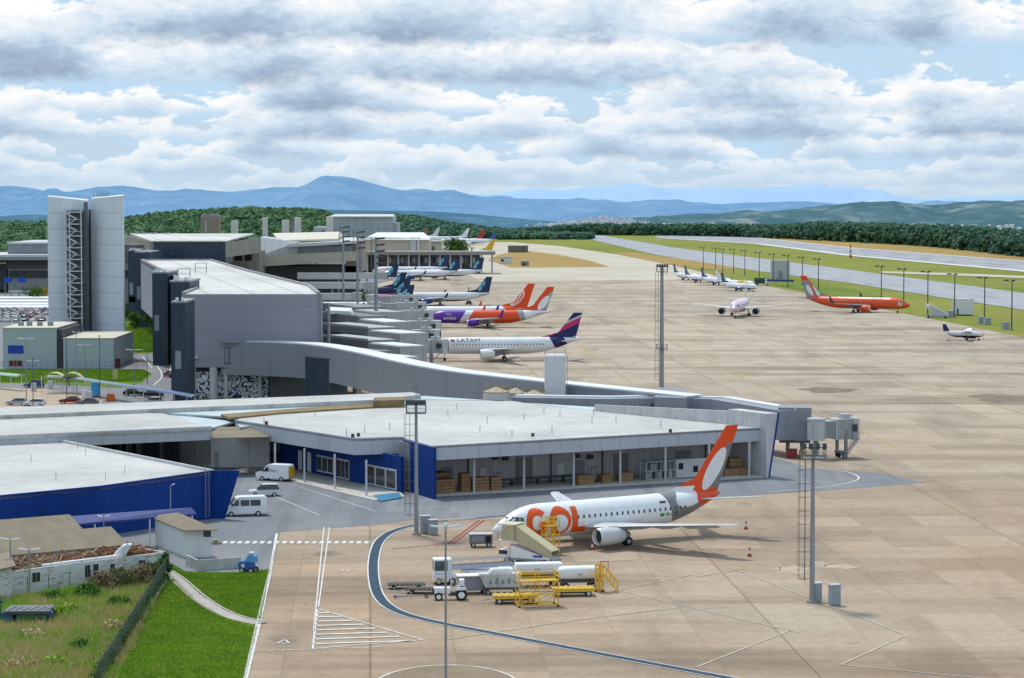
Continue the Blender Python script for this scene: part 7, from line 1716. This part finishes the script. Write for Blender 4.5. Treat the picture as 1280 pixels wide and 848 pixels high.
mk = MB(); mk.box(1.5,2.9,1.03,1.05,1.05,1.35); mk.build('blue_mark', M('mark_blue', (.03,.06,.45), .5), t)
MB().box(6.6,8.2,-.95,.95,.5,1.9).build('cab', WHITE2, t, bevel=.08); MB().box(6.9,8.22,-.97,.97,1.15,1.75).build('cab_window', GLASS, t)
for x in (1.2, 6.9):
    for s in (-.95, .95): wheel_at(t, x, s, .42, .26)
for x in (2.2, 5.6): MB().box(x-.1,x+.1,1.0,1.35,.05,.5).build('outrigger', WHITE, t)
# scaffold platforms
def scaffold(lb, base, hd, w, d, h, levels, group=None, stairs=False):
    t = thing('work_platform', lb, 'work platform', base, R(hd), group); m = MB(); r = .055
    for x in (-w/2, 0, w/2):
        for y in (-d/2, d/2): m.tube((x,y,.15), (x,y,h+.9), r, n=5)
    for z in levels + [h+.45, h+.9]:
        for y in (-d/2, d/2): m.tube((-w/2,y,z), (w/2,y,z), r, n=5)
        for x in (-w/2, w/2): m.tube((x,-d/2,z), (x,d/2,z), r, n=5)
    for y in (-d/2, d/2):
        zs = [.25] + levels
        for a, b in zip(zs, zs[1:]): m.tube((-w/2,y,a), (0,y,b), r*.8, n=4); m.tube((0,y,a), (w/2,y,b), r*.8, n=4)
    m.build('frame', YELLOW, t)
    MB().box(-w/2,w/2,-d/2,d/2,h-.06,h).build('deck', M('deck_yellow', (.55,.38,.06), .6, .3, 2), t)
    if stairs:
        m = MB()
        for s in (-.35, .35):
            m.tube((w/2,s,h), (w/2+h*.8,s,.2), .05, n=5); m.tube((w/2,s,h+.9), (w/2+h*.8,s,1.1), r, n=5)
            for k in range(5): f = k/4; m.tube((w/2+h*.8*f,s,h*(1-f)+.2*f), (w/2+h*.8*f,s,h*(1-f)+.2*f+.9), r*.8, n=4)
        for k in range(7): f = (k+.5)/7; x = w/2+h*.8*f; m.box(x-.12,x+.12,-.35,.35,h*(1-f)+.1,h*(1-f)+.14)
        m.build('steps', YELLOW, t)
    for x in (-w/2, w/2):
        for y in (-d/2, d/2): MB().lathe([(.12,-.05),(.12,.05)], axis='y', c=(x,y,.12), n=8).build('castor', BLACK, t)
    return t
scaffold('tall yellow scaffold platform against the airplane lettering', P(688,692.5), 30, 1.7, 1.1, 3.2, [.25,1.2,2.2,3.2], 'yellow scaffolds')
scaffold('big yellow scaffold platform in front, nearest to the camera', P(671,758), 12, 3.9, 1.7, 2.6, [.25,1.3,2.6], 'yellow scaffolds')
scaffold('small yellow step platform at the right end of the equipment row', P(749,740), -8, .7, .8, 1.9, [.25,1.0,1.9], 'yellow scaffolds', True)
# grey generator cart near the nose
t = thing('generator_cart', 'grey generator cart standing alone left of the airplane nose', 'cart', P(601,684)); L_(t, 5)
MB().box(-1.3,1.3,-.7,.7,.45,1.5).build('body', M('dirty_grey', (.17,.18,.19), .6, .3, 1.5), t, bevel=.05); MB().box(-1.35,1.35,-.75,.75,1.5,1.6).build('roof', GREYL, t); MB().box(.5,1.1,-.72,-.701,.6,1.35).build('grille', BLACK, t); MB().box(-1.1,.3,-.72,-.701,.7,1.35).build('panel', GREYM, t)
for x in (-.9, .9):
    for s in (-.6, .6): wheel_at(t, x, s, .3, .18)
# tall-cab pushback
t = thing('pushback_tug', 'white tall cab tug with chevron striped base behind the small tractor', 'tug', P(557,730)); L_(t, 8)
MB().box(-1.3,.9,-.9,.9,.3,1.1).build('base', WHITE2, t, bevel=.05); MB().box(-1.3,.6,-.85,.85,1.1,2.7).build('cab', WHITE2, t, bevel=.08); MB().box(-1.2,.1,-.872,-.852,1.5,2.5).build('cab_window', glass('pale_cab_glass', (.10,.14,.14), .15), t); MB().box(.2,.63,-.7,.7,1.2,2.5).build('door_opening', BLACK, t); MB().box(-1.32,-1.29,-.7,.7,1.5,2.5).build('windscreen', glass('pale_cab_glass'), t)
m = MB()
for k in range(4): m.hexa([(-1.2+k*.3,-.93,.35),(-1.05+k*.3,-.93,.35),(-1.05+k*.3,-.905,.35),(-1.2+k*.3,-.905,.35)], [(-1.05+k*.3,-.93,.7),(-.9+k*.3,-.93,.7),(-.9+k*.3,-.905,.7),(-1.05+k*.3,-.905,.7)])
m.build('chevron', YELLOW, t)
for x in (-.8, .6):
    for s in (-.8, .8): wheel_at(t, x, s, .38, .25)
# belt loader
t = thing('belt_loader', 'long pale blue belt loader lying behind the carts', 'belt loader', P(598,722)); L_(t, 10)
m = MB(); m.hexa([(-3.6,-.5,.9),(3.6,-.5,1.15),(3.6,.5,1.15),(-3.6,.5,.9)], [(-3.6,-.5,1.35),(3.6,-.5,1.6),(3.6,.5,1.6),(-3.6,.5,1.35)]); m.build('conveyor', LILAC, t); m = MB(); m.hexa([(-3.6,-.4,1.36),(3.6,-.4,1.61),(3.6,.4,1.61),(-3.6,.4,1.36)], [(-3.6,-.4,1.39),(3.6,-.4,1.64),(3.6,.4,1.64),(-3.6,.4,1.39)]); m.build('belt', GREYD, t)
MB().box(-1.8,2.0,-.8,.8,.4,.88).build('chassis', WHITE2, t); m = MB()
for s in (-.55, .55):
    m.tube((-3.4,s,1.9), (3.4,s,2.15), .04, n=5)
    for k in range(6): x = -3.2 + k*1.28; m.tube((x,s,1.4), (x,s,2.0), .03, n=4)
m.build('side_rail', LILAC, t)
for x in (-1.3, 1.5):
    for s in (-.75, .75): wheel_at(t, x, s, .34, .2)
# baggage cart with curtains
t = thing('baggage_cart', 'grey curtained baggage cart with a white roof behind the small tractor', 'cart', P(591,742)); L_(t, 12)
MB().box(-1.4,1.5,-.75,.75,.55,1.85).build('curtain', M('curtain_grey', (.26,.27,.29), .7, .2, 2, rib=(0,.3,.8)), t); MB().box(-1.7,1.7,-.9,.9,1.85,1.95).build('roof', WHITE2, t); MB().box(-1.5,1.6,-.8,.8,.4,.54).build('chassis', GREYM, t)
for x in (-1.1, 1.1):
    for s in (-.7, .7): wheel_at(t, x, s, .26, .16)
# container on a dolly
t = thing('cargo_container', 'white open cargo container with scuffed sides on a dolly', 'container', P(624,742)); L_(t, 6)
m = MB(); m.hexa([(-1.5,-.8,.75),(2.2,-.8,.75),(2.2,.8,.75),(-1.5,.8,.75)], [(-2.1,-.85,2.1),(2.2,-.85,2.1),(2.2,.85,2.1),(-2.1,.85,2.1)]); m.build('shell', M('scuffed_white', (.62,.63,.63), .6, .35, 2.5, streak=.25), t)
m = MB()
for k in range(5): x = -1.1 + k*.62; m_ = MB(); m_.box(x, x+.3, -.86, -.835, 1.1, 1.5 + .2*(k % 2)); m_.build('scuff_mark', GREYM, t)
m = MB(); m.hexa([(-1.2,-.6,2.1),(1.4,-.6,2.1),(1.4,.6,2.1),(-1.2,.6,2.1)], [(-.8,-.4,2.6),(1.0,-.4,2.65),(1.0,.4,2.65),(-.8,.4,2.6)]); m.build('cover', WHITE, t, bevel=.12)
MB().box(-1.7,2.2,-.8,.8,.5,.74).build('dolly', STEELD, t)
for x in (-1.2, 1.7):
    for s in (-.7, .7): wheel_at(t, x, s, .25, .16)
# farm-like tow tractor
t = thing('tow_tractor', 'small white tow tractor with big rear wheels and an open seat', 'tractor', P(567,750)); L_(t, 184)
MB().box(.3,2.0,-.42,.42,.65,1.3).build('bonnet', WHITE2, t, bevel=.07); MB().box(1.95,2.1,-.4,.4,.6,1.2).build('grille', BLACK, t); MB().box(-1.1,.5,-.35,.35,.45,.8).build('chassis', GREYD, t); MB().box(-.9,-.3,-.35,.35,.95,1.1).build('seat', BLACK, t); MB().box(-1.0,-.9,-.35,.35,1.0,1.55).build('seat_back', BLACK, t)
m = MB(); m.tube((.3,0,1.25), (-.1,0,1.6), .03, n=5); m.lathe([(.2,1.58),(.22,1.6),(.2,1.62)], c=(-.1,0,0), n=12); m.build('steering_wheel', BLACK, t)
for s in (-.62, .62):
    MB().hexa([(-1.3,s-.2,1.1),(-.2,s-.2,1.05),(-.2,s+.2,1.05),(-1.3,s+.2,1.1)], [(-1.1,s-.2,1.35),(-.35,s-.2,1.35),(-.35,s+.2,1.35),(-1.1,s+.2,1.35)]).build('mudguard', WHITE2, t); wheel_at(t, -.75, s, .58, .34, hub=WHITE2); wheel_at(t, 1.5, s*.9, .40, .26, hub=WHITE2)
m = MB()
for x, y in ((-1.0,-.4),(-1.0,.4),(.25,-.4),(.25,.4)): m.tube((x,y,1.0), (x*.9,y,2.15), .035, n=5)
m.build('roll_bar', WHITE2, t)
MB().box(-1.05,-.55,-.5,.5,1.5,2.05).build('canopy_panel', WHITE2, t)
# low flat dollies at the left of the row
for i, (px, py, hd, lb) in enumerate([(508,736,5,'dark flat baggage dolly at the left end of the equipment row'),(531,742,-4,'dark flat baggage dolly behind the tractor front wheels')]):
    t = thing('baggage_dolly', lb, 'dolly', P(px, py), R(hd), 'flat dark dollies')
    MB().box(-1.9,1.9,-.85,.85,.42,.52).build('deck', M('dolly_deck', (.07,.075,.07), .8, .4, 2), t); m = MB()
    for k in range(9): x = -1.8 + k*.45; m.tube((x,-.8,.57), (x,.8,.57), .05, n=6)
    m.build('roller', STEELD, t)
    for x in (-1.3, 1.3):
        for s in (-.7, .7): wheel_at(t, x, s, .2, .14)
    MB().tube((-1.9,0,.45), (-2.9,0,.2), .04, n=5).build('tow_bar', STEELD, t); MB().tube((-1.2,-.5,.5), (-1.0,-.5,1.5), .035, n=5).build('brake_lever', YELLOW, t)
t = thing('tow_bar', 'long grey blue airplane tow bar lying on the ground before the dollies', 'tow bar', P(518,748)); L_(t, 10); MB().tube((-1.9,0,.22), (1.9,0,.25), .05, n=8).build('bar', M('towbar_blue', (.12,.20,.28), .5), t)
for s in (-.35, .35): wheel_at(t, 1.2, s, .16, .1)
MB().box(-2.1,-1.8,-.15,.15,.15,.3).build('hitch', GREYD, t)
# yellow dollies and the white tank trailer
def yellow_dolly(lb, base, hd, L, h=.85):
    t = thing('pallet_dolly', lb, 'dolly', base, R(hd), 'yellow pallet dollies')
    MB().box(-L/2,L/2,-.95,.95,h-.12,h).build('deck', M('deck_yellow', ()), t); m = MB()
    for s in (-.93, .89): m.box(-L/2,L/2,s,s+.04,h-.3,h-.121)
    for k in range(7): x = -L/2 + .3 + k*(L-.6)/6; m.tube((x,-.9,h+.04), (x,.9,h+.04), .06, n=6)
    m.build('frame', YELLOW, t); MB().box(-L/2+.3,L/2-.3,-.5,.5,.3,h-.13).build('chassis', STEELD, t)
    for x in (-L/2+.6, L/2-.6):
        for s in (-.75, .75): wheel_at(t, x, s, .33, .2)
    MB().tube((-L/2,0,.5), (-L/2-1.1,0,.3), .05, n=5).build('tow_bar', STEELD, t); return t
yellow_dolly('yellow pallet dolly under the white container, left one of the pair', P(643,754), 5, 4.3)
yellow_dolly('yellow pallet dolly in front of the white tank trailer', P(716,745), 6, 4.2)
t = thing('water_trailer', 'white rounded tank trailer behind the yellow pallet dolly', 'trailer', P(723,737)); L_(t, 8)
m = MB(); rings = []
for x in (-2.1, -1.95, -1.6, 1.6, 1.95, 2.1):
    k = {2.1:.55, 1.95:.85, 1.6:1}[abs(x)]; rings.append([(x, .8*k*math.copysign(abs(math.cos(a))**.7, math.cos(a)), 1.75 + .68*k*math.copysign(abs(math.sin(a))**.7, math.sin(a))) for a in np.linspace(0, 2*math.pi, 25)[:-1]])
m.loft(rings); m.build('tank', WHITE2, t, smooth=True)
MB().box(-2.0,2.1,-.7,.7,.8,1.0).build('chassis', STEELD, t); MB().box(-.2,.25,-.84,-.79,1.6,1.72).build('lettering_strip', GREYM, t)
for x in (-1.4, 1.4):
    for s in (-.65, .65): wheel_at(t, x, s, .4, .2)
    MB().box(x-.15,x+.15,-.6,.6,1.0,1.15).build('saddle', GREYD, t)
m = MB(); m.path([(2.2,-.5,.9),(2.2,-.5,2.9),(3.0,-.5,2.9),(3.0,-.5,1.9)], .035, 5); m.build('red_rail', RED, t)
t = thing('lavatory_truck', 'white boxy service truck behind the big yellow scaffold', 'truck', P(672,733)); L_(t, 8)
m = MB(); m.hexa([(-2.4,-.85,1.45),(2.6,-.85,1.45),(2.6,.85,1.45),(-2.4,.85,1.45)], [(-2.3,-.75,2.45),(2.5,-.75,2.45),(2.5,.75,2.45),(-2.3,.75,2.45)]); m.build('tank', WHITE2, t, bevel=.08); MB().box(-3.9,2.6,-.8,.8,.55,.85).build('chassis', YELLOW, t); MB().box(-4.1,-2.6,-.85,.85,.6,2.0).build('cab', WHITE2, t, bevel=.1); MB().box(-4.0,-2.8,-.87,-.851,1.25,1.85).build('cab_window', GLASS, t); MB().box(-4.13,-4.1,-.7,.7,1.25,1.85).build('windscreen', GLASS, t)
MB().box(-2.2,2.4,-.6,.6,.86,1.44).build('frame', STEELD, t); MB().box(-.4,.2,-.86,-.80,1.8,1.95).build('lettering_strip', GREYM, t)
for x in (-3.2, 1.6):
    for s in (-.75, .75): wheel_at(t, x, s, .42, .24)
# cones
def cone(lb, px, py):
    t = thing('traffic_cone', lb, 'traffic cone', P(px, py), 0, 'traffic cones around the airplane')
    MB().box(-.22,.22,-.22,.22,0,.05).build('base', BLACK, t); MB().lathe([(.18,.05),(.14,.28)], n=12).build('cone', M('cone_red', (.55,.06,.02), .6), t); MB().lathe([(.142,.281),(.09,.55)], n=12).build('band', WHITE, t); MB().lathe([(.092,.551),(.04,.8)], n=12).build('tip', M('cone_red', ()), t); t.scale = (1.3,1.3,1.3)
cone('red and white traffic cone under the airplane engine', 740.5, 688); cone('traffic cone under the near wing tip', 932.5, 662); cone('traffic cone on the apron behind the wing', 937, 696); cone('traffic cone by the nose wheel', 640, 684)
# manhole plates
for px, py, lb in [(592,684,'dark drain cover')]:
    pass
# ------------------------------------------------------------------ dock contents
def crate(lb, t_, off, w, d, h, rz, z=.3, grp='wooden crates on the loading dock', lay=4):
    p = d0.lerp(d1, t_) + e2*off; ang = math.atan2(e1.y, e1.x) + rz
    t = thing('wooden_crate', lb, 'crate', (p.x, p.y, z), ang, grp); m = MB(); n_ = lay
    for k in range(n_):
        z0 = .12 + k*(h-.12)/n_; m.box(-w/2,w/2,-d/2,-d/2+.04,z0,z0+(h-.12)/n_*.82); m.box(-w/2,w/2,d/2-.04,d/2,z0,z0+(h-.12)/n_*.82); m.box(-w/2,-w/2+.04,-d/2+.041,d/2-.041,z0,z0+(h-.12)/n_*.82); m.box(w/2-.04,w/2,-d/2+.041,d/2-.041,z0,z0+(h-.12)/n_*.82)
    m.build('slats', WOOD, t); m = MB()
    for x in (-w/2+.1, 0, w/2-.1): m.box(x-.06,x+.06,-d/2-.03,-d/2-.001,.1,h)
    m.build('batten', WOOD, t); MB().box(-w/2+.05,w/2-.05,-d/2+.05,d/2-.05,.1,h-.05).build('core', M('crate_dark', (.10,.065,.04), .9), t); MB().box(-w/2,w/2,-d/2,d/2,0,.09).build('pallet', WOOD, t)
    return t
for i, (t_, off, w, d, h, rz, lb) in enumerate([(.035,2.0,3.6,1.6,1.9,0,'long low wooden crate nearest the blue wall corner'),(.045,4.2,3.0,2.0,2.6,.2,'tall dark wooden crate behind the long low crate'),(.105,2.2,1.3,1.4,2.5,-.1,'narrow upright wooden crate left of the second post'),(.145,2.0,2.4,1.5,1.9,0,'wide wooden crate right of the second post'),(.19,2.0,1.6,1.5,1.8,0,'small wooden crate at the end of the left row'),
        (.46,2.2,2.6,1.5,1.4,0,'single wooden crate between the fourth and fifth posts'),(.535,3.0,1.6,1.4,1.2,0,'low wooden crate left of the middle post'),(.595,3.0,2.0,1.4,1.3,0,'low wooden crate right of the middle post'),(.93,2.6,3.4,1.6,1.1,0,'lower wooden crate at the right end of the dock'),(.955,4.0,2.2,1.5,2.4,0,'taller wooden crate at the right end of the dock'),(.965,2.4,1.6,1.4,1.0,0,'wooden crate beside the end wall')]):
    crate(lb, t_, off, w, d, h, rz)
p = d0.lerp(d1, .70) + e2*3; t = thing('steel_cage', 'grey steel mesh storage cage with shelves right of the middle post', 'cage', (p.x,p.y,.3), math.atan2(e1.y,e1.x)); m = MB()
for x in (-2.4,-1.6,-.8,0,.8,1.6,2.4):
    for y in (-.8,.8): m.tube((x,y,0), (x,y,2.6), .05, n=5)
for z in (.1,1.3,2.6):
    for y in (-.8,.8): m.tube((-2.4,y,z), (2.4,y,z), .05, n=5)
m.build('frame', GREYL, t)
for k in range(5): MB().box(-2.2+k*.9,-1.5+k*.9,-.6,.6,.15+(k%2)*1.2,1.1+(k%2)*1.2).build('stored_box', GREYM if k % 2 else M('glass_grey', (.30,.33,.35), .3), t)
MB().box(-2.4,2.4,-.8,.8,2.61,2.66).build('top', GREYM, t)
p = d0.lerp(d1, .80) + e2*3.2; t = thing('cold_unit', 'pale boxy machine with dark openings right of the steel cage', 'machine', (p.x,p.y,.3), math.atan2(e1.y,e1.x)); MB().box(-2.6,2.6,-.9,.9,.1,2.7).build('body', RENDERW, t, bevel=.04)
for x, z in ((-1.9,1.7),(.6,1.2),(1.8,.5)): MB().box(x-.4,x+.4,-.93,-.901,z-.4,z+.5).build('opening', BLACK, t)
MB().box(-2.5,2.5,-.8,.8,0,.09).build('base', GREYD, t)
p = d0.lerp(d1, .36) + e2*5.5; t = thing('roller_bench', 'long dark roller bench along the dock wall', 'bench', (p.x,p.y,.3), math.atan2(e1.y,e1.x)); MB().box(-6.5,6.5,-.5,.5,.7,.95).build('deck', GREYD, t)
for k in range(7): MB().box(-6.2+k*2.05,-6.05+k*2.05,-.4,.4,0,.69).build('leg', STEELD, t)
for i, (t_, h, w) in enumerate(((.225,2.0,1.0),(.51,2.1,.9))):
    p = d0.lerp(d1, t_) + e2*4; t = thing('trolley', ['dark upright trolley left on the dock between the crates and a post','dark upright trolley by the dock door near the fourth post'][i], 'trolley', (p.x,p.y,.3), math.atan2(e1.y,e1.x), 'dock trolleys'); m = MB()
    for x in (-w/2, w/2):
        for y in (-.4,.4): m.tube((x,y,.1), (x,y,h), .04, n=5)
    for z in (.2,h*.5,h): m.tube((-w/2,-.4,z),(w/2,-.4,z),.04,n=5); m.tube((-w/2,.4,z),(w/2,.4,z),.04,n=5)
    m.build('frame', STEELD, t); MB().box(-w/2,w/2,-.4,.4,.2,.28).build('shelf', GREYM, t)
    for x in (-w/2, w/2): MB().lathe([(.1,-.45),(.1,.45)], axis='y', c=(x,0,.1), n=8).build('castor', BLACK, t)
# ------------------------------------------------------------------ foreground left
a, b = P(207.5,727), P(120,868)
t = thing('mesh_fence', 'dark green mesh fence running beside the lawn in the foreground', 'fence', a); oo = t.location
fm, n_, l_, b_ = nt('green_mesh'); kk = NB(fm.node_tree)
cc = kk.noise(kk.coord(), 1.5, 5, .7); l_.new(kk.mix(kk.mapr(cc,.35,.65), (.02,.06,.035), (.055,.10,.06)), b_.inputs['Base Color']); b_.inputs['Roughness'].default_value = .7
d = (b-a).normalized(); nn = Vector((-d.y, d.x, 0)); Lf = (b-a).length; m = MB(oo)
n_w = int(Lf/.11)
for k in range(n_w):
    p = a + d*(k*.11); m.quad((p.x,p.y,.1), (p.x+d.x*.06,p.y+d.y*.06,.1), (p.x+d.x*.06,p.y+d.y*.06,2.1), (p.x,p.y,2.1))
for z in np.arange(.1, 2.15, .14): m.quad((a.x+nn.x*.01,a.y+nn.y*.01,z), (b.x+nn.x*.01,b.y+nn.y*.01,z), (b.x+nn.x*.01,b.y+nn.y*.01,z+.045), (a.x+nn.x*.01,a.y+nn.y*.01,z+.045))
m.build('mesh', fm, t)
POSTC = M('fence_post', (.16,.19,.17), .7, .2)
for k in range(int(Lf/2.4)+1):
    p = a + d*(k*2.4); m = MB(oo); m.tube((p.x,p.y,0), (p.x,p.y,2.35), .06, n=6); m.tube((p.x,p.y,2.35), (p.x+nn.x*.25,p.y+nn.y*.25,2.6), .05, n=5); m.build('post', POSTC, t)
m = MB(oo); m.prism([a-nn*.12, b-nn*.12, b+nn*.12, a+nn*.12], 0, .22); m.build('footing', KERB, t)
VINE = leaf_mat('vine_leaves', (.03,.08,.02), (.05,.11,.03), (.07,.12,.03), .8)
cs = [(*(a + d*random.uniform(0, Lf) - nn*.15)[:2], random.uniform(.2, 1.5)) for _ in range(120)]
V, F_ = leafcards([(x-oo.x, y-oo.y, z) for x, y, z in cs], .09, 40, .22); obj_me('climbing_plants', np_mesh('climbing_plants', V, F_, VINE), t)['kind'] = 'stuff'
m = MB(); p0 = P(5,747); fo = P(-20,752); fe = P(190,728)
t = thing('wire_fence', 'old fence posts with wires along the peeling white wall', 'fence', p0)
for k in range(9):
    q = fo.lerp(fe, k/8); m = MB(t.location); m.tube((q.x,q.y,0), (q.x,q.y,2.0), .045, n=5); m.build('post', GREYD, t)
m = MB(t.location)
for z in (.7, 1.3, 1.9): m.tube((fo.x,fo.y,z), (fe.x,fe.y,z), .012, n=4)
m.build('wire', GREYD, t)
# flatbed trailer in the weeds
t = thing('flatbed_trailer', 'rusting green trailer with a dark grey flat bed left in the weeds', 'trailer', P(33,782)); L_(t, 2); GRN = M('trailer_green', (.04,.17,.09), .6, .3, 1); BLT = M('trailer_blue', (.03,.11,.24), .6, .3, 1)
m = MB(); m.box(-1.9,2.3,-.9,2.6,1.35,1.5); m.build('bed', M('weathered_deck', (.17,.18,.20), .8, .4, 1.2), t); MB().box(-1.9,2.3,-.98,-.901,1.2,1.5).build('bed_edge', GREYD, t)
m = MB(); m.box(-.8,2.0,-.8,-.55,.85,1.1); m.box(-.8,-.5,-.8,-.5,0,.85); m.box(1.7,2.0,-.8,-.5,0,.85); m.box(.55,.7,-.75,-.6,0,.85); m.build('front_frame', GRN, t); MB().box(-2.2,-1.2,-.7,.5,.5,1.34).build('tool_box', BLT, t); MB().box(2.05,2.5,-.6,.4,.9,1.3).build('side_box', BLT, t)
m = MB(); m.box(-2.9,-2.5,.6,1.0,0,2.6); m.box(-3.2,-2.2,.6,1.0,2.0,2.25); m.tube((-2.7,.8,2.6), (-2.7,.8,3.1), .08, n=6); m.build('jack_post', GRN, t)
for x in (-1.2, 1.4): 
    for y in (.6, 2.0): wheel_at(t, x, y, .42, .3)
m = MB()
for k in range(6): m.tube((-1.6+k*.7,-.6+.3*(k%2),1.56), (-1.2+k*.7,1.6-.4*(k%3),1.58), .05, n=5)
m.build('scrap_bar', GREYM, t)
# blue machine at the lawn corner
t = thing('compressor', 'bright blue towable compressor with a white hopper on the lawn corner', 'machine', P(311,716)); L_(t, -20); BM_ = M('machine_blue', (.025,.11,.42), .5, .2, 1)
MB().box(-.9,.5,-.6,.6,.35,1.25).build('body', BM_, t, bevel=.06); MB().hexa([(-.3,-.5,1.25),(.9,-.5,1.1),(.9,.5,1.1),(-.3,.5,1.25)], [(.1,-.4,2.0),(.9,-.4,1.9),(.9,.4,1.9),(.1,.4,2.0)]).build('hood', M('machine_light_blue', (.10,.32,.58), .5), t, bevel=.06); MB().box(.1,.6,-.3,.3,2.0,2.25).build('filter', WHITE, t, bevel=.05); MB().box(-1.05,-.9,-.5,.5,.5,1.1).build('panel', M('machine_light_blue', ()), t); MB().box(-.6,-.2,-.62,-.601,.6,1.0).build('marking', WHITE, t)
for x in (-.5, .55):
    for s in (-.6, .6): wheel_at(t, x, s, .32, .2)
MB().tube((-1.0,0,.5), (-1.9,0,.3), .05, n=5).build('tow_bar', STEELD, t)
t = thing('sandbag_pile', 'pale sandbags by the crossing beside the white cabin', 'sandbags', P(272,681))
for k, (x, y, z) in enumerate(((-.6,0,0),(.1,.1,0),(-.25,.05,.25))): MB().lathe([(.05,-.4),(.2,-.32),(.25,0),(.2,.32),(.05,.4)], axis='x', c=(x,y,z+.2), n=10).build('bag', M('sack', (.45,.40,.30), .9), t, smooth=True)
# glide-path style poles and stopbars by the far stand
t = thing('ground_power_cart', 'dark service cart by the tail of the white jet standing alone', 'cart', P(586,381)); MB().box(-1,1,-.8,.8,.4,1.4).build('body', GREYD, t); MB().box(-.2,.2,-.2,.2,1.4,6.5).build('lift_mast', GREYD, t); MB().box(-1.6,1.6,-.3,.3,.3,.5).build('base', GREYM, t)
for s in (-.7, .7): MB().lathe([(.3,-.85),(.3,.85)], axis='y', c=(s,0,.3), n=10).build('wheel', BLACK, t)
p = P(655,398); t = thing('mobile_stairs', 'grey mobile stairs behind the purple and orange airplane tail', 'stairs', p, R(-60), None)
m = MB(); m.hexa([(-2.5,-.9,.8),(3.0,-.9,.4),(3.0,.9,.4),(-2.5,.9,.8)], [(-2.5,-.9,5.6),(3.0,-.9,1.4),(3.0,.9,1.4),(-2.5,.9,5.6)]); m.build('flight', GREYL, t); MB().box(-2.9,-2.5,-.95,.95,.5,5.4).build('back_frame', GREYD, t)
for sx in (-2.2, 2.2): MB().lathe([(.4,-1),(.4,1)], axis='y', c=(sx,0,.4), n=10).build('wheel', BLACK, t)
for i, (px, py, lb) in enumerate([(615,404,'baggage cart train left part under the orange airplane'),(625,404.5,'baggage cart train middle part under the orange airplane'),(635,404,'baggage cart train right part under the orange airplane'),(862,347,'small service cart leftmost by the remote stand'),(884,351,'service cart second by the remote stand'),(893,352,'service cart third by the remote stand'),(914,356,'flat service cart nearest by the remote stand'),(930,357,'service cart beside the cargo airplane')]):
    t = thing('service_cart', lb, 'cart', P(px, py), rr_.uniform(-.3,.3), 'service carts on the stands'); MB().box(-1.5,1.5,-.8,.8,.5,1.5 + .5*(i % 2)).build('body', [GREYM, GREYD, WHITE][i % 3], t); MB().box(-1.6,1.6,-.85,.85,.35,.49).build('chassis', STEELD, t)
    for s in (-1, 1): MB().lathe([(.25,-.85),(.25,.85)], axis='y', c=(s,0,.25), n=8).build('wheel', BLACK, t)
for px, py, lb in [(953,357,'dark green truck at the far end of the remote stand')]:
    t = thing('parked_truck', lb, 'truck', P(px, py), R(-20)); MB().box(-3.5,1.2,-1.2,1.2,.9,3.4).build('cargo_box', M('truck_green', (.03,.09,.07), .5), t); MB().box(1.4,3.2,-1.1,1.1,.6,2.8).build('cab', WHITE2, t, bevel=.1); MB().box(2.2,3.25,-1.0,1.0,1.7,2.5).build('windscreen', GLASS, t)
    for x in (-2.5, 2.2):
        for s in (-1, 1): wheel_at(t, x, s, .48, .28)
t = thing('passenger_shelter', 'long low blue canopy with pale end beside the remote stand', 'canopy', P(978,358)); 
m = MB(); m.hexa([(-7,-1.5,2.2),(5,-1.5,2.0),(5,1.5,2.0),(-7,1.5,2.2)], [(-7,-1.2,3.2),(5,-1.2,2.9),(5,1.2,2.9),(-7,1.2,3.2)]); m.build('roof', M('violet_blue_canopy', ()), t)
for x in (-6.5,-3,.5,4.5): MB().tube((x,-1.3,0),(x,-1.3,2.2),.1,n=5).build('post', STEEL, t)
t = thing('tarpaulin_shed', 'pale boxy shed rising behind the blue remote stand canopy', 'shed', P(975,349)); MB().box(-4.5,4.5,-2,2,0,9).build('wall', M('pale_tarpaulin', (.46,.48,.50), .7), t); MB().box(-4.7,4.7,-2.2,2.2,9,9.3).build('roof', WHITE, t); MB().box(-1,1,-2.1,-2.01,.1,4).build('door', GREYM, t)

# weeds and loose bushes through the lot
for i, (px, py, h, r, mt, lb) in enumerate([(40,800,.9,1.1,STRAW,'low dry weed clump below the green trailer'),(85,770,.9,1.2,WILDG,'olive weed clump right of the green trailer'),(25,838,1.0,1.3,STRAW,'dry weed clump at the bottom left corner'),(100,815,.9,1.2,TREEL,'bright green weed clump in the middle of the lot'),(70,835,.9,1.2,WILDG,'olive weed clump near the bottom edge'),(140,790,.9,1.1,STRAW,'dry weed clump close to the green fence'),(150,760,1.0,1.2,TREEL,'bright green weed clump before the dry thicket'),(65,752,1.1,1.3,TREEL,'bright green weed clump before the window of the old wall')]):
    tree(lb, P(px, py), h, r, mt, 'weed clumps in the overgrown lot', .05, 'weed_clump', 'weeds', 22)
